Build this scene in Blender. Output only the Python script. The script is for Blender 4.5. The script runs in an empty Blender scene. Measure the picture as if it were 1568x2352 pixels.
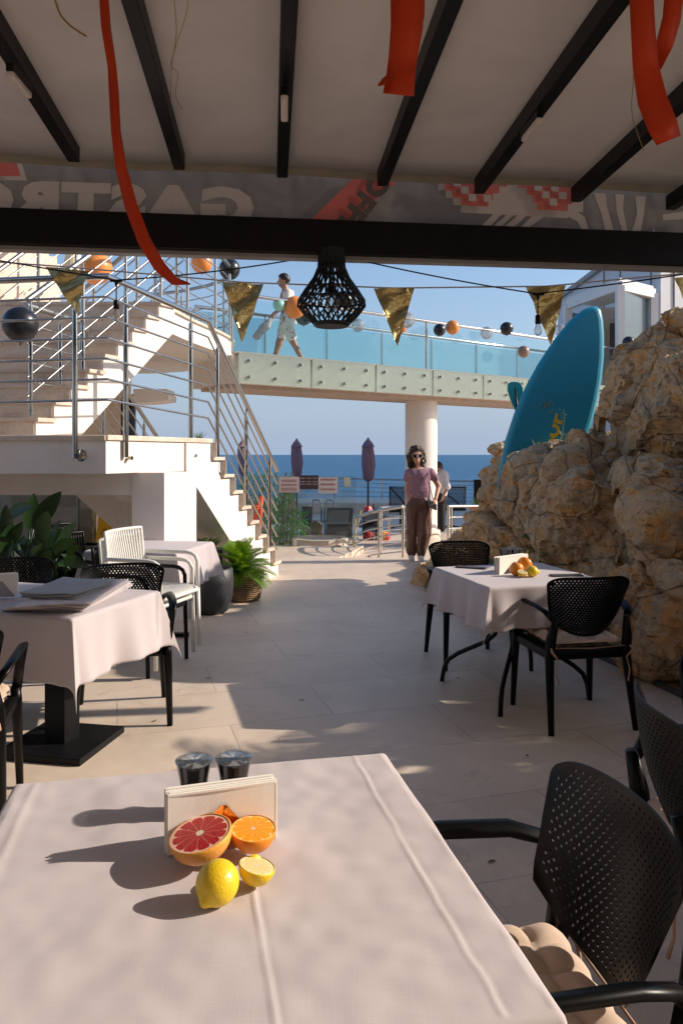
import bpy, math, random
import numpy as np
from mathutils import Vector, Matrix, noise
random.seed(7)
scene = bpy.context.scene
# ---------------------------------------------------------------- camera, light, exposure
F = 1740.0; HZ = 1044.0; CX = 784.0; EYE = 1.5
cd = bpy.data.cameras.new("camera"); cam = bpy.data.objects.new("camera", cd); scene.collection.objects.link(cam)
cam.location = (0, 0, EYE); cam.rotation_euler = (math.radians(90), 0, 0)
cd.sensor_fit = 'HORIZONTAL'; cd.sensor_width = 24; cd.lens = F/1568*24
cd.shift_y = -132/1568; cd.clip_start = 0.05; cd.clip_end = 90000
scene.camera = cam
SUN_EL = math.radians(28.5); SUN_AZ = math.radians(5)      # azimuth measured from +x towards +y
world = bpy.data.worlds.new("World"); scene.world = world; world.use_nodes = True
wt = world.node_tree
sky = wt.nodes.new('ShaderNodeTexSky'); sky.sky_type = 'NISHITA'; sky.sun_disc = False
sky.sun_elevation = SUN_EL; sky.sun_rotation = math.radians(90) - SUN_AZ
sky.air_density = 1.0; sky.dust_density = 1.2; sky.ozone_density = 2.0; sky.altitude = 20
_g = wt.nodes.new('ShaderNodeTexCoord'); _s = wt.nodes.new('ShaderNodeSeparateXYZ'); wt.links.new(_g.outputs['Generated'], _s.inputs[0])
_r = wt.nodes.new('ShaderNodeValToRGB'); wt.links.new(_s.outputs[2], _r.inputs[0])
_r.color_ramp.elements[0].position = 0.0; _r.color_ramp.elements[0].color = (1, 1, 1, 1); _r.color_ramp.elements[1].position = 0.32; _r.color_ramp.elements[1].color = (0, 0, 0, 1)
_m = wt.nodes.new('ShaderNodeMix'); _m.data_type = 'RGBA'; _m.inputs[7].default_value = (2.15, 2.7, 3.6, 1)      # pale sea haze low in the sky
_h = wt.nodes.new('ShaderNodeHueSaturation'); _h.inputs['Saturation'].default_value = 1.12; wt.links.new(sky.outputs[0], _h.inputs['Color'])
wt.links.new(_r.outputs[0], _m.inputs[0]); wt.links.new(_h.outputs[0], _m.inputs[6])
wt.links.new(_m.outputs[2], wt.nodes['Background'].inputs[0]); wt.nodes['Background'].inputs[1].default_value = 0.12
sd = bpy.data.lights.new("sun", 'SUN'); sun = bpy.data.objects.new("sun", sd); scene.collection.objects.link(sun)
sd.energy = 3.7; sd.angle = math.radians(0.55); sd.color = (1.0, 0.89, 0.76)
SV = Vector((math.cos(SUN_EL)*math.cos(SUN_AZ), math.cos(SUN_EL)*math.sin(SUN_AZ), math.sin(SUN_EL)))
sun.rotation_euler = SV.to_track_quat('Z', 'Y').to_euler()
scene.view_settings.view_transform = 'Standard'; scene.view_settings.look = 'None'
scene.view_settings.exposure = 0.6; scene.view_settings.gamma = 1.0
# ---------------------------------------------------------------- helpers
def P(u, v, y):
    return Vector(((u-CX)/F*y, y, EYE-(v-HZ)/F*y))
def G(u, v, z=0.0):
    y = (EYE-z)*F/(v-HZ)
    return Vector(((u-CX)/F*y, y, z))
def V(*a): return Vector(a)
def rootloc(o):
    L = Vector((0, 0, 0))
    while o is not None:
        L = L+o.location; o = o.parent
    return L
def tag(o, label=None, cat=None, group=None, kind=None):
    if label: o['label'] = label
    if cat: o['category'] = cat
    if group: o['group'] = group
    if kind: o['kind'] = kind
    return o
def thing(name, label, cat, loc=(0, 0, 0), rz=0.0, group=None):
    o = bpy.data.objects.new(name, None); scene.collection.objects.link(o)
    o.location = loc; o.rotation_euler = (0, 0, rz); o.empty_display_size = 0.1
    return tag(o, label, cat, group)
def copy_tree(o, parent=None):
    c = o.copy(); scene.collection.objects.link(c); c.parent = parent
    for ch in list(o.children): copy_tree(ch, c)
    return c
def place_copy(o, loc, rz, label=None, group=None):
    c = copy_tree(o); c.location = loc; c.rotation_euler = (0, 0, rz)
    if label: c['label'] = label
    if group: c['group'] = group
    return c
class MB:
    def __init__(s): s.v = []; s.f = []
    def add(s, vs, fs):
        n = len(s.v); s.v += [tuple(p) for p in vs]; s.f += [tuple(i+n for i in f) for f in fs]; return s
    def box(s, c, d, rz=0.0, rot=None):
        hx, hy, hz = d[0]/2, d[1]/2, d[2]/2
        R = rot if rot is not None else Matrix.Rotation(rz, 3, 'Z')
        c = Vector(c)
        vs = [c+R@Vector((x*hx, y*hy, z*hz)) for x in (-1, 1) for y in (-1, 1) for z in (-1, 1)]
        return s.add(vs, [(0, 1, 3, 2), (4, 6, 7, 5), (0, 4, 5, 1), (2, 3, 7, 6), (0, 2, 6, 4), (1, 5, 7, 3)])
    def bar(s, a, b, w, h, up=(0, 0, 1)):
        a = Vector(a); b = Vector(b); d = b-a; L = d.length; d.normalize()
        u = Vector(up); sx = d.cross(u)
        if sx.length < 1e-4: sx = d.cross(Vector((1, 0, 0)))
        sx.normalize(); uz = sx.cross(d)
        R = Matrix((sx, d, uz)).transposed()
        return s.box((a+b)/2, (w, L, h), rot=R)
    def tube(s, pts, r, n=10, caps=True, sq=None, closed=False):
        pts = [Vector(p) for p in pts]; m = len(pts)
        rr = r if isinstance(r, (list, tuple)) else [r]*m
        T = []
        for i in range(m):
            if closed: t = (pts[(i+1) % m]-pts[i-1])
            elif i == 0: t = pts[1]-pts[0]
            elif i == m-1: t = pts[-1]-pts[-2]
            else: t = (pts[i+1]-pts[i]).normalized()+(pts[i]-pts[i-1]).normalized()
            if t.length < 1e-9: t = Vector((0, 0, 1))
            T.append(t.normalized())
        a = Vector((0, 0, 1)) if abs(T[0].z) < 0.9 else Vector((1, 0, 0))
        N = (a-T[0]*a.dot(T[0])).normalized(); vs = []
        for i in range(m):
            N = N-T[i]*N.dot(T[i])
            if N.length < 1e-6: N = T[i].orthogonal()
            N.normalize(); B = T[i].cross(N)
            for k in range(n):
                an = 2*math.pi*(k+(0.5 if n == 4 else 0))/n
                e = rr[i]
                if sq: vs.append(pts[i]+N*(math.cos(an)*e*sq[0])+B*(math.sin(an)*e*sq[1]))
                else: vs.append(pts[i]+N*(math.cos(an)*e)+B*(math.sin(an)*e))
        fs = []
        for i in range(m if closed else m-1):
            for k in range(n):
                fs.append((i*n+k, i*n+(k+1) % n, ((i+1) % m)*n+(k+1) % n, ((i+1) % m)*n+k))
        if caps and not closed:
            fs.append(tuple(range(n-1, -1, -1))); fs.append(tuple((m-1)*n+k for k in range(n)))
        return s.add(vs, fs)
    def lathe(s, prof, c=(0, 0, 0), n=24, sx=1.0, sy=1.0, R=None):
        c = Vector(c); vs = []
        for (r, z) in prof:
            for k in range(n):
                a = 2*math.pi*k/n; p = Vector((r*math.cos(a)*sx, r*math.sin(a)*sy, z))
                vs.append(c+(R@p if R is not None else p))
        fs = []
        for i in range(len(prof)-1):
            for k in range(n):
                fs.append((i*n+k, i*n+(k+1) % n, (i+1)*n+(k+1) % n, (i+1)*n+k))
        if prof[0][0] > 1e-6: fs.append(tuple(range(n-1, -1, -1)))
        if prof[-1][0] > 1e-6: fs.append(tuple((len(prof)-1)*n+k for k in range(n)))
        return s.add(vs, fs)
    def grid(s, fn, nu, nv):
        vs = [fn(i/nu, j/nv) for j in range(nv+1) for i in range(nu+1)]
        fs = [(j*(nu+1)+i, j*(nu+1)+i+1, (j+1)*(nu+1)+i+1, (j+1)*(nu+1)+i) for j in range(nv) for i in range(nu)]
        return s.add(vs, fs)
    def prism(s, poly, off):
        """polygon (3-D points) extruded by vector off"""
        n = len(poly); off = Vector(off); poly = [Vector(p) for p in poly]
        vs = poly+[p+off for p in poly]
        fs = [tuple(range(n-1, -1, -1)), tuple(range(n, 2*n))]+[(i, (i+1) % n, n+(i+1) % n, n+i) for i in range(n)]
        return s.add(vs, fs)
    def build(s, name, m, parent=None, smooth=False, world=True, bevel=0.0, solid=0.0, sub=0, auto=None, origin=None, offset=0):
        me = bpy.data.meshes.new(name)
        if parent is not None:
            L = rootloc(parent) if world else Vector((0, 0, 0))
            oloc = Vector((0, 0, 0))
        else:
            if not world or not s.v: oloc = Vector((0, 0, 0))
            else:
                A = np.array(s.v); oloc = Vector(((A[:, 0].min()+A[:, 0].max())/2, (A[:, 1].min()+A[:, 1].max())/2, A[:, 2].min()))
            L = oloc
        me.from_pydata([(p[0]-L.x, p[1]-L.y, p[2]-L.z) for p in s.v], [], s.f)
        me.validate(); me.update()
        import bmesh
        bm = bmesh.new(); bm.from_mesh(me); bmesh.ops.recalc_face_normals(bm, faces=bm.faces); bm.to_mesh(me); bm.free()
        o = bpy.data.objects.new(name, me); scene.collection.objects.link(o); o.location = oloc
        if parent is not None: o.parent = parent
        if m is not None: me.materials.append(m)
        if smooth or auto:
            me.polygons.foreach_set('use_smooth', [True]*len(me.polygons))
            if auto:
                try: me.set_sharp_from_angle(angle=math.radians(auto))
                except Exception: pass
        if bevel:
            b = o.modifiers.new('bevel', 'BEVEL'); b.width = bevel; b.segments = 2; b.limit_method = 'ANGLE'; b.angle_limit = math.radians(40)
        if solid:
            b = o.modifiers.new('solid', 'SOLIDIFY'); b.thickness = solid; b.offset = offset
        if sub:
            b = o.modifiers.new('sub', 'SUBSURF'); b.levels = sub; b.render_levels = sub
        return o
def npmesh(name, verts, faces, m, parent=None, smooth=True, world=True):
    """mesh from numpy arrays (n,3) and quads (k,4)"""
    me = bpy.data.meshes.new(name)
    verts = np.asarray(verts, dtype=np.float64)
    if parent is not None:
        oloc = Vector((0, 0, 0)); L = rootloc(parent) if world else Vector((0, 0, 0))
    else:
        oloc = Vector((float(verts[:, 0].mean()), float(verts[:, 1].mean()), float(verts[:, 2].min()))); L = oloc
    verts = verts-np.array(L)
    me.from_pydata(verts.tolist(), [], faces.tolist()); me.update()
    o = bpy.data.objects.new(name, me); scene.collection.objects.link(o); o.location = oloc
    if parent is not None: o.parent = parent
    me.materials.append(m)
    if smooth: me.polygons.foreach_set('use_smooth', [True]*len(me.polygons))
    return o
# ---- implicit surfaces (numpy surface nets)
def surface_nets(Fv, org, h):
    nx, ny, nz = Fv.shape; ins = Fv < 0
    acc = np.zeros((nx-1, ny-1, nz-1), dtype=np.int8)
    for dx in (0, 1):
        for dy in (0, 1):
            for dz in (0, 1):
                acc += ins[dx:nx-1+dx, dy:ny-1+dy, dz:nz-1+dz].astype(np.int8)
    act = (acc > 0) & (acc < 8)
    I, J, K = np.nonzero(act); idx = -np.ones(act.shape, dtype=np.int64); idx[I, J, K] = np.arange(len(I))
    ps = np.zeros((len(I), 3)); cn = np.zeros(len(I))
    C = [(a, b, c) for a in (0, 1) for b in (0, 1) for c in (0, 1)]
    for a in C:
        for ax in range(3):
            if a[ax] == 1: continue
            b = list(a); b[ax] = 1
            fa = Fv[I+a[0], J+a[1], K+a[2]]; fb = Fv[I+b[0], J+b[1], K+b[2]]
            m = (fa < 0) != (fb < 0); t = np.where(m, fa/(fa-fb+1e-12), 0)
            q = np.array(a, dtype=float)[None, :].repeat(len(I), 0); q[:, ax] += t
            ps[m] += q[m]; cn[m] += 1
    ps /= np.maximum(cn, 1)[:, None]
    verts = (np.stack([I, J, K], 1)+ps)*h+np.array(org)
    faces = []
    sh = [(1, 2), (2, 0), (0, 1)]
    for ax in range(3):
        sl0 = [slice(None)]*3; sl1 = [slice(None)]*3
        sl0[ax] = slice(0, -1); sl1[ax] = slice(1, None)
        a = ins[tuple(sl0)]; b = ins[tuple(sl1)]
        for sgn in (0, 1):
            m = (a & ~b) if sgn == 0 else (~a & b)
            E = np.stack(np.nonzero(m), 1)
            u, w = sh[ax]
            ok = (E[:, u] > 0) & (E[:, w] > 0) & (E[:, u] < Fv.shape[u]-1) & (E[:, w] < Fv.shape[w]-1)
            E = E[ok]
            q = []
            for (du, dw) in ((-1, -1), (0, -1), (0, 0), (-1, 0)):
                e = E.copy(); e[:, u] += du; e[:, w] += dw; q.append(idx[e[:, 0], e[:, 1], e[:, 2]])
            q = np.stack(q, 1)
            if sgn == 1: q = q[:, ::-1]
            faces.append(q)
    return verts, np.concatenate(faces, 0)
def sdf_mesh(fn, lo, hi, h):
    xs = [np.arange(lo[i], hi[i]+h, h) for i in range(3)]
    X, Y, Z = np.meshgrid(*xs, indexing='ij')
    return surface_nets(fn(X, Y, Z), lo, h)
def smin(a, b, k): 
    hh = np.clip(0.5+0.5*(b-a)/k, 0, 1); return b*(1-hh)+a*hh-k*hh*(1-hh)
def cap(X, Y, Z, a, b, ra, rb, sx=1.0, sy=1.0):
    """tapered capsule; sx, sy flatten across x / y"""
    a = np.array(a, float); b = np.array(b, float); d = b-a; L2 = (d*d).sum()+1e-12
    px, py, pz = X-a[0], Y-a[1], Z-a[2]
    t = np.clip((px*d[0]+py*d[1]+pz*d[2])/L2, 0, 1)
    return np.sqrt(((px-t*d[0])/sx)**2+((py-t*d[1])/sy)**2+(pz-t*d[2])**2)-(ra+(rb-ra)*t)
def nhash(ix, iy, iz, sd):
    n = (ix.astype(np.int64)*374761393+iy.astype(np.int64)*668265263+iz.astype(np.int64)*2147483647+sd*974634777) & 0xffffffff
    n = ((n ^ (n >> 13))*1274126177) & 0xffffffff
    n = (n ^ (n >> 16)); n = (n*2246822519) & 0xffffffff; n = n ^ (n >> 15)
    return (n & 0xffffff)/float(0xffffff)
def vnoise(X, Y, Z, sd=0):
    ix, iy, iz = np.floor(X), np.floor(Y), np.floor(Z); fx, fy, fz = X-ix, Y-iy, Z-iz
    fx = fx*fx*(3-2*fx); fy = fy*fy*(3-2*fy); fz = fz*fz*(3-2*fz)
    ix = ix.astype(np.int64); iy = iy.astype(np.int64); iz = iz.astype(np.int64); r = 0
    for a in (0, 1):
        for b in (0, 1):
            for c in (0, 1):
                r = r+nhash(ix+a, iy+b, iz+c, sd)*(fx if a else 1-fx)*(fy if b else 1-fy)*(fz if c else 1-fz)
    return r*2-1
# ---------------------------------------------------------------- materials
def srgb(r, g, b):
    f = lambda c: (c/255/12.92) if c/255 <= 0.04045 else ((c/255+0.055)/1.055)**2.4
    return (f(r), f(g), f(b))
MC = {}
class N:
    def __init__(s, name):
        s.m = bpy.data.materials.new(name); s.m.use_nodes = True; s.t = s.m.node_tree
        s.b = s.t.nodes['Principled BSDF']; s.out = s.t.nodes['Material Output']
    def node(s, t, **k):
        n = s.t.nodes.new(t)
        for a, b in k.items(): setattr(n, a, b)
        return n
    def link(s, a, b): s.t.links.new(a, b)
    def coord(s, kind='Object', scale=(1, 1, 1), rot=(0, 0, 0)):
        tc = s.node('ShaderNodeTexCoord'); mp = s.node('ShaderNodeMapping')
        mp.inputs['Scale'].default_value = scale; mp.inputs['Rotation'].default_value = rot
        s.link(tc.outputs[kind], mp.inputs[0]); return mp.outputs[0]
    def noise(s, vec, scale, detail=4, rough=0.55, dist=0.0):
        n = s.node('ShaderNodeTexNoise'); n.inputs['Scale'].default_value = scale; n.inputs['Detail'].default_value = detail
        n.inputs['Roughness'].default_value = rough; n.inputs['Distortion'].default_value = dist
        s.link(vec, n.inputs['Vector']); return n.outputs[0]
    def ramp(s, fac, stops, interp='LINEAR'):
        r = s.node('ShaderNodeValToRGB'); e = r.color_ramp.elements; r.color_ramp.interpolation = interp
        while len(e) < len(stops): e.new(0.5)
        for k, (p, c) in enumerate(stops):
            e[k].position = p; e[k].color = (c[0], c[1], c[2], 1) if isinstance(c, (tuple, list)) else (c, c, c, 1)
        s.link(fac, r.inputs[0]); return r.outputs[0]
    def mix(s, fac, a, b, blend='MIX'):
        n = s.node('ShaderNodeMix', data_type='RGBA', blend_type=blend)
        if isinstance(fac, (int, float)): n.inputs[0].default_value = fac
        else: s.link(fac, n.inputs[0])
        for i, x in ((6, a), (7, b)):
            if isinstance(x, (tuple, list)): n.inputs[i].default_value = (x[0], x[1], x[2], 1)
            else: s.link(x, n.inputs[i])
        return n.outputs[2]
    def math(s, op, a, b=None):
        n = s.node('ShaderNodeMath', operation=op)
        for i, x in ((0, a), (1, b)):
            if x is None: continue
            if isinstance(x, (int, float)): n.inputs[i].default_value = x
            else: s.link(x, n.inputs[i])
        return n.outputs[0]
    def base(s, c):
        if isinstance(c, (tuple, list)): s.b.inputs['Base Color'].default_value = (c[0], c[1], c[2], 1)
        else: s.link(c, s.b.inputs['Base Color'])
    def set(s, **k):
        nm = dict(rough='Roughness', metal='Metallic', spec='Specular IOR Level', trans='Transmission Weight', ior='IOR', alpha='Alpha', coat='Coat Weight', sss='Subsurface Weight', sheen='Sheen Weight')
        for a, b in k.items():
            if isinstance(b, (int, float)): s.b.inputs[nm[a]].default_value = b
            else: s.link(b, s.b.inputs[nm[a]])
        return s
    def bump(s, h, strength=0.3, dist=0.01, prev=None):
        n = s.node('ShaderNodeBump'); n.inputs['Strength'].default_value = strength; n.inputs['Distance'].default_value = dist
        s.link(h, n.inputs['Height'])
        if prev is not None: s.link(prev, n.inputs['Normal'])
        s.link(n.outputs[0], s.b.inputs['Normal']); return n.outputs[0]
def simple(name, col, rough=0.5, metal=0.0, var=0.12, scale=6.0, bump=0.0, bscale=60, bdist=0.003, spec=0.5, **k):
    if name in MC: return MC[name]
    n = N(name); vec = n.coord()
    f = n.noise(vec, scale, 5)
    a = tuple(c*(1-var) for c in col); b = tuple(min(1, c*(1+var)) for c in col)
    n.base(n.ramp(f, [(0.3, a), (0.7, b)])); n.set(rough=rough, metal=metal, spec=spec, **k)
    if bump: n.bump(n.noise(vec, bscale, 4), bump, bdist)
    MC[name] = n.m; return n.m
def glassy(name, tint, gloss=0.08, diff=0.0, dcol=(0.6, 0.7, 0.7), rough=0.02, lwk=0.7):
    if name in MC: return MC[name]
    n = N(name); n.t.nodes.remove(n.b)
    tr = n.node('ShaderNodeBsdfTransparent'); tr.inputs[0].default_value = (*tint, 1)
    gl = n.node('ShaderNodeBsdfGlossy'); gl.inputs['Roughness'].default_value = rough
    df = n.node('ShaderNodeBsdfDiffuse'); df.inputs[0].default_value = (*dcol, 1)
    lw = n.node('ShaderNodeLayerWeight'); lw.inputs[0].default_value = 0.35
    f = n.math('ADD', n.math('MULTIPLY', lw.outputs[0], lwk), gloss)
    m1 = n.node('ShaderNodeMixShader'); m1.inputs[0].default_value = diff
    n.link(tr.outputs[0], m1.inputs[1]); n.link(df.outputs[0], m1.inputs[2])
    m2 = n.node('ShaderNodeMixShader'); n.link(f, m2.inputs[0]); n.link(m1.outputs[0], m2.inputs[1]); n.link(gl.outputs[0], m2.inputs[2])
    n.link(m2.outputs[0], n.out.inputs[0]); MC[name] = n.m; return n.m
def m_steel():
    if 'steel' in MC: return MC['steel']
    n = N('steel'); n.base((0.50, 0.485, 0.46)); n.set(metal=1.0)
    f = n.noise(n.coord(scale=(4, 4, 4)), 5, 3); n.set(rough=n.ramp(f, [(0.3, 0.04), (0.8, 0.13)]))
    MC['steel'] = n.m; return n.m
STEEL = m_steel()
BAR = None
def m_plaster():
    n = N('plaster'); v = n.coord()
    big = n.noise(v, 1.2, 5, 0.6); st = n.noise(n.coord(scale=(6, 6, 0.7)), 3, 5, 0.6)
    c = n.ramp(big, [(0.3, (0.75, 0.68, 0.61)), (0.75, (0.85, 0.79, 0.73))])
    dirt = n.ramp(st, [(0.58, 0.0), (0.82, 0.32)])
    n.base(n.mix(dirt, c, (0.50, 0.42, 0.33))); n.set(rough=0.9, spec=0.2)
    n.bump(n.noise(v, 90, 3), 0.35, 0.004); return n.m
PLASTER = m_plaster()
def m_stone():
    n = N('travertine'); v = n.coord(scale=(1, 1, 1))
    a = n.noise(n.coord(scale=(1, 1, 3)), 4, 6, 0.6); b = n.noise(v, 30, 4)
    c = n.ramp(a, [(0.3, (0.54, 0.40, 0.30)), (0.5, (0.66, 0.53, 0.42)), (0.75, (0.74, 0.64, 0.54))])
    n.base(n.mix(0.25, c, n.ramp(b, [(0.35, (0.45, 0.35, 0.27)), (0.7, (0.75, 0.68, 0.6))]))); n.set(rough=0.6, spec=0.35)
    n.bump(b, 0.2, 0.002); return n.m
STONE = m_stone()
BLACKMETAL = simple('black_painted_metal', (0.006, 0.006, 0.007), 0.45, 0.0, 0.2, 8, spec=0.2)
BLACKPL = simple('black_plastic', (0.0016, 0.0016, 0.0018), 0.36, 0.0, 0.15, 12, spec=0.2)
WHITEPL = simple('white_plastic', (0.72, 0.70, 0.65), 0.4, 0.0, 0.04, 8)
# ================================================================ setting: floor, lower terrace, sea
def m_floor(name, rot, w=0.6, dark=1.0):
    n = N(name); v = n.coord('Object', rot=(0, 0, rot))
    br = n.node('ShaderNodeTexBrick'); n.link(v, br.inputs['Vector'])
    br.offset = 0.5; br.inputs['Scale'].default_value = 1.0; br.inputs['Mortar Size'].default_value = 0.0035
    br.inputs['Brick Width'].default_value = w*2; br.inputs['Row Height'].default_value = w; br.inputs['Mortar Smooth'].default_value = 0.3
    br.inputs['Color1'].default_value = (0.66*dark, 0.51*dark, 0.385*dark, 1); br.inputs['Color2'].default_value = (0.75*dark, 0.60*dark, 0.46*dark, 1)
    br.inputs['Mortar'].default_value = (0.34, 0.26, 0.19, 1)
    big = n.noise(v, 1.1, 5, 0.6, 0.6); mid = n.noise(v, 7, 6, 0.65, 0.4); fine = n.noise(v, 120, 3)
    c = n.mix(n.ramp(big, [(0.38, 0.0), (0.68, 0.62)]), br.outputs[0], (0.48*dark, 0.375*dark, 0.285*dark))
    c = n.mix(n.ramp(mid, [(0.46, 0.0), (0.68, 0.5)]), c, (0.74*dark, 0.62*dark, 0.50*dark))
    sp = n.node('ShaderNodeTexVoronoi'); sp.inputs['Scale'].default_value = 1.7; n.link(v, sp.inputs['Vector'])
    c = n.mix(n.ramp(sp.outputs[0], [(0.012, 0.75), (0.02, 0.0)]), c, (0.10, 0.06, 0.04))
    c = n.mix(n.ramp(n.noise(v, 2.3, 8, 0.8, 1.5), [(0.56, 0.0), (0.70, 0.5)]), c, (0.27*dark, 0.20*dark, 0.145*dark))
    c = n.mix(0.12, c, n.ramp(fine, [(0.3, 0.1), (0.7, 0.7)])); n.base(c)
    n.set(rough=n.ramp(mid, [(0.3, 0.38), (0.7, 0.6)]), spec=0.35)
    hgt = n.math('ADD', n.math('MULTIPLY', br.outputs[1], -1.0), n.math('MULTIPLY', fine, 0.25))
    n.bump(hgt, 0.35, 0.003); return n.m
TROT = math.radians(-16.5)
f = MB(); LZ = -0.10
# upper floor polygon (z=0) with the step down at y=11.05 for x>-0.04
up = [(-30, -8), (30, -8), (30, 11.02), (-0.04, 11.02), (0.36, 12.43), (-0.95, 12.43), (-30, 12.43)]
f.prism([V(x, y, 0) for x, y in up], (0, 0, -0.35))
tag(f.build('floor', m_floor('floor_tiles', TROT), world=False), kind='structure')
f = MB(); f.prism([V(x, y, LZ-0.002) for x, y in [(-30, 10), (30, 10), (30, 24.1), (-30, 24.1)]], (0, 0, -3))
tag(f.build('lower_terrace', m_floor('terrace_tiles', math.radians(-45), 0.4, 1.05), world=False), kind='structure')
def m_sea():
    n = N('sea_water'); v = n.coord('Object', scale=(0.35, 1.0, 1.0))
    a = n.noise(v, 0.05, 6, 0.6, 0.5); w = n.noise(v, 0.6, 6, 0.65); w2 = n.noise(n.coord('Object', scale=(0.012, 0.07, 1)), 1.0, 7, 0.68, 0.4)
    n.base(n.ramp(w2, [(0.35, (0.020, 0.085, 0.185)), (0.65, (0.05, 0.15, 0.27))])); n.set(rough=0.45, spec=0.22)
    h = n.math('ADD', n.math('MULTIPLY', a, 2.2), w)
    n.bump(h, 0.9, 1.2); return n.m
f = MB(); f.add([(-60000, 20, -14), (60000, 20, -14), (60000, 60000, -14), (-60000, 60000, -14)], [(0, 1, 2, 3)])
tag(f.build('sea', m_sea(), world=False), kind='structure')
# land beneath and behind, so that other viewpoints keep a ground
f = MB(); f.add([(-400, -400, -14.05), (400, -400, -14.05), (400, 26, -14.05), (-400, 26, -14.05)], [(0, 1, 2, 3)])
tag(f.build('ground', simple('earth', (0.22, 0.18, 0.13), 0.95), world=False), kind='structure')
# unseen wall behind the camera, added and raised to cut sky light
t = thing('sky_shade_wall', 'unseen tall cream wall with dark windows, added behind the camera to cut sky light', 'wall', (0, -3.6, 0))
w = MB(); w.box((-2, -3.85, 6), (30, 0.5, 12.0)); w.build('wall', PLASTER, t)
w = MB()
for x in (-8, -5, -2, 1, 4, 7):
    for z in (1.15, 4.4, 7.3): w.box((x, -3.57, z), (1.7, 0.06, 2.1))
w.build('window', glassy('dark_window', (0.1, 0.12, 0.13), 0.1, 0.5, (0.03, 0.03, 0.03)), t)
# ================================================================ stairs, platform, footbridge, buildings
C0 = V(-1.934, 6.22, 0); E0 = V(-1.336, 7.78, 0); S0 = V(-0.79, 9.42, 0); LT = 1.66; LB = 1.343
st = thing('outdoor_staircase', 'white plastered staircase with stone coping landing on a square pillar', 'staircase', (-1.9, 6.3, 0))
m = MB(); m.prism([V(-7, 6.30, LB), V(C0.x, C0.y, LB), V(E0.x, E0.y, LB), V(E0.x-0.9, E0.y+0.30, LB), V(-3.2, 7.9, LB), V(-7, 7.9, LB)], (0, 0, LT-LB-0.045)); m.build('landing', PLASTER, st)
m = MB()
def coping(a, b, z, w=0.16, h=0.045, over=0.02):
    a = Vector(a); b = Vector(b); d = (b-a).normalized(); nrm = Vector((d.y, -d.x, 0))
    q = [a+nrm*over-d*0.0, b+nrm*over, b-nrm*w, a-nrm*w]
    m.prism([V(p.x, p.y, z-h) for p in q], (0, 0, h))
coping(V(-7, 6.30, 0), C0, LT); coping(C0, E0, LT+0.003); m.build('coping', STONE, st, bevel=0.006)
m = MB(); m.prism([V(-7, 6.44, LT-0.03), V(-2.05, 6.38, LT-0.03), V(-1.55, 7.75, LT-0.03), V(-7, 7.85, LT-0.03)], (0, 0, 0.025)); m.build('landing_floor', STONE, st)
# lower flight E0 -> S0
nst = 9; rise = LT/(nst+0.0); d = (S0-E0); dn = d.normalized(); nrm = V(-dn.y, dn.x, 0)     # to the left of travel
tread = d.length/(nst-1); W = 1.05
poly = [V(E0.x, E0.y, LT-0.05)]
for k in range(1, nst):
    q0 = E0+dn*tread*(k-1); q1 = E0+dn*tread*k
    poly += [V(q0.x, q0.y, LT-rise*k-0.035), V(q1.x, q1.y, LT-rise*k-0.035)]
q = S0; poly += [V(q.x, q.y, 0.0)]
# soffit diagonal from landing bottom to floor
so = S0-dn*0.62; poly += [V(so.x, so.y, 0.0), V((E0-dn*0.50).x, (E0-dn*0.50).y, LB), V((E0-dn*0.50).x, (E0-dn*0.50).y, LT-0.05)]
m = MB(); m.prism(poly, nrm*W); m.build('stringer', PLASTER, st)
for k in range(1, nst):
    q0 = E0+dn*(tread*(k-1)-0.0); q1 = E0+dn*(tread*k+0.025); z = LT-rise*k
    m = MB(); m.prism([q0-nrm*0.035+V(0, 0, z-0.034), q1-nrm*0.035+V(0, 0, z-0.034), q1+nrm*(W+0.01)+V(0, 0, z-0.034), q0+nrm*(W+0.01)+V(0, 0, z-0.034)], (0, 0, 0.034))
    m.bar(q0+dn*0.006-nrm*0.03+V(0, 0, z+0.002), q0+dn*0.006-nrm*0.03+V(0, 0, z+rise-0.036), 0.02, 0.05)
    m.build('tread', STONE, st)
# pillar (front face u303-377, right face to 405), recessed beam under the landing
px0 = P(303, 1100, 6.62); px1 = P(377, 1100, 6.62)
m = MB(); m.prism([V(px0.x, 6.62, 0), V(px1.x, 6.62, 0), V(px1.x+0.185, 7.12, 0), V(px0.x+0.185, 7.12, 0)], (0, 0, LB-0.002)); m.build('pillar', PLASTER, st)
m = MB(); m.prism([V(-7, 6.70, 1.145), V(px0.x-0.002, 6.63, 1.145), V(px0.x-0.002, 6.85, 1.145), V(-7, 6.92, 1.145)], (0, 0, LB-1.147)); m.build('beam', PLASTER, st)
# inner slanted wall of the flight behind
m = MB(); yy = 8.0
m.prism([P(168, 1120, yy), P(320, 1120, yy), P(320, 1350, yy), P(380, 1350, yy), P(172, 1136, yy)], (0, 0.12, 0))
m = MB(); m.prism([P(155, 1120, yy), P(330, 1120, yy), P(330, 1340, yy), P(318, 1268, yy)], (0.03, 0.25, 0)); m.build('rear_flight', PLASTER, st)
m = MB(); m.prism([P(395, 1075, 8.9), P(560, 1075, 8.9), P(620, 1335, 8.9), P(395, 1335, 8.9)], (0, 0.1, 0))
m = MB(); w0 = P(398, 1300, 8.4); m.prism([V(w0.x, 8.4, 0), V(w0.x, 8.4, LB), V(-1.45, 8.4, LB), V(-1.0, 9.35, 0.2), V(-1.0, 9.35, 0)], (-0.05, 0.03, 0)); m.build('spandrel', PLASTER, st)
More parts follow.
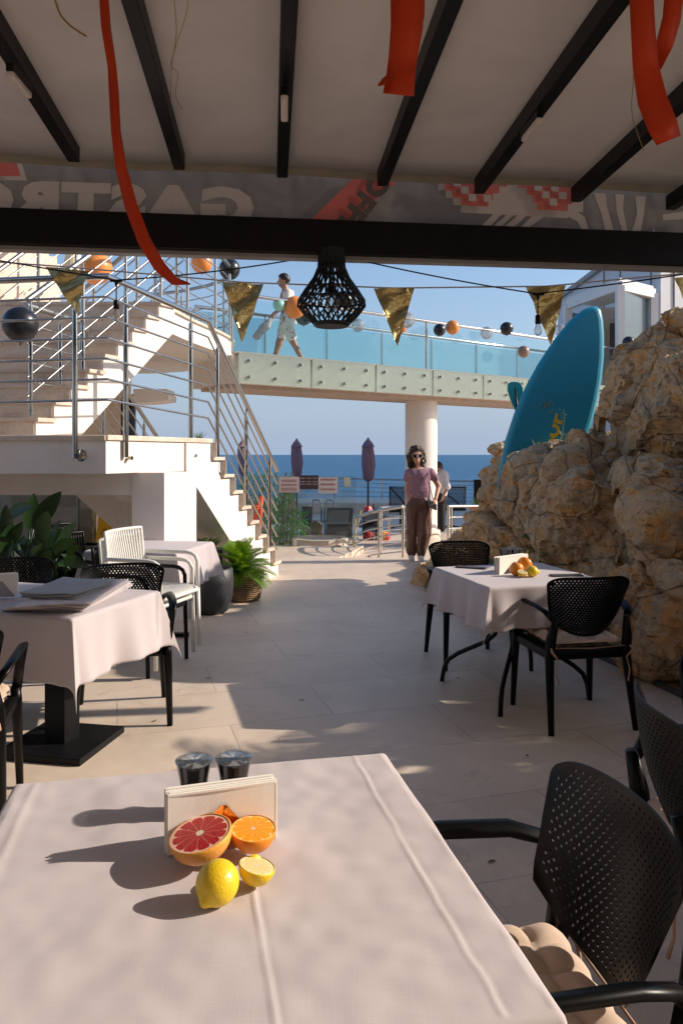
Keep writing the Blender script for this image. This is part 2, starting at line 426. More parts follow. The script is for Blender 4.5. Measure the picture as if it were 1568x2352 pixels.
# ---- upper flight
K0 = V(-2.72, 6.75, 0); K8 = V(-1.97, 8.18, 0); T = K8-K0
us = thing('upper_staircase', 'beige upper flight of stone steps climbing to the curved platform', 'staircase', (-3, 6.8, LT))
poly = []; zz = lambda k: 1.83+0.165*k
for k in range(9):
    a = K0+T*(k/8.0); 
    poly += [V(a.x, a.y, zz(k)-0.165 if k else LT-0.03), V(a.x, a.y, zz(k)-0.035)]
a = K0+T*1.16; poly += [V(a.x, a.y, zz(8)-0.035), V(a.x, a.y, 2.87)]
b = K0+T*0.29; poly += [V(b.x, b.y, LT-0.025)]
m = MB(); m.prism(poly, (-1.75, 0, 0)); m.build('stringer', PLASTER, us)
for k in range(9):
    a = K0+T*(k/8.0); b = K0+T*((k+1)/8.0); z = zz(k)
    if k == 8: b = K0+T*1.15
    m = MB(); e = 0.025
    m.prism([V(a.x+e, a.y-0.02, z-0.035), V(b.x+e, b.y, z-0.035), V(b.x-1.75, b.y, z-0.035), V(a.x-1.75-e, a.y-0.02, z-0.035)], (0, 0, 0.035))
    m.build('tread', STONE, us)
    m = MB(); m.prism([V(a.x-0.02, a.y-0.006, z-0.163), V(a.x-1.75, a.y-0.006, z-0.163), V(a.x-1.75, a.y-0.006, z-0.036), V(a.x-0.02, a.y-0.006, z-0.036)], (0, 0.004, 0)); m.build('riser', STONE, us)
# ---- curved platform
PT = 3.15; PBt = 2.87
curve = [(-1.97, 8.18), (-1.90, 8.7), (-1.83, 9.2), (-1.74, 9.65), (-1.64, 10.1), (-1.585, 10.5), (-1.57, 10.9), (-1.62, 11.3), (-1.78, 11.7), (-2.1, 12.1), (-2.6, 12.5), (-3.2, 12.8)]
pf = thing('balcony_platform', 'curved white balcony platform joining the stairs and the footbridge', 'balcony', (-3, 10, PBt))
poly = [V(x, y, PBt) for x, y in curve]+[V(-7, 12.8, PBt), V(-7, 8.30, PBt), V(-2.05, 8.30, PBt)]
m = MB(); m.prism(poly, (0, 0, PT-PBt-0.03)); m.build('slab', PLASTER, pf, auto=40)
m = MB()
poly = [V(x+0.035, y, PT-0.03) for x, y in curve]+[V(-7, 12.8, PT-0.03), V(-7, 8.42, PT-0.03), V(-2.05, 8.42, PT-0.03)]
m.prism(poly, (0, 0, 0.03)); m.build('coping', STONE, pf)
# ---- stair wall of the highest flight, top left
hw = thing('upper_stair_wall', 'sunlit beige stair wall with stepped top in the upper left', 'wall', (-3.9, 9.2, PT))
pts = [(-60, 500), (92, 560), (92, 571), (112, 571), (112, 588), (131, 588), (131, 606), (138, 606), (139, 703), (95, 703), (40, 800), (-60, 850)]
m = MB(); m.prism([P(u, v, 9.0+(u+60)/200*1.5) for u, v in pts], (-0.6, 0.35, 0)); m.build('wall', STONE, hw)
m = MB(); m.prism([P(-60, 495, 8.98), P(92, 556, 10.12), P(94, 562, 10.12), P(-60, 503, 8.98)], (-0.62, 0.35, 0)); m.build('coping', STONE, hw)
# door, wall and air conditioner beneath the platform
m = MB(); a = P(222, 930, 11.6); b = P(268, 930, 11.6)
bw = thing('ground_floor_house', 'beige wall with dark glass door beneath the curved platform', 'house', (-3.9, 11.8, 0))
m.prism([V(-7, 11.8, 0), V(b.x-0.2, 11.8, 0), V(b.x, 11.8, 0), V(b.x+.0, 12.4, 0), V(-7, 12.4, 0)], (0, 0, PBt-0.01)); m.build('wall', STONE, bw)
m = MB(); dx0 = P(266, 900, 11.75).x; dx1 = P(300, 900, 11.75).x
m.box(((dx0+dx1)/2, 11.85, 1.2), (dx1-dx0, 0.05, 2.4)); dr = m.build('door', glassy('door_glass', (0.03, 0.04, 0.05), 0.08, 0.6, (0.015, 0.018, 0.022)), bw)
m = MB(); m.box((dx1+0.02, 11.85, 1.22), (0.05, 0.08, 2.45)); m.build('door_frame', simple('dark_frame', (0.05, 0.045, 0.04), 0.4), bw)
m = MB(); a = P(306, 893, 10.6); b = P(382, 905, 10.6); c = P(382, 919, 10.6); dd = P(306, 925, 10.6)
m.prism([a, V(b.x, b.y, a.z), V(b.x, b.y, b.z), V(b.x+.03, b.y, b.z), V(c.x+.03, c.y, c.z), P(345, 924, 10.6), dd], (0, 0.5, 0)); tag(m.build('soffit_ledge', PLASTER), 'rounded plaster ledge hanging under the curved platform', 'ledge')
# ---- railings
_n = N('brushed_bar'); _n.base((0.36, 0.35, 0.335)); _n.set(metal=1.0, rough=0.42); BAR = _n.m
def rail(name, label, path, posts, nb=5, sp=0.168, rh=0.026, rb=0.0085, rp=0.021, ends=None, grp=None, far=True):
    """path: handrail points; posts: list of (top,bottom) points"""
    t = thing(name, label, 'railing', posts[0][1], 0, grp)
    m = MB(); m.tube(path, rh, 12); m.build('handrail', BAR if far else STEEL, t, auto=50)
    for k in range(1, nb+1):
        m = MB(); q = [V(p[0], p[1], p[2]-sp*k) for p in path]; m.tube(q, rb, 8); m.build('bar', BAR if far else STEEL, t, auto=50)
    for a, b in posts:
        m = MB(); m.tube([Vector(b), Vector(a)-V(0, 0, 0.09)], rp, 12); m.tube([Vector(a)-V(0, 0, 0.1), Vector(a)], 0.009, 8); m.build('post', STEEL, t, auto=50)
    return t
ye = 6.10
h0 = P(-150, 650, 6.22); h1 = P(247, 634, ye); h2 = P(478, 737, 7.76); h3 = P(636, 1081, 9.55)
bp = []
posts = []
for (u, vb, y) in ((-60, 1054, 6.16), (172, 1054, 6.12), (289, 1050, 6.42), (438, 1048, 7.45), (499, 1090, 7.95), (565, 1201, 8.72), (619, 1289, 9.30)):
    b = P(u, vb, y)
    # height of handrail above
    if y <= 6.2 and u < 247: hz = P(u, 634+(247-u)*0.04, y).z
    elif u < 478: tt = (y-ye)/(7.76-ye); hz = h1.z+(h2.z-h1.z)*tt
    else: tt = (y-7.76)/(9.55-7.76); hz = h2.z+(h3.z-h2.z)*tt
    posts.append((V(b.x, b.y, hz), b))
r1 = rail('stair_railing', 'long polished steel railing on the landing corner and down the white stairs', [h0, h1, h2, h3], posts, 6, 0.166, 0.027, 0.0105, 0.023, far=False)
for (u, v, y) in ((186, 1046, 6.17), (281, 1052, 6.5), (431, 1046, 7.5), (492, 1085, 8.0)):
    m = MB(); c = P(u, v, y); 
    nn = V(0, -1, 0) if u < 200 else V(0.93, -0.36, 0)
    R = nn.to_track_quat('Z', 'Y').to_matrix()
    m.lathe([(0.001, 0.022), (0.03, 0.02), (0.05, 0.012), (0.052, 0)], c, 18, R=R); m.tube([c, c+nn*0.10], 0.018, 10); m.build('wall_flange', STEEL, r1, auto=45)
def ramp_rail(name, label, a, b, nb, sp, postt, dz, ext=None):
    return rail(name, label, [a, b] if not ext else ext, [(a+(b-a)*t, V(*(a+(b-a)*t).xy, (a+(b-a)*t).z-dz)) for t in postt], nb, sp)
a = V(-2.76, 6.66, 2.86); b = V(-1.93, 8.20, 4.24)
ramp_rail('stair_railing', 'steel railing climbing diagonally along the upper flight of steps', a, b, 5, 0.17, (0.02, 0.36, 0.68, 0.98), 1.05)
cr = [V(x-0.04, y, PT+1.05) for x, y in curve]
pc = [cr[i] for i in (0, 2, 4, 6, 8, 10)]
rail('balcony_railing', 'curved steel railing around the balcony platform above the stairs', cr, [(p, V(p.x, p.y, PT)) for p in pc], 5, 0.18)
A = P(60, 700, 6.75); B = P(186, 740, 7.5); Cc = P(372, 1020, 10.2)
def onl(p, q, t): return p+(q-p)*t
rp = [(onl(A, B, 0.6), 1.1), (onl(A, B, 1.0), 1.1), (onl(B, Cc, 0.22), 1.1), (onl(B, Cc, 0.72), 1.0), (onl(B, Cc, 0.98), 1.0)]
rail('stair_railing', 'steel railing turning down the rear flight behind the landing', [A, B, Cc], [(p, V(p.x, p.y, p.z-h)) for p, h in rp], 5, 0.17)
# highest railing upper left
a = P(-40, 690, 8.7); b = P(300, 470, 9.9)
ramp_rail('stair_railing', 'steel railing in front of the sunlit stepped wall', P(-30, 640, 8.6), P(190, 480, 9.9), 5, 0.17, (0.1, 0.5, 0.92), 1.1)
ramp_rail('stair_railing', 'steel railing rising against the sky above the upper steps', P(150, 700, 9.6), P(420, 470, 9.2), 5, 0.17, (0.25, 0.62, 0.95), 1.3)
# ---- footbridge
A = V(-1.50, 10.56, 0); B = V(6.6, 16.70, 0); D = (B-A).normalized(); Nn = V(-D.y, D.x, 0); L = (B-A).length    # Nn points away from camera
BT = 2.92; BB = 2.50
fb = thing('footbridge', 'white footbridge with pale green glass fascia and blue glass parapet', 'footbridge', (1.3, 12.9, 2.46))
m = MB(); q = [A, B, B+Nn*1.28, A+Nn*1.28]
m.prism([V(p.x, p.y, BB-0.0) for p in q], (0, 0, BT-BB-0.02)); m.build('deck', PLASTER, fb)
m = MB(); q2 = [A+Nn*0.10, B+Nn*0.10, B+Nn*1.0, A+Nn*1.0]; m.prism([V(p.x, p.y, 2.44) for p in q2], (0, 0, 0.06)); m.build('girder', simple('tan_soffit', (0.50, 0.38, 0.30), 0.85), fb)
FG = glassy('fascia_glass', (0.86, 0.93, 0.86), 0.03, 0.25, (0.72, 0.76, 0.68)); PG = glassy('parapet_glass', (0.88, 0.955, 0.97), 0.0, 0.015, (0.22, 0.50, 0.56), 0.02, 0.08)
PG2 = glassy('rear_parapet_glass', (0.74, 0.87, 0.90), 0.0, 0.13, (0.34, 0.56, 0.60), 0.02, 0.06)
pw = 1.24; npn = int(L/pw)
for k in range(npn):
    a = A+D*(k*pw+0.015)-Nn*0.10; b = A+D*((k+1)*pw-0.015)-Nn*0.10
    m = MB(); m.prism([V(a.x, a.y, BB-0.01), V(b.x, b.y, BB-0.01), V(b.x, b.y, BT+0.01), V(a.x, a.y, BT+0.01)], -Nn*0.014); gp = m.build('glass_panel', FG, fb)
    for s in (0.14, 0.50, 0.86):
        for z in (0.09, 0.32):
            m = MB(); c = a+(b-a)*s+V(0, 0, BB+z); m.tube([c+Nn*0.10, c-Nn*0.055], 0.021, 10)
            m.build('stand_off_pin', STEEL, gp, auto=40)
m = MB(); m.bar(A+V(0, 0, BT)-Nn*0.02, B+V(0, 0, BT)-Nn*0.02, 0.17, 0.025); m.build('top_trim', simple('grey_trim', (0.42, 0.38, 0.32), 0.6), fb)
for k in range(npn):
    a = A+D*(k*pw+0.01)+Nn*0.03; b = A+D*((k+1)*pw-0.01)+Nn*0.03
    m = MB(); m.prism([V(a.x, a.y, BT+0.02), V(b.x, b.y, BT+0.02), V(b.x, b.y, 3.70), V(a.x, a.y, 3.70)], Nn*0.012); m.build('parapet_pane', PG, fb)
    a = a+Nn*1.18; b = b+Nn*1.18
    m = MB(); m.prism([V(a.x, a.y, BT-0.1), V(b.x, b.y, BT-0.1), V(b.x, b.y, 3.70), V(a.x, a.y, 3.70)], Nn*0.012); m.build('parapet_pane', PG2, fb)
for off, r in ((0.03, 0.026), (1.22, 0.026)):
    m = MB(); a = A+Nn*off+V(0, 0, 3.76); b = B+Nn*off+V(0, 0, 3.76); m.tube([a+(b-a)*i/20 for i in range(21)], r, 12); m.build('handrail', STEEL, fb, auto=50)
for k in range(0, npn+1, 1):
    for off in (0.045, 1.20):
        if k % 3 == 0 or off > 1:
            m = MB(); a = A+D*(k*pw)+Nn*off; m.tube([V(a.x, a.y, BT), V(a.x, a.y, 3.745)], 0.014 if off > 1 else 0.02, 8); m.build('post', STEEL, fb, auto=50)
# ---- column
cc = V(1.41, 13.42, LZ)
co = thing('column', 'round white column with square stone plinth under the footbridge', 'column', cc)
m = MB(); m.lathe([(0.285, 0.27), (0.282, 0.5), (0.282, 2.55)], cc, 48); m.build('shaft', PLASTER, co, auto=40)
m = MB(); m.lathe([(0.34, 0), (0.34, 0.255), (0.325, 0.275), (0.285, 0.275)], cc, 48); m.build('plinth', STONE, co, auto=40)
# ---- white building with a glass lobby, right
WH = simple('white_cladding', (0.62, 0.61, 0.62), 0.55, 0, 0.04, 2)
rb = thing('cladding_building', 'tall white clad building with glass lobby on the far right', 'building', (9.5, 18, 0))
a = P(1380, 622, 20.0); b = P(1517, 600, 17.0); c = P(1900, 600, 19.0); TZ = a.z
m = MB(); m.prism([V(a.x, a.y, 0), V(b.x, b.y, 0), V(c.x, c.y, 0), V(c.x, c.y+6, 0), V(a.x, a.y+4, 0)], (0, 0, TZ)); m.build('wall', WH, rb)
m = MB(); m.prism([V(a.x-0.12, a.y-0.05, TZ), V(b.x-0.03, b.y-0.12, TZ), V(c.x, c.y-0.1, TZ), V(c.x, c.y+6, TZ), V(a.x-.1, a.y+4, TZ)], (0, 0, 0.12)); m.build('roof', simple('grey_roof', (0.33, 0.32, 0.31), 0.6), rb)
m = MB()
for t in (0.06, 0.36, 0.86):
    q = onl(V(a.x, a.y, 0), V(b.x, b.y, 0), t)+V(-0.012, -0.012, 0); m.box((q.x, q.y, TZ/2+1), (0.025, 0.025, TZ-2.1))
q = onl(V(b.x, b.y, 0), V(c.x, c.y, 0), 0.07); m.box((q.x, q.y-0.015, TZ/2+1), (0.025, 0.025, TZ-2.1))
m.build('panel_joint', simple('joint_grey', (0.18, 0.18, 0.18), 0.8), rb)
gl = thing('glass_lobby', 'glass walled lift lobby in white frames beside the white building', 'lobby', (6.3, 16.5, 2.9))
ZR = 5.17; fA = P(1303, 700, 18.1); fB = P(1423, 650, 16.0); fC = P(1500, 663, 16.8)
FR = simple('white_frame', (0.70, 0.68, 0.66), 0.4, 0, 0.03)
for q, w in ((fA, 0.17), (fB, 0.15), (fC, 0.16)):
    m = MB(); m.box((q.x, q.y, (ZR-0.1)/2), (w, w, ZR-0.1)); m.build('corner_post', FR, gl)
m = MB(); m.bar(V(fA.x, fA.y, ZR-0.1), V(fB.x, fB.y, ZR-0.1), 0.12, 0.2); m.bar(V(fB.x, fB.y, ZR-0.101), V(fC.x, fC.y, ZR-0.101), 0.12, 0.2)
m.build('top_beam', FR, gl)
fD = fA+(fC-fB)
m = MB(); m.prism([V(q.x, q.y, ZR) for q in (fA, fB, fC, fD)], (0, 0, 0.07)); m.build('roof', FR, gl)
GL2 = glassy('lobby_glass', (0.62, 0.72, 0.74), 0.10, 0.12, (0.25, 0.3, 0.3))
m = MB(); m.prism([V(fB.x+0.1, fB.y, 2.4), V(fC.x-0.1, fC.y, 2.4), V(fC.x-0.1, fC.y, ZR-0.2), V(fB.x+0.1, fB.y, ZR-0.2)], (0, 0.02, 0)); m.build('pane', GL2, gl)
m = MB(); m.prism([V(fA.x, fA.y, 2.4), V(fD.x, fD.y, 2.4), V(fD.x, fD.y, ZR-0.25), V(fA.x, fA.y, ZR-0.25)], (0, 0.02, 0)); m.build('pane', GL2, gl)
m = MB(); bk0 = P(1376, 760, 18.3); m.prism([V(bk0.x, 18.9, 2.4), V(9.0, 18.0, 2.4), V(9.0, 18.0, ZR-0.02), V(bk0.x, 18.9, ZR-0.02)], (0.05, 0.3, 0)); m.build('inner_wall', STONE, gl)
m = MB(); m.box((7.0, 18.45, 3.6), (0.9, 0.1, 2.2)); m.build('inner_door', simple('brown_door', (0.10, 0.06, 0.04), 0.5), gl)
m = MB()
for k in (0, 1):
    q0 = P(1454+k*22, 745, 16.35); m.box((q0.x, 16.9, q0.z-0.2), (0.2, 0.01, 0.42))
m.build('notice', simple('paper', (0.75, 0.75, 0.75), 0.8, 0, 0.03), gl)
# striped closed parasol fabric, upper left
sp = thing('striped_parasol', 'yellow and white striped closed parasol behind the upper stairs', 'parasol', (-3.5, 10.8, PT))
n = N('yellow_stripes'); w = n.node('ShaderNodeTexWave'); w.inputs['Scale'].default_value = 7; n.link(n.coord(), w.inputs[0])
n.base(n.ramp(w.outputs[1], [(0.45, (0.75, 0.72, 0.62)), (0.55, (0.62, 0.48, 0.16))])); n.set(rough=0.9)
m = MB(); c = P(168, 640, 10.8)
m.lathe([(0.16, 0), (0.13, 0.2), (0.08, 0.5), (0.03, 0.8)], c, 12); m.build('canopy', n.m, sp, auto=30)
m = MB(); m.tube([V(c.x, c.y, PT), V(c.x, c.y, c.z+0.85)], 0.02, 8); m.build('pole', STEEL, sp)
# ================================================================ awning: beam, rafters, roof fabric, valance, prints
def fabric(name, col, back=0.25, rough=0.9):
    n = N(name); st_ = n.ramp(n.noise(n.coord(), 1.1, 7, 0.65, 0.8), [(0.35, tuple(c*0.86 for c in col)), (0.6, col), (0.8, tuple(min(1, c*1.05) for c in col))]); n.base(st_); n.set(rough=rough, spec=0.15)
    tr = n.node('ShaderNodeBsdfTranslucent'); tr.inputs[0].default_value = (*col, 1)
    mx = n.node('ShaderNodeMixShader'); mx.inputs[0].default_value = back
    n.link(n.b.outputs[0], mx.inputs[1]); n.link(tr.outputs[0], mx.inputs[2]); n.link(mx.outputs[0], n.out.inputs[0])
    v = n.coord(); n.bump(n.noise(v, 2.2, 3), 0.25, 0.05)
    return n.m
ZB = 2.65
bl = V(-1.852, 4.11, 0); br_ = V(2.064, 4.58, 0); bd = (br_-bl).normalized(); bn = V(-bd.y, bd.x, 0)     # bn away
aw = thing('awning', 'grey fabric awning on black rafters with printed valance overhead', 'awning', (0, 4.3, ZB))
ang = math.atan2(bd.y, bd.x)
m = MB(); a = bl-bd*5.4; b = br_+bd*2.0
m.bar(a+bn*0.06+V(0, 0, ZB+0.098), b+bn*0.06+V(0, 0, ZB+0.098), 0.12, 0.19); m.build('beam', BLACKMETAL, aw)
m = MB(); m.bar(a+bn*0.085+V(0, 0, ZB-0.010), b+bn*0.085+V(0, 0, ZB-0.010), 0.07, 0.022); m.build('gutter_strip', simple('grey_alu', (0.30, 0.27, 0.25), 0.5, 0.0), aw)
ZR2 = 3.17; ex0 = 5.5; ex1 = 1.0
RF = fabric('roof_fabric', (0.76, 0.71, 0.68), 0.12)
def roofpt(s, t):
    base = bl-bd*ex0+bd*s*((br_-bl).length+ex0+ex1)+bn*(0.12-t*8.5)
    fr = ((base-bl).dot(bd)+0.0)
    # sag between rafters
    sag = 0.02*math.sin(s*40)*0.3
    return V(base.x, base.y, ZR2+t*0.25+sag-0.0)
m = MB(); m.grid(roofpt, 60, 40); m.build('roof_fabric', RF, aw, smooth=True, solid=0.004)
# rafters perpendicular to the beam, through measured end points
uR = [-75, 170, 412, 648, 878, 1100, 1322, 1540, 1790]
vR = [352, 372, 390, 408, 427, 445, 464, 482, 505]
for i, (u, v) in enumerate(zip(uR, vR)):
    e = P(u, v, 4.37+(u-784)*0.00042); rb_ = e.z
    m = MB(); a = V(e.x, e.y, rb_+0.045); d = V(-0.095, 1, 0).normalized()
    back = a-d*8.3+V(0, 0, 0.22)
    m.bar(a, back, 0.062, 0.09); m.bar(a+V(0, 0, -0.006)-d*0.001, back+V(0, 0, -0.052), 0.022, 0.012)
    rf = m.build('rafter', BLACKMETAL, aw, bevel=0.004)
    m = MB(); m.bar(a+d*0.002, a+d*0.014, 0.052, 0.080); m.build('end_cap', simple('grey_cap', (0.10, 0.095, 0.09), 0.4), rf)
for (u, v, y, u2, v2) in ((22, 170, 2.9, 64, 222), (653, 222, 2.85, 653, 272), (1240, 276, 3.05, 1205, 318)):
    pass
VN = fabric('valance_fabric', (0.27, 0.24, 0.22), 0.14)
n0 = 0
def valpt(s, z, off=0.0):
    """s metres along the beam from bl, z height"""
    q = bl+bd*s+bn*(0.155+off+0.0015*math.sin(s*3.1))
    return V(q.x, q.y, z)
m = MB(); SL = (br_-bl).length
m.grid(lambda a, b: valpt(-3.2+a*(SL+4.6), ZB+0.15+b*(ZR2-ZB-0.155)), 60, 3); m.build('valance', VN, aw, smooth=True)
m = MB(); m.grid(lambda a, b: roofpt(a, 0)+V(0, 0, -0.045*b)-bn*(0.002), 60, 1); m.build('roof_hem', simple('hem_fabric', (0.38, 0.33, 0.26), 0.9), aw)
# prints seen mirrored from inside, 3 mm in front of the valance: defined by photo points projected on the valance plane
def onval(u, v):
    dx = (u-CX)/F; p0 = bl+bn*0.150
    # intersect ray (dx*y, y) with plane (q-p0).bn=0
    y = p0.dot(bn)/(dx*bn.x+bn.y); s = (V(dx*y, y, 0)-bl).dot(bd)
    q = valpt(s, 0, -0.006); return V(q.x, q.y, EYE-(v-HZ)/F*q.y)
GREYP = simple('print_grey', (0.56, 0.50, 0.47), 0.9, 0, 0.03); REDP = simple('print_red', (0.60, 0.15, 0.13), 0.9, 0, 0.05)
def polys(name, lst, mtl, parent, off=0.0):
    m = MB()
    for pl in lst:
        vs = [onval(u, v)-bn*off for u, v in pl]; m.add(vs, [tuple(range(len(vs)))])
    return m.build(name, mtl, parent)
def textpoly(txt, u0, v0, u1, v1, h, mtl, name, shear=0.0, off=0.0, stretch=1.0):
    """mirrored text whose baseline runs from (u0,v0) to (u1,v1) in reading order; h = cap height in px up"""
    cu = bpy.data.curves.new('txt', 'FONT'); cu.body = txt; cu.size = 1.0; cu.offset = 0.062; cu.resolution_u = 3; cu.space_character = 1.12
    o = bpy.data.objects.new('txt', cu); scene.collection.objects.link(o)
    dg = bpy.context.evaluated_depsgraph_get(); me = bpy.data.meshes.new_from_object(o.evaluated_get(dg))
    xs = [v.co.x for v in me.vertices]; w = max(xs)-min(xs); x0 = min(xs); ch = 0.70
    dx = (u1-u0); dv = (v1-v0); ln = math.hypot(dx, dv); px = -dv/ln; pv = dx/ln
    # up direction = rotate baseline; mirrored so 'up' stays up
    ux, uv = (px, pv)
    if abs(shear) < 9 and uv > 0: ux, uv = -ux, -uv
    m = MB(); vs = []
    for v in me.vertices:
        a = (v.co.x-x0)/w; b = v.co.y/ch*h
        vs.append(onval(u0+dx*a+ux*b, v0+dv*a+uv*b)-bn*off)
    m.add(vs, [tuple(p.vertices) for p in me.polygons])
    bpy.data.objects.remove(o); return m.build(name, mtl, aw)
textpoly('GASTRO', 582, 516, -110, 494, 80, GREYP, 'print_lettering', off=0.002)
polys('print_band', [[(712, 506), (802, 509), (926, 404), (826, 393)]], REDP, aw)
textpoly('OFFE', 868, 388, 764, 522, -44, simple('print_dark', (0.12, 0.09, 0.08), 0.9), 'print_lettering', shear=99, off=0.002)
polys('print_emblem', [[(-60, 322), (40, 332), (50, 350), (22, 352), (48, 368), (62, 414), (-60, 412)]], GREYP, aw)
polys('print_emblem', [[(-60, 330), (30, 339), (32, 345), (-2, 345), (38, 372), (48, 404), (-60, 404)]], REDP, aw, 0.003)
# pixel moustache / glasses motif
def pix(rows, u0, v0, c, slope, mtl, name, off):
    L_ = []
    for r, row in enumerate(rows):
        for (a, b) in row:
            x0 = u0+a*c; x1 = u0+b*c; y0 = v0+r*c*0.92
            L_.append([(x0, y0+(x0-u0)*slope), (x1, y0+(x1-u0)*slope), (x1, y0+c*0.92+(x1-u0)*slope), (x0, y0+c*0.92+(x0-u0)*slope)])
    polys(name, L_, mtl, aw, off)
c = 17.5
pix([[(0, 20)], [(1, 20)], [(2, 20)], [(3, 20)], [(4, 18)]], 988, 403, c, 0.055, GREYP, 'print_pixel_border', 0.001)
pix([[(0.8, 10), (11.5, 19)], [(1.9, 9), (12.6, 19)], [(2.9, 8.2), (13.4, 18.5)], [(4.0, 7.6), (14, 18)]], 988, 403, c, 0.055, REDP, 'print_pixels', 0.003)
pix([[(3, 4), (13.6, 14.6), (15.8, 16.8)], [(4, 5), (6, 7), (14.6, 15.6), (16.8, 17.8)], [(5, 6), (7, 8), (15.6, 16.6)]], 988, 408, c, 0.055, GREYP, 'print_pixel_checks', 0.004)
S_ = []
S_ += [[(1105, 518), (1125, 519), (1165, 478), (1145, 478)], [(1133, 519), (1150, 520), (1205, 470), (1190, 470)], [(1158, 520), (1180, 521), (1225, 480), (1212, 474)],
      [(1195, 521), (1215, 521), (1250, 497), (1300, 495), (1325, 508), (1335, 526), (1350, 526), (1342, 497), (1320, 482), (1240, 478)],
      [(1362, 442), (1390, 444), (1392, 470), (1400, 500), (1408, 529), (1388, 528), (1380, 490)], [(1412, 445), (1432, 447), (1430, 480), (1440, 531), (1428, 531), (1416, 490)],
      [(1458, 449), (1482, 451), (1478, 490), (1470, 532), (1450, 532), (1462, 490)], [(1520, 492), (1600, 480), (1600, 502), (1522, 505)], [(1497, 535), (1500, 520), (1504, 535)]]
polys('print_waves', S_, GREYP, aw, 0.001)
# lamps on rafters
LM = simple('lamp_plastic', (0.62, 0.54, 0.48), 0.35, 0, 0.03)
for (lab, ua, va, ub, vb, y1) in (('white tube lamp clipped on the leftmost rafter', 22, 168, 66, 220, 3.4), ('white tube lamp on the central vertical rafter', 653, 222, 653, 274, 3.45), ('white tube lamp on the right diagonal rafter', 1240, 274, 1203, 320, 3.75)):
    # rafter underside height near there
    zl = 3.02+0.0
    a = V((ua-CX)/F*(zl-EYE)*F/(HZ-va), (zl-EYE)*F/(HZ-va), zl); b = V((ub-CX)/F*(zl-EYE)*F/(HZ-vb), (zl-EYE)*F/(HZ-vb), zl)
    t = thing('rafter_lamp', lab, 'lamp', a, 0, 'tube lamps on the rafters')
    m = MB(); m.bar(a, b, 0.032, 0.026); m.build('diffuser', LM, t, bevel=0.008)
    m = MB(); m.bar(a+V(0, 0, 0.028), b+V(0, 0, 0.028), 0.03, 0.03); m.build('base', BLACKMETAL, t)
# ---- pendant rattan lantern
lt = thing('rattan_lantern', 'black rattan pendant lantern hanging from the awning beam', 'lantern', P(761, 580, 4.36))
RT = simple('black_rattan', (0.008, 0.008, 0.009), 0.6, 0, 0.3, 40)
yl = 4.36; k = yl/F
prof = [(-1, 572, 29), (0, 590, 29), (1, 615, 31), (2, 640, 42), (3, 665, 60), (4, 690, 76), (5, 703, 77.5), (6, 725, 60), (7, 746, 38)]
def LP(a, idx):
    i = min(int(idx), len(prof)-2); fr = idx-i
    v = prof[i][1]*(1-fr)+prof[i+1][1]*fr; r = (prof[i][2]*(1-fr)+prof[i+1][2]*fr)*k
    return V((761-CX)*k+r*math.cos(a), yl+r*math.sin(a), EYE-(v-HZ)*k)
m = MB(); nR = 26
for i in range(nR):
    for sg in (1, -1):
        tw = 0.55
        pts = []
        for j in range(33):
            t = j/32*8; a = 2*math.pi*i/nR+sg*0.02
            if t > 3.2: a += sg*tw*min(1, (t-3.2)/4.5)*1.3
            pts.append(LP(a, t))
        m.tube(pts, 0.0050, 5, caps=False)
m.build('ribs', RT, lt, smooth=True)
m = MB()
for t, r in ((2.1, 0.006), (2.25, 0.006), (4.0, 0.005), (5.0, 0.006), (8, 0.008), (7.9, 0.008)):
    m.tube([LP(2*math.pi*i/40, min(t, 7.99)) for i in range(40)], r, 5, closed=True)
m.build('hoops', RT, lt, smooth=True)
c0 = V((761-CX)*k, yl, EYE-(573-HZ)*k)
m = MB(); m.lathe([(29.5*k, 0), (30*k, -28*k), (30.5*k, -34*k), (28*k, -34*k), (28*k, 0)], c0, 26); m.build('neck_binding', RT, lt, auto=40)
m = MB(); m.lathe([(38*k, 0), (39.5*k, 0.006), (38*k, 0.014)], V(c0.x, c0.y, EYE-(750-HZ)*k), 26); m.build('base_disc', RT, lt)
def bulb(root, c, s=1.0):
    m = MB(); m.lathe([(0.014*s, 0.05*s), (0.017*s, 0.045*s), (0.018*s, 0), (0.015*s, -0.004*s)], c, 14); m.build('socket', BLACKPL, root, auto=40)
    m = MB(); m.lathe([(0.013*s, 0), (0.014*s, -0.012*s), (0.022*s, -0.035*s), (0.024*s, -0.05*s), (0.020*s, -0.066*s), (0.010*s, -0.075*s), (0.0005, -0.077*s)], c, 18)
    m.build('bulb', glassy('bulb_glass', (0.93, 0.93, 0.90), 0.06, 0.05, (0.6, 0.55, 0.5)), root, smooth=True)
    m = MB(); m.tube([c+V(-0.006*s, 0, -0.01), c+V(-0.005*s, 0, -0.05*s), c+V(0.005*s, 0, -0.05*s), c+V(0.006*s, 0, -0.01)], 0.0012*s, 4); m.build('filament', simple('filament', (0.5, 0.4, 0.3), 0.4), root)
bulb(lt, V(c0.x, c0.y, EYE-(675-HZ)*k), 1.35)
m = MB(); m.tube([V(c0.x, c0.y, EYE-(575-HZ)*k), V(c0.x, c0.y, EYE-(660-HZ)*k)], 0.004, 6); m.build('cord', BLACKPL, lt)
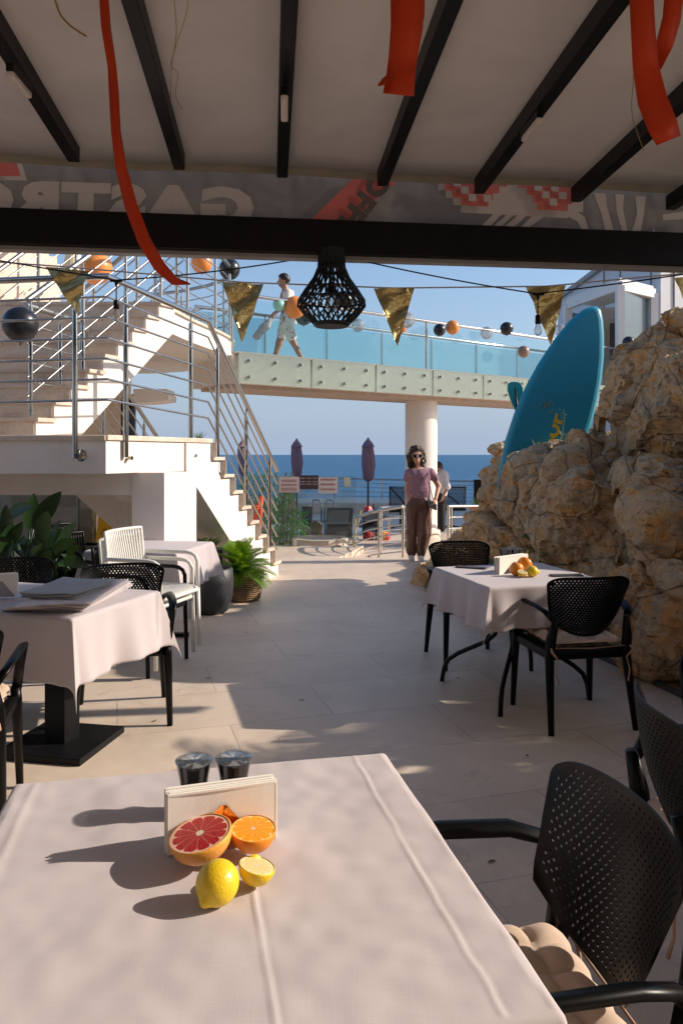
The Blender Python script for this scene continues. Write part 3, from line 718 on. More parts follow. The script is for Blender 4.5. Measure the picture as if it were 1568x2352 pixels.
# ---- festoon cable with drop bulbs
def cat(a, b, sag, n=14): return [a+(b-a)*(i/n)-V(0, 0, sag*4*(i/n)*(1-i/n)) for i in range(n+1)]
yc = 4.45
fl = thing('festoon_lights', 'black festoon cable with hanging clear bulbs across the opening', 'string lights', P(761, 590, yc))
pts = []
for seg in (cat(P(-700, 480, yc), P(265, 643, yc), 0.0, 6), cat(P(265, 643, yc), P(736, 585, yc), 0.02), cat(P(736, 585, yc), P(795, 590, yc), 0, 3), cat(P(795, 590, yc), P(1232, 674, yc), 0.012), cat(P(1232, 674, yc), P(2000, 555, yc), 0.02)):
    pts += seg if not pts else seg[1:]
m = MB(); m.tube(pts, 0.0042, 8); m.build('cable', BLACKPL, fl, smooth=True)
for (u, v, vs_) in ((267, 645, 708), (1235, 676, 742)):
    m = MB(); a = P(u, v, yc); m.tube([a+V(-0.035, 0, 0), a+V(0.035, 0, 0)], [0.006, 0.006], 8); m.tube([a, a+V(0, 0, -0.03)], [0.014, 0.006], 8)
    s = P(u, vs_, yc); m.tube([a+V(0, 0, -0.02), s+V(0, 0, 0.03)], 0.004, 6); m.build('drop', BLACKPL, fl, auto=40)
    bulb(fl, s, 0.95)
# ---- bunting
yb = 4.62
bu = thing('bunting', 'string of gold foil triangular pennants on a pale ribbon across the opening', 'bunting', P(784, 650, yb))
pts = cat(P(-600, 560, yb), P(150, 612, yb), 0.0, 4)+cat(P(150, 612, yb), P(560, 648, yb), 0.0, 4)[1:]+cat(P(560, 648, yb), P(905, 661, yb), 0, 4)[1:]+cat(P(905, 661, yb), P(1255, 657, yb), 0.0, 4)[1:]+cat(P(1255, 657, yb), P(1950, 592, yb), 0, 4)[1:]
m = MB(); m.tube(pts, 0.003, 6, sq=(1.6, 0.4)); m.build('ribbon', simple('pale_ribbon', (0.55, 0.50, 0.52), 0.5), bu)
n = N('gold_foil'); v = n.coord(); n.base(n.mix(n.ramp(n.noise(v, 8, 3), [(0.4, 0.0), (0.6, 0.5)]), (0.80, 0.66, 0.30), (0.58, 0.45, 0.18))); n.set(metal=0.9, rough=0.30)
n.bump(n.noise(v, 13, 4, 0.5, 1.2), 0.9, 0.02); GOLD = n.m
flags = [((103, 611), (204, 622), (178, 722)), ((511, 648), (605, 652), (557, 790)), ((858, 661), (951, 662), (912, 797)), ((1207, 658), (1298, 656), (1262, 797)), ((1546, 638), (1640, 634), (1600, 760))]
for i, (a, b, c) in enumerate(flags):
    A_, B_, C_ = P(*a, yb), P(*b, yb), P(*c, yb); rnd = random.Random(i+3)
    px_, py_ = rnd.random()*9, rnd.random()*9
    def fn(s, t):
        q = (A_*(1-s)+B_*s)*(1-t)+C_*t
        w = 0.016*noise.noise(V(q.x*9+px_, q.z*9+py_, 0))*1.5+0.012*math.sin(t*14+s*5+px_)*(t*(1-t)*4)
        return V(q.x, q.y-0.004+w-0.02*t, q.z)
    m = MB(); m.grid(fn, 18, 24); m.build('pennant', GOLD, bu, smooth=True)
# ---- hanging ribbons
RD = fabric('red_ribbon', (0.72, 0.085, 0.025), 0.4, 0.5)
def strip(name, label, pts, w, mtl=RD, cat_='ribbon', twist=None):
    """pts: (u,v,y,width_px,dy) centre line"""
    m = MB(); vs = []; nn = len(pts)
    # interpolate
    fine = []
    for i in range(nn-1):
        for k in range(6):
            t = k/6; fine.append([pts[i][j]*(1-t)+pts[i+1][j]*t for j in range(4)])
    fine.append(list(pts[-1]))
    for i, q in enumerate(fine):
        a = fine[max(0, i-1)]; b = fine[min(len(fine)-1, i+1)]
        du, dv = b[0]-a[0], b[1]-a[1]; ln = math.hypot(du, dv) or 1; nx, nv = -dv/ln, du/ln
        h = q[3]/2; wob = 0.02*math.sin(i*0.35)
        vs += [P(q[0]+nx*h, q[1]+nv*h, q[2]+wob), P(q[0], q[1], q[2]+wob-0.006), P(q[0]-nx*h, q[1]-nv*h, q[2]-wob)]
    fs = []
    for i in range(len(fine)-1):
        for k in (0, 1): fs.append((i*3+k, i*3+k+1, (i+1)*3+k+1, (i+1)*3+k))
    m.add(vs, fs); o = m.build(name, mtl, smooth=True, solid=0.0008)
    return tag(o, label, cat_)
strip('ribbon', 'long narrow red ribbon curling down past the beam on the left', [(230, -94, 2.6, 22), (235, -60, 2.6, 22), (243, 60, 2.6, 22), (257, 150, 2.6, 20), (262, 220, 2.6, 23), (266, 300, 2.6, 22), (277, 380, 2.6, 26), (300, 470, 2.6, 30), (330, 550, 2.6, 30), (365, 610, 2.6, 28), (400, 645, 2.6, 20), (437, 652, 2.6, 3)], 22)
strip('ribbon', 'broad red ribbon hanging from the ceiling with a torn lower end', [(938, -245, 2.3, 80), (936, -60, 2.3, 80), (934, 60, 2.3, 74), (925, 130, 2.3, 66), (920, 170, 2.3, 66), (915, 217, 2.32, 72)], 70)
strip('ribbon', 'folded edge of red ribbon beside the broad torn one', [(965, -205, 2.36, 34), (962, -60, 2.36, 30), (962, 40, 2.36, 24), (950, 80, 2.36, 12)], 20)
strip('ribbon', 'small torn flap at the end of the broad red ribbon', [(893, 176, 2.29, 14), (882, 186, 2.29, 16), (868, 196, 2.29, 4)], 20)
strip('ribbon', 'wide red ribbon hanging in the upper right corner with slanted tip', [(1462, -245, 2.3, 56), (1470, -60, 2.3, 56), (1476, 60, 2.3, 56), (1482, 150, 2.3, 60), (1498, 230, 2.3, 70), (1522, 290, 2.3, 70), (1535, 322, 2.3, 60)], 60)
strip('ribbon', 'twisted red ribbon loop behind the wide one in the right corner', [(1560, -190, 2.4, 46), (1552, -60, 2.4, 46), (1542, 40, 2.4, 42), (1526, 100, 2.4, 40), (1505, 150, 2.4, 30), (1490, 185, 2.4, 14)], 40)
TW = simple('raffia', (0.32, 0.19, 0.07), 0.8)
for lab, r, pts in (('thick raffia strand dangling in the upper left', 0.0035, [(112, -165), (120, -40), (135, 25), (155, 52), (178, 70), (198, 82)]), ('thin looped straw thread hanging beside the second rafter', 0.0012, [(395, -165), (397, -40), (405, 60), (400, 115), (393, 148), (408, 165), (407, 185), (403, 220), (418, 250)]),
                 ('fine straw thread hanging straight down from the ceiling', 0.001, [(434, -165), (432, -30), (428, 30), (405, 100), (394, 150), (391, 235)]), ('thin straw thread hanging by the right corner ribbons', 0.0013, [(1457, -165), (1455, -20), (1455, 160), (1450, 250), (1462, 300), (1478, 345)])):
    m = MB(); q = [P(u, v, 2.45) for u, v in pts]; f2 = []
    for i in range(len(q)-1):
        for k in range(4):
            t = k/4; p0 = q[max(i-1, 0)]; p1 = q[i]; p2 = q[i+1]; p3 = q[min(i+2, len(q)-1)]
            f2.append(0.5*((2*p1)+(p2-p0)*t+(2*p0-5*p1+4*p2-p3)*t*t+(3*p1-p0-3*p2+p3)*t**3))
    m.tube(f2+[q[-1]], r, 5); tag(m.build('thread', TW, smooth=True), lab, 'thread')
# ---- balloons
def balloon(u, v, r_px, y, col, label, cat_='balloon', grp=None, sq=1.06, clear=False, tilt=0.0):
    c = P(u, v, y); r = r_px*y/F
    t = thing('balloon', label, cat_, c-V(0, 0, r), 0, grp)
    pr = [(0.0005, -1.12)]+[(math.cos(a)*1.0, math.sin(a)*(1.0 if a > 0 else 1.06)) for a in [math.pi*(-0.47+0.94*i/18) for i in range(19)]]+[(0.0005, 1.0)]
    m = MB(); m.lathe([(p*r, q*r) for p, q in pr], c, 28); 
    if clear: mt = glassy('clear_balloon', (0.86, 0.88, 0.88), 0.07, 0.22, (0.75, 0.75, 0.72))
    else: mt = simple('balloon_%d_%d_%d' % tuple(int(x*255) for x in col), col, 0.32, 0, 0.04, 3, spec=0.5)
    m.build('skin', mt, t, smooth=True)
    m = MB(); m.lathe([(0.0005, -1.10*r), (0.05*r, -1.17*r), (0.07*r, -1.21*r)], c, 8); m.build('knot', mt, t)
OR = (0.80, 0.27, 0.06); BK = (0.012, 0.012, 0.014); BR = (0.30, 0.18, 0.14); MT = (0.30, 0.62, 0.52)
g = 'balloons strung along the footbridge and stairs'
balloon(220, 614, 37, 8.9, OR, 'large orange balloon behind the landing handrail, upper left', grp=g)
balloon(47, 744, 40, 6.6, BK, 'large black balloon at the left edge behind the landing rail', grp=g)
balloon(463, 603, 24, 11.5, OR, 'orange balloon tied to the curved balcony rail', grp=g)
balloon(527, 617, 24, 11.0, BK, 'black balloon against the sky just left of the man', grp=g)
balloon(640, 699, 14, 11.1, MT, 'small mint green balloon in front of the walking man', grp=g)
balloon(677, 705, 25, 11.2, OR, 'orange balloon beside the walking man on the bridge rail', grp=g)
balloon(697, 726, 20, 11.5, BK, 'black balloon partly behind the left side of the lantern', grp=g)
balloon(789, 690, 23, 11.9, BK, 'black balloon seen through the lantern ribs', grp=g)
balloon(822, 746, 15, 11.9, None, 'clear balloon just right of the lantern base', clear=True, grp=g)
balloon(934, 734, 18, 12.0, None, 'clear confetti balloon right behind the third gold pennant', clear=True, grp=g)
balloon(922, 752, 12, 12.5, OR, 'small orange balloon peeking out behind the third pennant', grp=g)
balloon(1009, 757, 14, 12.6, BK, 'black balloon left of the orange one at mid bridge', grp=g)
balloon(1039, 751, 16, 12.7, OR, 'orange balloon between a black and a clear one on the bridge rail', grp=g)
balloon(1117, 764, 14, 13.2, None, 'clear balloon between orange and black ones at mid bridge', clear=True, grp=g)
balloon(1163, 754, 15, 13.5, BK, 'black balloon to the right of the clear one', grp=g)
balloon(1202, 807, 13.5, 13.7, BR, 'brown balloon hanging lowest against the bridge glass', grp=g)
balloon(1285, 757, 13, 14.3, None, 'clear balloon between the pennant tip and the surfboard', clear=True, grp=g)
balloon(1443, 786, 14, 15.5, BK, 'black balloon at the right end of the bridge above the rock', grp=g)
# ================================================================ rock outcrop, right
def m_rock():
    n = N('rock'); v = n.coord('Object')
    a = n.noise(v, 1.3, 8, 0.62, 0.8); b = n.noise(v, 5, 8, 0.65, 0.5); c = n.noise(v, 26, 6, 0.6)
    col = n.ramp(a, [(0.28, (0.26, 0.22, 0.175)), (0.42, (0.46, 0.375, 0.275)), (0.53, (0.60, 0.44, 0.27)), (0.62, (0.54, 0.43, 0.315)), (0.72, (0.36, 0.34, 0.31))])
    och = n.ramp(b, [(0.52, 0.0), (0.62, 0.85)]); col = n.mix(och, col, (0.66, 0.36, 0.12))
    pale = n.ramp(n.noise(v, 3.1, 9, 0.7, 1.2), [(0.54, 0.0), (0.68, 0.7)]); col = n.mix(pale, col, (0.66, 0.57, 0.46))
    dk = n.ramp(n.noise(n.coord('Object', scale=(1, 1, 2.5)), 9, 8, 0.7, 1.0), [(0.33, 0.75), (0.47, 0.0)]); col = n.mix(dk, col, (0.07, 0.055, 0.045))
    w = n.node('ShaderNodeTexVoronoi', feature='DISTANCE_TO_EDGE'); w.inputs['Scale'].default_value = 2.6
    wv = n.mix(0.18, v, n.node('ShaderNodeTexNoise').outputs[1]); n.link(wv, w.inputs['Vector'])
    crack = n.ramp(w.outputs[0], [(0.0, 1.0), (0.022, 0.0)])
    col = n.mix(n.math('MULTIPLY', crack, 0.35), col, (0.05, 0.04, 0.03)); n.base(n.mix(1.0, col, (0.93, 0.85, 0.76), 'MULTIPLY')); n.set(rough=0.95, spec=0.15)
    h = n.math('ADD', n.math('MULTIPLY', b, 1.0), n.math('MULTIPLY', c, 0.5)); h = n.math('SUBTRACT', h, n.math('MULTIPLY', crack, 0.5))
    n.bump(h, 0.9, 0.03); return n.m
BOULD = []
def bd_(u, v, y, rx, ry, rz, seed, rz_=0.0, tilt=0.0): BOULD.append((P(u, v, y), (rx, ry, rz), seed, rz_, tilt))
bd_(1606, 972, 6.55, 0.66, 0.9, 1.02, 3, 0.3, -0.12)
bd_(1650, 950, 6.3, 0.8, 0.9, 0.72, 13, 0.1)
bd_(1392, 1105, 7.0, 0.38, 0.75, 0.55, 5, 0.2, -0.5)
bd_(1200, 1115, 8.0, 0.42, 0.6, 0.50, 7, 0.4)
bd_(1165, 1090, 8.9, 0.26, 0.5, 0.42, 8, 0.2)
bd_(1235, 1180, 7.6, 0.62, 0.9, 0.62, 9, 0.0)
bd_(1380, 1190, 6.35, 0.52, 0.75, 0.60, 11, 0.3)
bd_(1530, 1240, 5.75, 0.52, 0.75, 0.58, 14, -0.2)
bd_(1420, 1330, 6.1, 0.50, 0.6, 0.42, 16, 0.5)
bd_(1300, 1310, 6.9, 0.55, 0.6, 0.45, 17, 0.1)
bd_(1510, 1420, 5.5, 0.42, 0.6, 0.42, 19, 0.2)
bd_(1590, 1440, 5.05, 0.40, 0.5, 0.40, 20, 0.6)
bd_(1190, 1275, 8.2, 0.60, 0.8, 0.40, 22, 0.1)
bd_(1130, 1275, 10.2, 0.50, 0.9, 0.36, 24, 0.3)
bd_(1075, 1300, 9.3, 0.33, 0.75, 0.26, 25, 0.3)
bd_(1215, 1065, 8.2, 0.40, 0.5, 0.22, 26, 0.0)
bd_(1012, 1345, 8.6, 0.13, 0.32, 0.26, 27, 0.3)
for i, (x, y, z, r) in enumerate([(3.3, 7.8, 0.7, 1.2), (3.9, 6.6, 0.8, 1.4), (3.5, 5.3, 0.6, 1.15), (3.0, 4.6, 0.1, 0.7), (3.4, 3.15, 0.5, 0.95), (3.15, 2.8, 0.7, 1.1), (3.6, 2.2, 0.6, 1.15), (3.5, 1.5, 0.45, 1.0), (3.3, 9.5, 0.3, 0.9), (4.3, 4.1, 0.4, 1.25), (4.4, 6.0, 1.0, 1.2)]):  # boulders mostly out of view, placed and sized to keep sun off the floor
    BOULD.append((V(x, y, z), (r, r*0.9, r), 40+i, 0.2*i, 0.0))
def rock_sdf(X, Y, Z):
    wx = 0.07*vnoise(X*1.3, Y*1.3, Z*1.3, 1); wy = 0.07*vnoise(X*1.3+9, Y*1.3, Z*1.3, 2); wz = 0.07*vnoise(X*1.3, Y*1.3+7, Z*1.3, 3)
    X = X+wx; Y = Y+wy; Z = Z+wz
    D = np.full(X.shape, 9.0)
    for c, r, seed, rot, tilt in BOULD:
        R = np.random.RandomState(seed); nn = R.normal(size=(15, 3)); nn /= np.linalg.norm(nn, axis=1)[:, None]; dd = 0.66+0.32*R.rand(15)
        M = np.array(Matrix.Rotation(rot, 3, 'Z') @ Matrix.Rotation(tilt, 3, 'Y')).T
        px, py, pz = X-c.x, Y-c.y, Z-c.z
        m = (np.abs(px) < r[0]*1.7+0.3) & (np.abs(py) < r[1]*1.7+0.3) & (np.abs(pz) < r[2]*1.7+0.3)
        if not m.any(): continue
        a, b, e = px[m], py[m], pz[m]
        q = [(M[i][0]*a+M[i][1]*b+M[i][2]*e)/r[i] for i in range(3)]
        pw = 3.4; d = (np.abs(q[0])**pw+np.abs(q[1])**pw+np.abs(q[2])**pw)**(1/pw)-0.93
        for i in range(15):
            d = np.maximum(d, nn[i][0]*q[0]+nn[i][1]*q[1]+nn[i][2]*q[2]-dd[i])
        d = d*min(r)
        D[m] = np.minimum(D[m], d)
    return D
lo, hi = (0.75, 1.0, -0.12), (4.4, 11.2, 3.0); hh = 0.05
vs, fs = sdf_mesh(rock_sdf, lo, hi, hh)
# subdivide once through a temporary mesh, then displace
def subdivide(vs, fs):
    e = np.concatenate([np.sort(fs[:, [i, (i+1) % 4]], 1) for i in range(4)], 0)
    key = e[:, 0]*len(vs)+e[:, 1]; uq, inv = np.unique(key, return_inverse=True)
    ea, eb = uq//len(vs), uq % len(vs); n0 = len(vs); n1 = n0+len(uq)
    V2 = np.concatenate([vs, (vs[ea]+vs[eb])/2, vs[fs].mean(1)], 0); k = len(fs); inv = inv.reshape(4, k)+n0; cen = np.arange(k)+n1
    F2 = [np.stack([fs[:, i], inv[i], cen, inv[i-1]], 1) for i in range(4)]
    return V2, np.concatenate(F2, 0)
def vnormals(vs, fs):
    a = vs[fs[:, 2]]-vs[fs[:, 0]]; b = vs[fs[:, 3]]-vs[fs[:, 1]]; fn = np.cross(a, b); out = np.zeros_like(vs)
    for i in range(4): np.add.at(out, fs[:, i], fn)
    return out/(np.linalg.norm(out, axis=1)[:, None]+1e-9)
vs, fs = subdivide(vs, fs)
nv = vnormals(vs, fs); X, Y, Z = vs[:, 0], vs[:, 1], vs[:, 2]
d = np.zeros(len(vs))
for k, (fr, am) in enumerate(((1.3, 0.04), (3.1, 0.016), (8.5, 0.010), (19, 0.009), (40, 0.005))):
    w = vnoise(X*fr+3*k, Y*fr, Z*fr*1.5, 10+k)
    d += am*(1-2*np.abs(w)) if k in (0, 1, 2) else am*w
d -= 0.03
# voronoi-like fissures
def cells(X, Y, Z, sc, sd):
    x, y, z = X*sc, Y*sc, Z*sc; ix, iy, iz = np.floor(x).astype(int), np.floor(y).astype(int), np.floor(z).astype(int)
    f1 = np.full(x.shape, 9.0); f2 = np.full(x.shape, 9.0); idc = np.zeros(x.shape); ox = np.zeros(x.shape); oy = ox.copy(); oz = ox.copy()
    for a in (-1, 0, 1):
        for b in (-1, 0, 1):
            for c in (-1, 0, 1):
                jx, jy, jz = ix+a, iy+b, iz+c
                dx = jx+nhash(jx, jy, jz, sd)-x; dy = jy+nhash(jx, jy, jz, sd+1)-y; dz = jz+nhash(jx, jy, jz, sd+2)-z
                q = np.sqrt(dx*dx+dy*dy+dz*dz); h_ = nhash(jx, jy, jz, sd+3)
                n1 = q < f1; f2 = np.where(n1, f1, np.minimum(f2, q)); idc = np.where(n1, h_, idc); ox = np.where(n1, dx, ox); oy = np.where(n1, dy, oy); oz = np.where(n1, dz, oz); f1 = np.where(n1, q, f1)
    return f1, f2, idc, ox, oy, oz
wx = X+0.12*vnoise(X*3, Y*3, Z*3, 31); wy = Y+0.12*vnoise(X*3, Y*3, Z*3, 32); wz = Z*1.25+0.12*vnoise(X*3, Y*3, Z*3, 33)
def facet(idc, ox, oy, oz):
    a = idc*6.283*7; b = (idc*13.7 % 1.0)*2-1; c = np.sqrt(1-b*b); return ox*np.cos(a)*c+oy*np.sin(a)*c+oz*b
f1, f2, idc, ox, oy, oz = cells(wx, wy, wz, 0.95, 50); d += 0.20*facet(idc, ox, oy, oz)/0.95; d += (idc-0.5)*0.05-0.06*np.exp(-((f2-f1)/0.035)**2)
f1, f2, idc, ox, oy, oz = cells(wx, wy, wz, 3.0, 60); d += 0.14*facet(idc, ox, oy, oz)/3.0;
f1, f2, idc, ox, oy, oz = cells(wx+0.03*vnoise(X*9, Y*9, Z*9, 71), wy, wz, 9.5, 80); d += 0.20*facet(idc, ox, oy, oz)/9.5; f2 = f2+9; d += (idc-0.5)*0.018-0.012*np.exp(-((f2-f1)/0.06)**2)
vs = vs+nv*d[:, None]
nv = None
ROCK = m_rock()
tag(npmesh('rock_outcrop', vs, fs, ROCK, smooth=False), 'rugged ochre and grey rock outcrop rising beside the right table', 'rock')
# ================================================================ paddle board behind the rock
TEAL = simple('board_teal', (0.002, 0.23, 0.36), 0.45, 0, 0.03, 2, spec=0.5); TEALR = simple('board_rail_teal', (0.008, 0.26, 0.37), 0.4, 0, 0.03, 2); TEALL = simple('paddle_teal', (0.03, 0.33, 0.36), 0.4, 0, 0.05, 5)
YB = 7.75
sup = thing('paddle_board', 'large teal inflatable paddle board with yellow lettering leaning behind the rock', 'paddle board', P(1250, 1330, YB))
outl = [(1367, 703), (1378, 712), (1383, 735), (1385.5, 770), (1385, 820), (1380, 870), (1371, 920), (1358, 970), (1340, 1025), (1316, 1090), (1290, 1150), (1262, 1210), (1236, 1265), (1210, 1300), (1180, 1310), (1155, 1295), (1140, 1255), (1135, 1200), (1138, 1130), (1147, 1070), (1160, 1010), (1180, 950), (1205, 890), (1235, 835), (1270, 782), (1305, 738), (1335, 713), (1353, 704)]
KY = 0.06
def yb_(u): return (YB-KY*2.3)/(1-KY*(u-CX)/F)
def flat(p, dy=0.0): return V(p.x, YB+KY*(p.x-2.3)+dy, p.z)
ctr = [P(u, v, yb_(u)) for u, v in outl]
R_ = 0.075
def inset(pts, dd):
    n = len(pts); out = []
    for i in range(n):
        a = pts[i-1]; b = pts[(i+1) % n]; t = (b-a).normalized(); nn = V(-t.z, 0, t.x)     # in xz plane
        out.append(pts[i]-nn*dd*(-1))
    return out
cen = sum(ctr, V(0, 0, 0))/len(ctr)
t0 = inset(ctr, 0.05); sgn = 1 if (t0[5]-cen).length < (ctr[5]-cen).length else -1
rings = []
for k in range(9):
    ph = -math.pi/2+math.pi*k/8; ii = R_*(1-math.cos(ph))*0.9
    rings.append([flat(p, math.sin(ph)*R_) for p in inset(ctr, sgn*ii)])
m = MB(); nn_ = len(ctr); fr = [i for i in range(nn_)]
m.add([p for r in rings for p in r], [(k*nn_+i, k*nn_+(i+1) % nn_, (k+1)*nn_+(i+1) % nn_, (k+1)*nn_+i) for k in range(8) for i in range(nn_)]+[tuple(8*nn_+i for i in range(nn_))])
m.build('rail', TEALR, sup, smooth=True)
m = MB(); m.add([p-V(0, 0.0015, 0) for p in rings[0]]+[p+V(0, 0.0, 0) for p in rings[1]], [tuple(range(nn_-1, -1, -1))]+[(i, (i+1) % nn_, nn_+(i+1) % nn_, nn_+i) for i in range(nn_)])
m.build('deck', TEAL, sup)
YEL = simple('print_yellow', (0.58, 0.40, 0.02), 0.6, 0, 0.03)
def textmesh(txt, off=0.03, sp=1.0):
    cu = bpy.data.curves.new('txt', 'FONT'); cu.body = txt; cu.size = 1.0; cu.offset = off; cu.resolution_u = 3; cu.space_character = sp
    o = bpy.data.objects.new('txt', cu); scene.collection.objects.link(o)
    me = bpy.data.meshes.new_from_object(o.evaluated_get(bpy.context.evaluated_depsgraph_get())); bpy.data.objects.remove(o)
    xs = [v.co.x for v in me.vertices]; x0, x1 = min(xs), max(xs)
    return [((v.co.x-x0), v.co.y) for v in me.vertices], [tuple(p.vertices) for p in me.polygons], x1-x0
def text_on(m, txt, o, right, up, h, width=None, off=0.03, sp=1.0):
    vs, fs, w = textmesh(txt, off, sp); k = h/0.70; kx = (width/w) if width else k
    m.add([o+right*(x*kx)+up*(y*k) for x, y in vs], fs)
yf = YB-R_-0.004
def BP(u, v):
    q = P(u, v, yb_(u)-R_); return flat(q, -R_-0.006)
m = MB(); o_ = BP(1272, 1030); e_ = BP(1293.5, 950.5); r_ = (e_-o_); wd_ = r_.length; r_.normalize(); up_ = V(-r_.z, 0, r_.x)
if up_.x > 0: up_ = -up_
text_on(m, 'SUP', o_, r_, up_, 0.132, wd_, 0.045); m.build('lettering', YEL, sup)
m = MB(); cc_ = BP(1255, 933.6); rr = 13.2/F*YB
word = "WHAT'S  TO  SEE  UP  THERE  "
for i, ch in enumerate(word):
    if ch == ' ': continue
    an = math.radians(-25)-2*math.pi*i/len(word)
    outw = V(math.cos(an), 0, math.sin(an)); rt = V(math.sin(an), 0, -math.cos(an))
    text_on(m, ch, cc_+outw*rr-rt*0.004, rt, outw, 0.014, None, 0.02)
tri = [BP(1251, 924.5), BP(1260.5, 930.8), BP(1248.3, 937)]
for a, b in ((tri[0], tri[1]), (tri[1], tri[2]), (tri[2], tri[0])): m.bar(a, b, 0.001, 0.006, up=(0, 0, 1)) if False else m.tube([a, b], 0.0032, 4)
m.tube([tri[1], (tri[0]+tri[2])/2+V(0.01, 0, 0), tri[0]*0.35+tri[1]*0.65], 0.0022, 4)
m.build('emblem', simple('print_tan', (0.30, 0.28, 0.10), 0.6), sup)
pd = thing('paddle', 'teal paddle blade poking up left of the paddle board', 'paddle', P(1195, 1200, 8.3))
bl_ = [(1182, 876), (1194, 878), (1201, 890), (1201, 905), (1197, 925), (1192, 945), (1189, 950), (1184, 945), (1172, 918), (1165, 895), (1166, 881), (1172, 877)]
m = MB(); m.prism([P(u, v, 8.3) for u, v in bl_], (0, 0.025, 0)); m.build('blade', TEALL, pd, bevel=0.006)
m = MB(); m.tube([P(1183, 890, 8.285), P(1188, 945, 8.30), P(1225, 1100, 8.35), P(1240, 1200, 8.4)], [0.006, 0.014, 0.014, 0.014], 10); m.build('shaft', BLACKPL, pd, smooth=True)
# ================================================================ chairs, tables, cloths
def m_pad():
    n = N('cushion_cotton'); v = n.coord(); f = n.noise(v, 9, 5)
    n.base(n.ramp(f, [(0.3, (0.50, 0.37, 0.28)), (0.7, (0.60, 0.46, 0.36))])); n.set(rough=0.95, spec=0.1, sheen=0.1); n.bump(n.noise(v, 350, 2), 0.25, 0.001); return n.m
PAD = m_pad()
def panelmesh(fn, nu, nv, cellfn, hole=0.30, seg=8):
    """perforated sheet: fn(s,t) -> point, cells staggered; cellfn(i,j) True -> hole"""
    m = MB(); grid = {}
    def vid(p, cache={}): pass
    vs = []; fs = []; idx = {}
    def corner(i2, j):
        k = (i2, j)
        if k not in idx: idx[k] = len(vs); vs.append(fn(i2/(2*nu), j/nv))
        return idx[k]
    for j in range(nv):
        sh = j % 2
        cols = [(-1, 1)] if False else []
        i2 = 0
        edges = [0]+[x for x in range(1 if sh else 2, 2*nu, 2)]+[2*nu]
        for a, b in zip(edges[:-1], edges[1:]):
            q = [corner(a, j)]; 
            if b-a == 2: q.append(corner(a+1, j))
            q.append(corner(b, j)); q.append(corner(b, j+1))
            if b-a == 2: q.append(corner(a+1, j+1))
            q.append(corner(a, j+1))
            c0, c1 = (a+b)/2/(2*nu), (j+0.5)/nv
            if b-a == 2 and cellfn(c0, c1):
                ring = []
                for k in range(6):
                    an = [-2.356, -1.571, -0.785, 0.785, 1.571, 2.356][k]
                    ring.append(len(vs)); vs.append(fn(c0+hole*math.cos(an)*1.05/nu, c1+hole*math.sin(an)/nv*1.15))
                for k in range(6): fs.append((q[k], q[(k+1) % 6], ring[(k+1) % 6], ring[k]))
            else: fs.append(tuple(q))
    m.add(vs, fs); return m
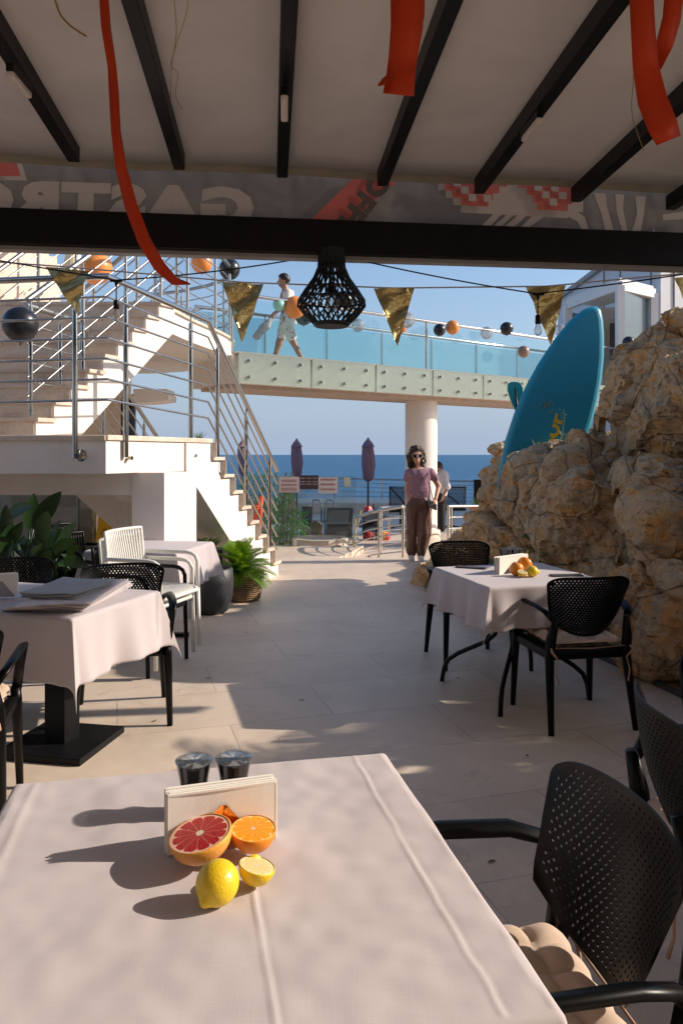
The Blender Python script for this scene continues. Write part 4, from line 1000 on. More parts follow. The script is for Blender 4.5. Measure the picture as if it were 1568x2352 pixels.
def make_armchair(label, cushion=True, group=None, mat_=None):
    mt = mat_ or BLACKPL
    t = thing('armchair', label, 'chair', (0, 0, 0), 0, group)
    # backrest: curved sheet
    def bf(s, t_):
        a = (s-0.5)*2; w = 0.196+0.052*t_
        edge = 1-0.05*max(0, (t_-0.85)/0.15)**3-0.06*max(0, (0.2-t_)/0.2)**2
        x = a*w*edge; z = 0.505+0.335*t_-0.030*abs(a)**7*max(0, (t_-0.5)*2)**2+0.085*abs(a)**2.6*(1-t_)**2
        y = -0.215-0.075*t_+0.060*a*a-0.02*(1-a*a)*math.sin(t_*3.1)
        return V(x, y, z)
    def cf(s, t_):
        a = abs(s-0.5)*2
        return 0.05 < t_ < 0.95 and a < 0.93 and not (a > 0.84 and (t_ > 0.86 or t_ < 0.16))
    bk = panelmesh(bf, 25, 25, cf, 0.235).build('backrest', mt, t, world=False, solid=0.0055)
    # seat
    def sf(s, q):
        a = (s-0.5)*2; w = 0.225+0.012*q
        y = -0.22+0.44*q; z = 0.435-0.018*(1-a*a)*math.sin(q*3.14)+(-0.025*max(0, q-0.85)/0.15)
        ed = 1-0.10*max(0, abs(q-0.5)*2-0.8)/0.2
        return V(a*w*ed, y, z)
    MB().grid(sf, 14, 14).build('seat', mt, t, world=False, solid=0.022, smooth=True, offset=-1)
    for sx in (-1, 1):
        # front leg and arm flow
        m = MB(); m.tube([V(sx*0.232, 0.205, 0.46), V(sx*0.236, 0.21, 0.40), V(sx*0.248, 0.228, 0.0)], [0.023, 0.024, 0.0155], 10); m.build('leg', mt, t, world=False, smooth=True)
        m = MB(); m.tube([V(sx*0.205, -0.262, 0.62), V(sx*0.222, -0.235, 0.50), V(sx*0.225, -0.22, 0.40), V(sx*0.245, -0.285, 0.0)], [0.018, 0.028, 0.026, 0.016], 10); m.build('leg', mt, t, world=False, smooth=True)
        m = MB(); pts = [V(sx*0.215, -0.245, 0.60), V(sx*0.245, -0.21, 0.645), V(sx*0.262, -0.13, 0.665), V(sx*0.270, 0.02, 0.668), V(sx*0.270, 0.12, 0.665), V(sx*0.268, 0.17, 0.655), V(sx*0.262, 0.197, 0.63), V(sx*0.250, 0.208, 0.56), V(sx*0.236, 0.21, 0.45)]
        m.tube(pts, [0.016, 0.02, 0.021, 0.021, 0.021, 0.021, 0.021, 0.021, 0.022], 10, sq=(0.62, 1.15)); m.build('armrest', mt, t, world=False, smooth=True)
    m = MB(); m.bar(V(-0.22, 0.20, 0.405), V(0.22, 0.20, 0.405), 0.02, 0.045); m.bar(V(-0.22, -0.215, 0.405), V(0.22, -0.215, 0.405), 0.02, 0.045)
    m.bar(V(-0.222, -0.21, 0.405), V(-0.232, 0.205, 0.405), 0.02, 0.045); m.bar(V(0.222, -0.21, 0.405), V(0.232, 0.205, 0.405), 0.02, 0.045)
    m.build('seat_frame', mt, t, world=False, bevel=0.006)
    if cushion:
        def top(sgn):
            def fn(s, q):
                a, b = (s-0.5)*2, (q-0.5)*2; r = 5
                puff = (abs(math.sin(s*math.pi*r))*abs(math.sin(q*math.pi*r)))**0.55
                ed = (max(0.0, 1-a**8)*max(0.0, 1-b**8))**0.5
                h = 0.008+0.021*puff*ed+0.014*ed
                return V(a*0.212*(1+0.02*math.sin(q*31)), b*0.212*(1+0.02*math.sin(s*31))-0.005, 0.462+sgn*h*(1 if sgn > 0 else 0.5))
            return fn
        m = MB(); m.grid(top(1), 50, 50); m.grid(top(-1), 20, 20)
        pad = m.build('seat_cushion', PAD, t, world=False, smooth=True)
        m = MB()
        for sx in (-1, 1):
            m.tube([V(sx*0.2, -0.2, 0.462), V(sx*0.225, -0.235, 0.468), V(sx*0.235, -0.275, 0.44), V(sx*0.20, -0.27, 0.40), V(sx*0.215, -0.275, 0.33), V(sx*0.20, -0.285, 0.27)], [0.004, 0.0035, 0.007, 0.004, 0.004, 0.006], 6)
        m.tube([V(-0.225, -0.245, 0.455), V(0, -0.25, 0.447), V(0.225, -0.245, 0.455)], 0.003, 6)
        m.build('tie', simple('tie_cotton', (0.42, 0.27, 0.19), 0.95), t, world=False, smooth=True)
    return t
ac = make_armchair('black perforated armchair with beige tufted cushion at the right of the front table', True)
ac.location = (0.285, 1.415, 0); ac.rotation_euler = (0, 0, math.radians(90+9))
def head(dx, dy): return math.atan2(dy, dx)-math.pi/2
place_copy(ac, (1.10, 2.02, 0), head(0.97, -0.10), 'black armchair at the right edge with its perforated back turned outward')
place_copy(ac, (1.31, 4.36, 0), head(-0.17, 0.98), 'black armchair with beige cushion pulled up in front of the right cloth table')
place_copy(ac, (0.93, 5.52, 0), head(0.16, -0.98), 'black perforated armchair behind the right table, its back facing the sea')
place_copy(ac, (-1.25, 4.34, 0), head(0.28, -0.96), 'black perforated armchair behind the left table near the folded cloths')
place_copy(ac, (-2.02, 4.60, 0), head(0.28, -0.96), 'black perforated armchair behind the left table in front of the leafy plant')
place_copy(ac, (-1.62, 3.12, 0), head(-0.28, 0.96), 'black armchair with peach cushion cut by the left edge, arm in view')
place_copy(ac, (1.72, 3.02, 0), head(-0.75, -0.66), 'sunlit perforated armchair cut off at the right edge below the rock')
# ---- slatted chairs
def make_slat(mt, label, group=None):
    t = thing('slatted_chair', label, 'chair', (0, 0, 0), 0, group)
    n = 19
    def bp_(i, j, nz=8):
        a = (i/(n-1)-0.5)*2; q = j/nz
        return V(a*(0.215+0.006*q), -0.20-0.085*q+0.045*a*a*q, 0.45+0.40*q+0.0)
    m = MB()
    for i in range(n): m.tube([bp_(i, j) for j in range(9)], 0.0075, 6)
    m.build('backrest', mt, t, world=False, smooth=True)
    m = MB(); m.tube([bp_(0, j) for j in range(9)]+[bp_(i, 8) for i in range(1, n)]+[bp_(n-1, 8-j) for j in range(1, 9)], 0.012, 8); m.build('back_frame', mt, t, world=False, smooth=True)
    m = MB()
    for i in range(n):
        a = (i/(n-1)-0.5)*2
        m.tube([V(a*0.215, -0.20+0.43*q, 0.445-0.02*math.sin(q*3.14)*(1-a*a)-0.035*max(0, q-0.85)/0.15) for q in [k/10 for k in range(11)]], 0.009, 6)
    m.build('seat', mt, t, world=False, smooth=True)
    m = MB(); m.tube([V(-0.225, -0.2, 0.435), V(-0.228, 0.2, 0.43), V(-0.20, 0.235, 0.415), V(0.20, 0.235, 0.415), V(0.228, 0.2, 0.43), V(0.225, -0.2, 0.435)], 0.014, 8, closed=True); m.build('seat_frame', mt, t, world=False, smooth=True)
    for sx in (-1, 1):
        x = sx*0.255
        m = MB(); m.tube([V(x, 0.215, 0.42), V(x*1.01, 0.225, 0.0)], [0.0155, 0.0145], 10); m.tube([V(sx*0.22, 0.2, 0.425), V(x, 0.215, 0.42)], 0.013, 8); m.build('leg', mt, t, world=False, smooth=True)
        m = MB(); m.tube([V(x*0.93, -0.235, 0.48), V(x, -0.25, 0.0)], [0.0155, 0.0145], 10); m.build('leg', mt, t, world=False, smooth=True)
        m = MB(); m.tube([V(sx*0.222, -0.245, 0.63), V(x*0.98, -0.225, 0.665), V(x, -0.18, 0.675), V(x, 0.12, 0.675), V(x, 0.165, 0.668), V(x, 0.195, 0.65), V(x, 0.212, 0.615), V(x, 0.215, 0.42)], 0.0145, 10); m.build('armrest', mt, t, world=False, smooth=True)
    return t
SX, SY, SR = -1.33, 5.35, head(0.93, -0.30)
w1 = make_slat(WHITEPL, 'white slatted armchair on top of the stack by the left table', 'stacked slatted armchairs'); w1.location = (SX, SY, 0.11); w1.rotation_euler = (0, 0, SR)
dx_, dy_ = -0.030, 0.010
place_copy(w1, (SX-0.045, SY+0.02, 0.055), SR, 'white slatted armchair second from the top of the stack')
b1 = make_slat(BLACKPL, 'black slatted armchair under the two white ones in the stack', 'stacked slatted armchairs'); b1.location = (SX-0.10, SY+0.035, 0.0); b1.rotation_euler = (0, 0, SR)
place_copy(b1, (-2.0, 6.10, 0.0), head(0.95, -0.25), 'black slatted armchair farther back beside the leafy plant')
place_copy(b1, (-2.12, 6.12, 0.07), head(0.95, -0.25), 'black slatted armchair stacked behind, next to the white chairs')
# ---- cloths
def m_cloth():
    n = N('table_linen'); v = n.coord()
    wv = n.noise(n.coord(scale=(18, 320, 320)), 1.0, 3); wh = n.noise(n.coord(scale=(320, 18, 320)), 1.0, 3); sl = n.noise(n.coord(scale=(9, 70, 70)), 1.0, 4)
    big = n.noise(v, 3, 4)
    c = n.ramp(big, [(0.3, (0.50, 0.44, 0.445)), (0.7, (0.54, 0.48, 0.485))])
    c = n.mix(0.015, c, n.ramp(wv, [(0.3, (0.3, 0.25, 0.24)), (0.7, (0.8, 0.72, 0.68))])); n.base(c); n.set(rough=0.92, spec=0.12, sheen=0.15)
    h = n.math('ADD', n.math('ADD', wv, wh), n.math('MULTIPLY', sl, 1.3)); n.bump(h, 0.13, 0.0014); return n.m
LINEN = m_cloth()
def cloth(label, c, rz, a, b, over, ztop, ridges=(), seed=0, nu=110, group=None, corner=0.36, ripple=1.0, wrinkle=1.0, name='tablecloth'):
    c = V(c[0], c[1], 0); R = Matrix.Rotation(rz, 3, 'Z'); rnd = random.Random(seed); ph = [rnd.random()*6 for _ in range(8)]
    Rb = 0.012
    def hang(p):
        if p <= 0: return 0.0, 0.0
        L = Rb*math.pi/2
        if p < L: th = p/Rb; return Rb*math.sin(th), Rb*(1-math.cos(th))
        return Rb, Rb+(p-L)
    def fn(s, t):
        # non-uniform sampling so corners are dense
        X = (s-0.5)*2*(a+over); Y = (t-0.5)*2*(b+over)
        px = abs(X)-a; py = abs(Y)-b; sx = 1 if X > 0 else -1; sy = 1 if Y > 0 else -1
        z = 0.0
        if px <= 0 and py <= 0:
            x, y = X, Y
            z = 0.0012*wrinkle*noise.noise(V(x*7+ph[0], y*7+ph[1], 0))+0.0007*wrinkle*noise.noise(V(x*19+ph[2], y*19, 0))
            for (kind, pos, hgt, wd, wob) in ridges:
                q = (x if kind == 'x' else y); o = (y if kind == 'x' else x)
                dd = q-pos-0.006*noise.noise(V(o*5+ph[3], pos*9, 0))*wob-0.004*noise.noise(V(o*17, pos*9, 3))*wob
                am = hgt*(0.55+0.9*noise.noise(V(o*5+pos*20, 1, 0)))
                z += am*math.exp(-(dd/wd)**2)-am*0.35*math.exp(-((dd-2.2*wd)/(wd*1.6))**2)
        elif px > 0 and py > 0:
            r = math.hypot(px, py); f = math.atan2(py, px)          # 0..pi/2
            w = math.sin(2*f)
            flare = corner*w
            ox, dz = hang(r*math.cos(flare*0.9)); out = r*math.sin(flare)*0.85
            # lateral: edges stay near table lines
            x = sx*(a+ox*math.cos(f)+out*0.62+r*0.10*math.cos(f)*(1-w)*1.0); y = sy*(b+ox*math.sin(f)+out*0.62+r*0.10*math.sin(f)*(1-w)); z = -dz
            x += sx*0.0
        else:
            if px > 0:
                o, dz = hang(px); u_ = Y; fl = 0.10*px+ripple*px*(0.10*math.sin(u_*13+ph[4]+sx)+0.05*math.sin(u_*29+ph[5]))*max(0, 1-(abs(Y)/b)**6)
                x = sx*(a+o+fl); y = Y; z = -dz
            else:
                o, dz = hang(py); u_ = X; fl = 0.10*py+ripple*py*(0.10*math.sin(u_*13+ph[6]+sy)+0.05*math.sin(u_*27+ph[7]))*max(0, 1-(abs(X)/a)**6)
                y = sy*(b+o+fl); x = X; z = -dz
        q = c+R@V(x, y, 0); return V(q.x, q.y, ztop+z)
    m = MB(); m.grid(fn, nu, nu)
    o = m.build(name, LINEN, smooth=True, solid=0.0012)
    return tag(o, label, 'tablecloth', group)
TB = thing('front_table', 'square table under pale cloth, nearest the camera', 'table', (-0.22, 1.38, 0))
TR = math.radians(12.0)
tc = V(-0.2225, 1.372, 0)      # centre of top
m = MB(); m.box(tc+V(0, 0, 0.733), (0.845, 0.875, 0.026), TR); m.build('tabletop', simple('dark_wood', (0.05, 0.035, 0.025), 0.5), TB)
m = MB(); m.tube([tc+V(0, 0, 0.72), tc], 0.04, 16); m.build('pedestal', BLACKMETAL, TB)
m = MB(); m.box(tc+V(0, 0, 0.012), (0.45, 0.45, 0.02), TR); m.build('base', BLACKMETAL, TB)
cloth('pale pinkish linen cloth with ironed creases on the nearest table', (tc.x, tc.y), TR, 0.426, 0.445, 0.24, 0.75,
      ridges=[('x', 0.352, 0.0032, 0.0042, 0.8), ('x', 0.055, 0.0030, 0.0034, 0.3), ('x', -0.392, 0.0030, 0.008, 0.6), ('y', 0.11, 0.0011, 0.012, 1.5), ('y', -0.20, 0.0012, 0.012, 1.5)], seed=2, nu=300, wrinkle=3.2)
# left table
LR = -math.atan2(0.30, 0.95); ex = V(math.cos(LR), math.sin(LR), 0); ey = V(-ex.y, ex.x, 0)
FRc = V(-1.235, 3.47, 0); lc = FRc-ex*0.60+ey*0.365
TL = thing('pedestal_table', 'table with black pedestal and slab base on the left', 'table', (lc.x, lc.y, 0))
m = MB(); m.box(lc+V(0, 0, 0.733), (1.18, 0.72, 0.026), LR); m.build('tabletop', simple('dark_wood', (0.05, 0.035, 0.025), 0.5), TL)
lp = G(112, 1745)+V(0.0, 0.18, 0)
m = MB(); m.box(V(lp.x, lp.y, 0.37), (0.12, 0.12, 0.72), LR); m.build('pedestal', BLACKMETAL, TL)
m = MB(); m.box(V(lp.x, lp.y, 0.018), (0.46, 0.46, 0.035), LR+0.12); m.build('base', BLACKMETAL, TL, bevel=0.004)
cloth('pale linen cloth hanging low over the left table under the folded pile', (lc.x, lc.y), LR, 0.60, 0.365, 0.31, 0.75, ridges=[('x', 0.2, 0.003, 0.006, 0.5), ('y', 0.02, 0.003, 0.006, 0.5)], seed=5, nu=140, corner=0.42)
# middle left table
MR = math.radians(-11.5); mcn = V(-1.10, 6.50, 0); 
ex2 = V(math.cos(math.radians(167)), math.sin(math.radians(167)), 0); mc = mcn+ex2*0.38+V(-0.085, -0.37, 0)
TM = thing('cloth_table', 'small square table behind the stacked white chairs', 'table', (mc.x, mc.y, 0))
m = MB(); m.box(mc+V(0, 0, 0.733), (0.74, 0.74, 0.026), MR); m.build('tabletop', simple('dark_wood', (0.05, 0.035, 0.025), 0.5), TM)
m = MB(); m.tube([mc+V(0, 0, 0.72), mc+V(0, 0, 0.02)], 0.035, 12); m.build('pedestal', BLACKMETAL, TM)
m = MB(); m.bar(mc+V(-0.25, -0.02, 0.02), mc+V(0.3, 0.02, 0.02), 0.05, 0.03); m.bar(mc+V(0.02, -0.27, 0.0215), mc+V(-0.02, 0.27, 0.0215), 0.05, 0.033); m.build('base', BLACKMETAL, TM)
cloth('pale cloth on the small table behind the white chairs', (mc.x, mc.y), MR, 0.375, 0.375, 0.30, 0.75, seed=9, nu=90, corner=0.45)
# right table
RR = math.radians(15.0); rc = V(1.105, 4.76, 0)
TT = thing('folding_table', 'cloth covered table on curved black tube legs beside the rock', 'table', (rc.x, rc.y, 0))
m = MB(); m.box(rc+V(0, 0, 0.733), (0.74, 0.76, 0.026), RR); m.build('tabletop', simple('dark_wood', (0.05, 0.035, 0.025), 0.5), TT)
for (fx, fy, ix, iy) in ((-0.36, 0.36, -0.08, 0.10), (-0.30, -0.36, -0.08, -0.10), (0.33, 0.42, 0.08, 0.10), (0.38, -0.20, 0.08, -0.10)):
    i_ = rc+Matrix.Rotation(RR, 3, 'Z')@V(ix, iy, 0); f_ = rc+Matrix.Rotation(RR, 3, 'Z')@V(fx, fy, 0); mid = lambda t: i_*(1-t)+f_*t
    q = [(0, 0.72), (0, 0.42), (0.06, 0.35), (0.2, 0.30), (0.7, 0.20), (0.88, 0.15), (0.96, 0.09), (1, 0.0)]
    m = MB(); m.tube([V(mid(a).x, mid(a).y, z) for a, z in q], 0.0145, 10); m.build('leg', BLACKMETAL, TT, smooth=True)
cloth('pale cloth with hanging pointed corners on the table beside the rock', (rc.x, rc.y), RR, 0.385, 0.40, 0.25, 0.75, ridges=[('x', -0.1, 0.0015, 0.006, 0.5)], seed=12, nu=130, corner=0.42, ripple=1.3)
# ================================================================ things on tables
def m_peel(name, a, b, bs=220):
    n = N(name); v = n.coord(); n.base(n.ramp(n.noise(v, 14, 4), [(0.3, a), (0.7, b)])); n.set(rough=0.38, spec=0.5, sss=0.0)
    w = n.node('ShaderNodeTexVoronoi'); w.inputs['Scale'].default_value = bs; n.link(v, w.inputs['Vector']); n.bump(w.outputs[0], 0.35, 0.0012); return n.m
LEMON = m_peel('lemon_peel', (0.74, 0.47, 0.008), (0.82, 0.58, 0.02)); ORANGE = m_peel('orange_peel', (0.78, 0.23, 0.008), (0.86, 0.30, 0.015)); GRAPE = m_peel('grapefruit_peel', (0.78, 0.30, 0.05), (0.84, 0.42, 0.08))
def m_flesh(name, pulp1, pulp2, pith, nseg, rin=0.84, seed=0.0, pithw=0.07, core=0.12):
    """citrus cut face, drawn in the object's XY plane (unit radius = 1 in generated coordinates scaled)"""
    n = N(name); tc = n.node('ShaderNodeTexCoord'); sp = n.node('ShaderNodeSeparateXYZ'); n.link(tc.outputs['UV'], sp.inputs[0])
    x = n.math('SUBTRACT', sp.outputs[0], 0.5); y = n.math('SUBTRACT', sp.outputs[1], 0.5)
    r = n.math('MULTIPLY', n.math('SQRT', n.math('ADD', n.math('MULTIPLY', x, x), n.math('MULTIPLY', y, y))), 2.0)
    ns = n.noise(tc.outputs['UV'], 5, 3); ang = n.math('ADD', n.math('ARCTAN2', y, x), n.math('MULTIPLY', ns, 0.35))
    k = n.math('MULTIPLY', ang, nseg/(2*math.pi)); fr = n.math('ABSOLUTE', n.math('SUBTRACT', n.math('FRACT', k), 0.5))     # 0.5 at membrane
    dist = n.math('MULTIPLY', n.math('SUBTRACT', 0.5, fr), r)     # distance from the membrane
    mem = n.ramp(dist, [(0.008, 1.0), (0.024, 0.0)])
    lim = n.math('SUBTRACT', rin, n.math('MULTIPLY', n.math('POWER', n.math('MULTIPLY', fr, 2.0), 6.0), 0.16))
    outer = n.math('GREATER_THAN', r, lim); cor = n.math('LESS_THAN', n.math('ADD', r, n.math('MULTIPLY', ns, 0.12)), core+0.06)
    st = n.node('ShaderNodeTexNoise'); st.inputs['Scale'].default_value = 1.0; st.inputs['Detail'].default_value = 4
    cb = n.node('ShaderNodeCombineXYZ'); n.link(n.math('MULTIPLY', ang, 14.0), cb.inputs[0]); n.link(n.math('MULTIPLY', r, 5.0), cb.inputs[1]); n.link(cb.outputs[0], st.inputs['Vector'])
    pulp = n.ramp(st.outputs[0], [(0.3, pulp1), (0.7, pulp2)])
    c = n.mix(n.math('MULTIPLY', mem, 0.38), pulp, pith); c = n.mix(outer, c, pith); c = n.mix(cor, c, (0.78, 0.66, 0.50))
    n.base(c); n.set(rough=0.25, spec=0.45, sss=0.0); n.bump(st.outputs[0], 0.5, 0.002); return n.m
FG_ = m_flesh('grapefruit_flesh', (0.30, 0.006, 0.010), (0.52, 0.03, 0.03), (0.82, 0.50, 0.36), 12, 0.86)
FO_ = m_flesh('orange_flesh', (0.80, 0.24, 0.004), (0.92, 0.42, 0.02), (0.88, 0.66, 0.25), 11, 0.90, core=0.08)
FL_ = m_flesh('lemon_flesh', (0.72, 0.50, 0.16), (0.86, 0.70, 0.36), (0.86, 0.74, 0.42), 10, 0.84, core=0.10)
def half_fruit(name, label, c, r, nrm, peel, flesh, cat_, squash=0.9, nip=False, group=None):
    """c = centre of the cut face, nrm = outward normal of the face"""
    t = thing(name, label, cat_, V(c.x, c.y, 0.75), 0, group); R = V(*nrm).normalized().to_track_quat('Z', 'Y').to_matrix()
    pr = [(0.001, -squash*r*(1.12 if nip else 1))]+[(r*math.sin(a), -squash*r*math.cos(a)) for a in [math.pi/2*i/14 for i in range(1, 15)]]+[(r*0.985, 0.0012), (r*0.955, 0.0015)]
    m = MB(); m.lathe(pr, c, 36, R=R); m.f = [f for f in m.f if len(f) == 4]
    if nip:
        ax = R@V(1, 0.1, -0.15).normalized(); m.tube([c+ax*r*0.8-V(0, 0, 0.006), c+ax*r*1.1-V(0, 0, 0.006), c+ax*r*1.32-V(0, 0, 0.006)], [r*0.5, r*0.32, r*0.12], 14)
    m.build('peel', peel, t, smooth=True)
    m = MB(); vs = [c+R@V(0, 0, 0.0012)]; fs = []; K = 8; S = 48
    for k in range(1, K+1):
        for s in range(S):
            a = 2*math.pi*s/S; q = k/K*r*0.965; vs.append(c+R@V(q*math.cos(a), q*math.sin(a), 0.0014-0.0012*(k/K)**2+0.0006*noise.noise(V(k, s, 0)*0.7)))
    for s in range(S): fs.append((0, 1+s, 1+(s+1) % S))
    for k in range(1, K):
        for s in range(S): fs.append((1+(k-1)*S+s, 1+k*S+s, 1+k*S+(s+1) % S, 1+(k-1)*S+(s+1) % S))
    m.add(vs, fs); o = m.build('flesh', flesh, t, smooth=True)
    uv = o.data.uv_layers.new(name='UV'); Ri = R.transposed(); off = rootloc(o)
    for lp_ in o.data.loops:
        q = Ri@(Vector(o.data.vertices[lp_.vertex_index].co)+off-c); uv.data[lp_.index].uv = (0.5+q.x/(2*r), 0.5+q.y/(2*r))
    return t
def lemon(label, c, r, ax, group=None):
    R = V(*ax).normalized().to_track_quat('Z', 'Y').to_matrix()
    pr = [(0.0008, -1.12), (0.10, -1.09), (0.22, -1.0)]+[(math.cos(a), math.sin(a)*1.04) for a in [math.radians(-62+8*i) for i in range(17)]]+[(0.36, 1.02), (0.27, 1.10), (0.21, 1.18), (0.12, 1.24), (0.0008, 1.25)]
    m = MB(); m.lathe([(p*r, q*r) for p, q in pr], c, 36, R=R); o = m.build('lemon', LEMON, smooth=True); tag(o, label, 'lemon', group); return o
ZT = 0.751
lemon('whole yellow lemon with its tip toward the camera on the nearest table', V(-0.2065, 1.262, ZT+0.035), 0.0355, (-0.42, -0.75, -0.42))
half_fruit('grapefruit_half', 'cut pink grapefruit half leaning by the napkin stand on the nearest table', V(-0.256, 1.372, ZT+0.062), 0.0575, (-0.16, -0.14, 0.97), GRAPE, FG_, 'grapefruit', 0.85)
half_fruit('orange_half', 'cut orange half right of the grapefruit on the nearest table', V(-0.164, 1.41, ZT+0.052), 0.0425, (0.04, -0.12, 0.99), ORANGE, FO_, 'orange', 1.0)
half_fruit('lemon_half', 'cut lemon half below the orange on the nearest table', V(-0.146, 1.312, ZT+0.036), 0.0320, (0.22, 0.05, 0.97), LEMON, FL_, 'lemon', 1.0, nip=True)
# napkin stand
NAPK = N('paper_napkin'); v = NAPK.coord(); NAPK.base((0.87, 0.82, 0.75)); NAPK.set(rough=0.95, spec=0.1)
w = NAPK.node('ShaderNodeTexVoronoi'); w.inputs['Scale'].default_value = 420; NAPK.link(v, w.inputs['Vector']); NAPK.bump(w.outputs[0], 0.25, 0.0006); NAPK = NAPK.m
COPPER = simple('mirror_copper', (0.70, 0.42, 0.24), 0.08, 1.0, 0.02)
def napkin_stand(label, a, b, h, depth=0.036, metal=COPPER, nl=9, tri=0.80):
    """a-b: front bottom edge in world, facing the camera side"""
    a = Vector(a); b = Vector(b); d = (b-a).normalized(); n_ = V(-d.y, d.x, 0); L = (b-a).length
    t = thing('napkin_stand', label, 'napkin stand', (a+b)/2)
    m = MB()
    for k in range(nl):
        q = 0.004+(depth-0.006)*k/(nl-1); dz = 0.0025*math.sin(k*2.3); dx = 0.003*math.sin(k*1.7)
        def f1(s, z, q=q, dx=dx, dz=dz, k=k):
            p = a+d*(s*L+dx)+n_*(q+0.004*(z)*(k/(nl-1)-0.5)+0.0015*math.sin(s*5+k)); return V(p.x, p.y, a.z+0.003+z*(h+dz-0.005*s*0))
        mm = MB(); mm.grid(f1, 8, 8); m.add([v_-n_*0.0019 for v_ in map(Vector, mm.v)], mm.f); m.add([v_+n_*0.0019 for v_ in map(Vector, mm.v)], mm.f)
        m.bar(f1(0, 1), f1(1, 1), 0.0046, 0.004); m.bar(f1(0, 0.5), f1(0, 1), 0.0038, 0.003, up=(1, 0, 0)); m.bar(f1(1, 0), f1(1, 1), 0.0042, 0.003, up=(1, 0, 0)); m.bar(f1(0, 0), f1(0, 1), 0.0042, 0.003, up=(1, 0, 0))
    m.build('napkins', NAPK, t, smooth=False)
    m = MB(); mid = (a+b)/2
    for sgn, q in ((-1, -0.0035), (1, depth+0.003)):
        p = [mid-d*tri*L*0.48+n_*q, mid+d*tri*L*0.48+n_*q, mid+d*0.006+n_*q+V(0, 0, h*0.76), mid-d*0.006+n_*q+V(0, 0, h*0.76)]
        m.prism([V(*x)+V(0, 0, 0.001) for x in p], n_*0.0015*sgn)
    m.bar(mid-n_*0.004+V(0, 0, 0.0015), mid+n_*(depth+0.004)+V(0, 0, 0.0015), tri*L*0.9, 0.0015)
    m.build('holder', metal, t); return t
napkin_stand('napkin stand with white paper napkins and copper triangle on the nearest table', V(-0.322, 1.405, ZT), V(-0.128, 1.468, ZT), 0.111, 0.034)
# grinders
PEP = simple('dark_contents', (0.006, 0.005, 0.005), 0.25); CG = glassy('clear_glass', (0.95, 0.96, 0.96), 0.06, 0.0)
def grinder(label, c, s=1.0):
    t = thing('spice_grinder', label, 'grinder', c)
    m = MB(); m.lathe([(0.020*s, 0.002), (0.0275*s, 0.004), (0.0265*s, 0.05*s), (0.0262*s, 0.062*s), (0.0325*s, 0.103*s)], c, 32); m.build('contents', PEP, t, auto=40)
    m = MB(); m.lathe([(0.0283*s, 0.001), (0.0288*s, 0.01*s), (0.0272*s, 0.058*s), (0.036*s, 0.108*s), (0.0375*s, 0.112*s)], c, 32); m.build('glass_body', CG, t, smooth=True)
    m = MB(); m.lathe([(0.0385*s, 0.110*s), (0.039*s, 0.114*s), (0.033*s, 0.117*s), (0.025*s, 0.1185*s), (0.0235*s, 0.1205*s)], c, 32); m.build('lid', glassy('lid_plastic', (0.88, 0.90, 0.91), 0.03, 0.04, (0.55, 0.55, 0.55), 0.05, 0.45), t, auto=25)
    m = MB(); m.lathe([(0.0279*s, 0.052*s), (0.0279*s, 0.060*s)], c, 32); m.f = [f for f in m.f if len(f) == 4]; m.build('band', simple('brushed_band', (0.55, 0.5, 0.45), 0.3, 1.0), t, smooth=True)
    return t
grinder('dark filled spice grinder with clear lid, left one behind the napkins on the nearest table', V(-0.307, 1.577, ZT), 1.0)
grinder('dark filled spice grinder with clear lid, right one behind the napkins on the nearest table', V(-0.226, 1.590, ZT), 1.0)
# right table set
napkin_stand('napkin stand with white napkins on the table beside the rock', P(1147, 1322, 4.72)*1, P(1212, 1318, 4.90), 0.105, 0.04, simple('dark_holder', (0.10, 0.08, 0.06), 0.2, 0.6), 7)
grinder('small dark grinder behind the napkins on the rock side table, left one', V(*P(1159, 1300, 5.12).xy, ZT), 1.0)
grinder('small dark grinder behind the napkins on the rock side table, right one', V(*P(1185, 1300, 5.12).xy, ZT), 1.0)
def zt(u, v): q = G(u, v, ZT); return q
q = zt(1186, 1322); half_fruit('orange_half', 'orange half lying cut side away on the rock side table', V(q.x, q.y, ZT+0.042), 0.044, (0.2, 0.9, 0.35), ORANGE, FO_, 'orange', 1.0)
q = zt(1208, 1314); half_fruit('grapefruit_half', 'grapefruit half behind the lemon on the rock side table', V(q.x, q.y+0.03, ZT+0.05), 0.048, (0.5, 0.8, 0.4), ORANGE, FO_, 'grapefruit', 1.0)
q = zt(1222, 1325); lemon('whole lemon on the rock side table', V(q.x, q.y, ZT+0.034), 0.035, (0.9, -0.2, -0.1))
q = zt(1199, 1326); half_fruit('lemon_half', 'small cut lemon half facing up on the rock side table', V(q.x, q.y-0.01, ZT+0.036), 0.031, (0, -0.35, 0.93), LEMON, FL_, 'lemon', 1.0)
def pouch(label, c, rz, dark):
    t = thing('cutlery_pouch', label, 'cutlery', c, rz)
    m = MB(); m.box((0, 0, 0.005), (0.20, 0.065, 0.008)); m.build('pouch', dark, t, world=False, bevel=0.003)
    m = MB(); m.tube([V(0.06, 0.01, 0.012), V(0.125, 0.012, 0.01)], [0.003, 0.007], 8, sq=(0.4, 1)); m.tube([V(0.05, -0.012, 0.012), V(0.115, -0.01, 0.011)], 0.004, 6, sq=(0.5, 1)); m.build('cutlery', STEEL, t, world=False, smooth=True)
DKP = simple('dark_pouch', (0.05, 0.04, 0.04), 0.7)
pouch('dark cutlery pouch at the left of the rock side table', V(*zt(1082, 1305).xy, ZT), -0.45, DKP)
pouch('dark cutlery pouch near the chair back on the rock side table', V(*zt(1300, 1323).xy, ZT), 0.1, DKP)
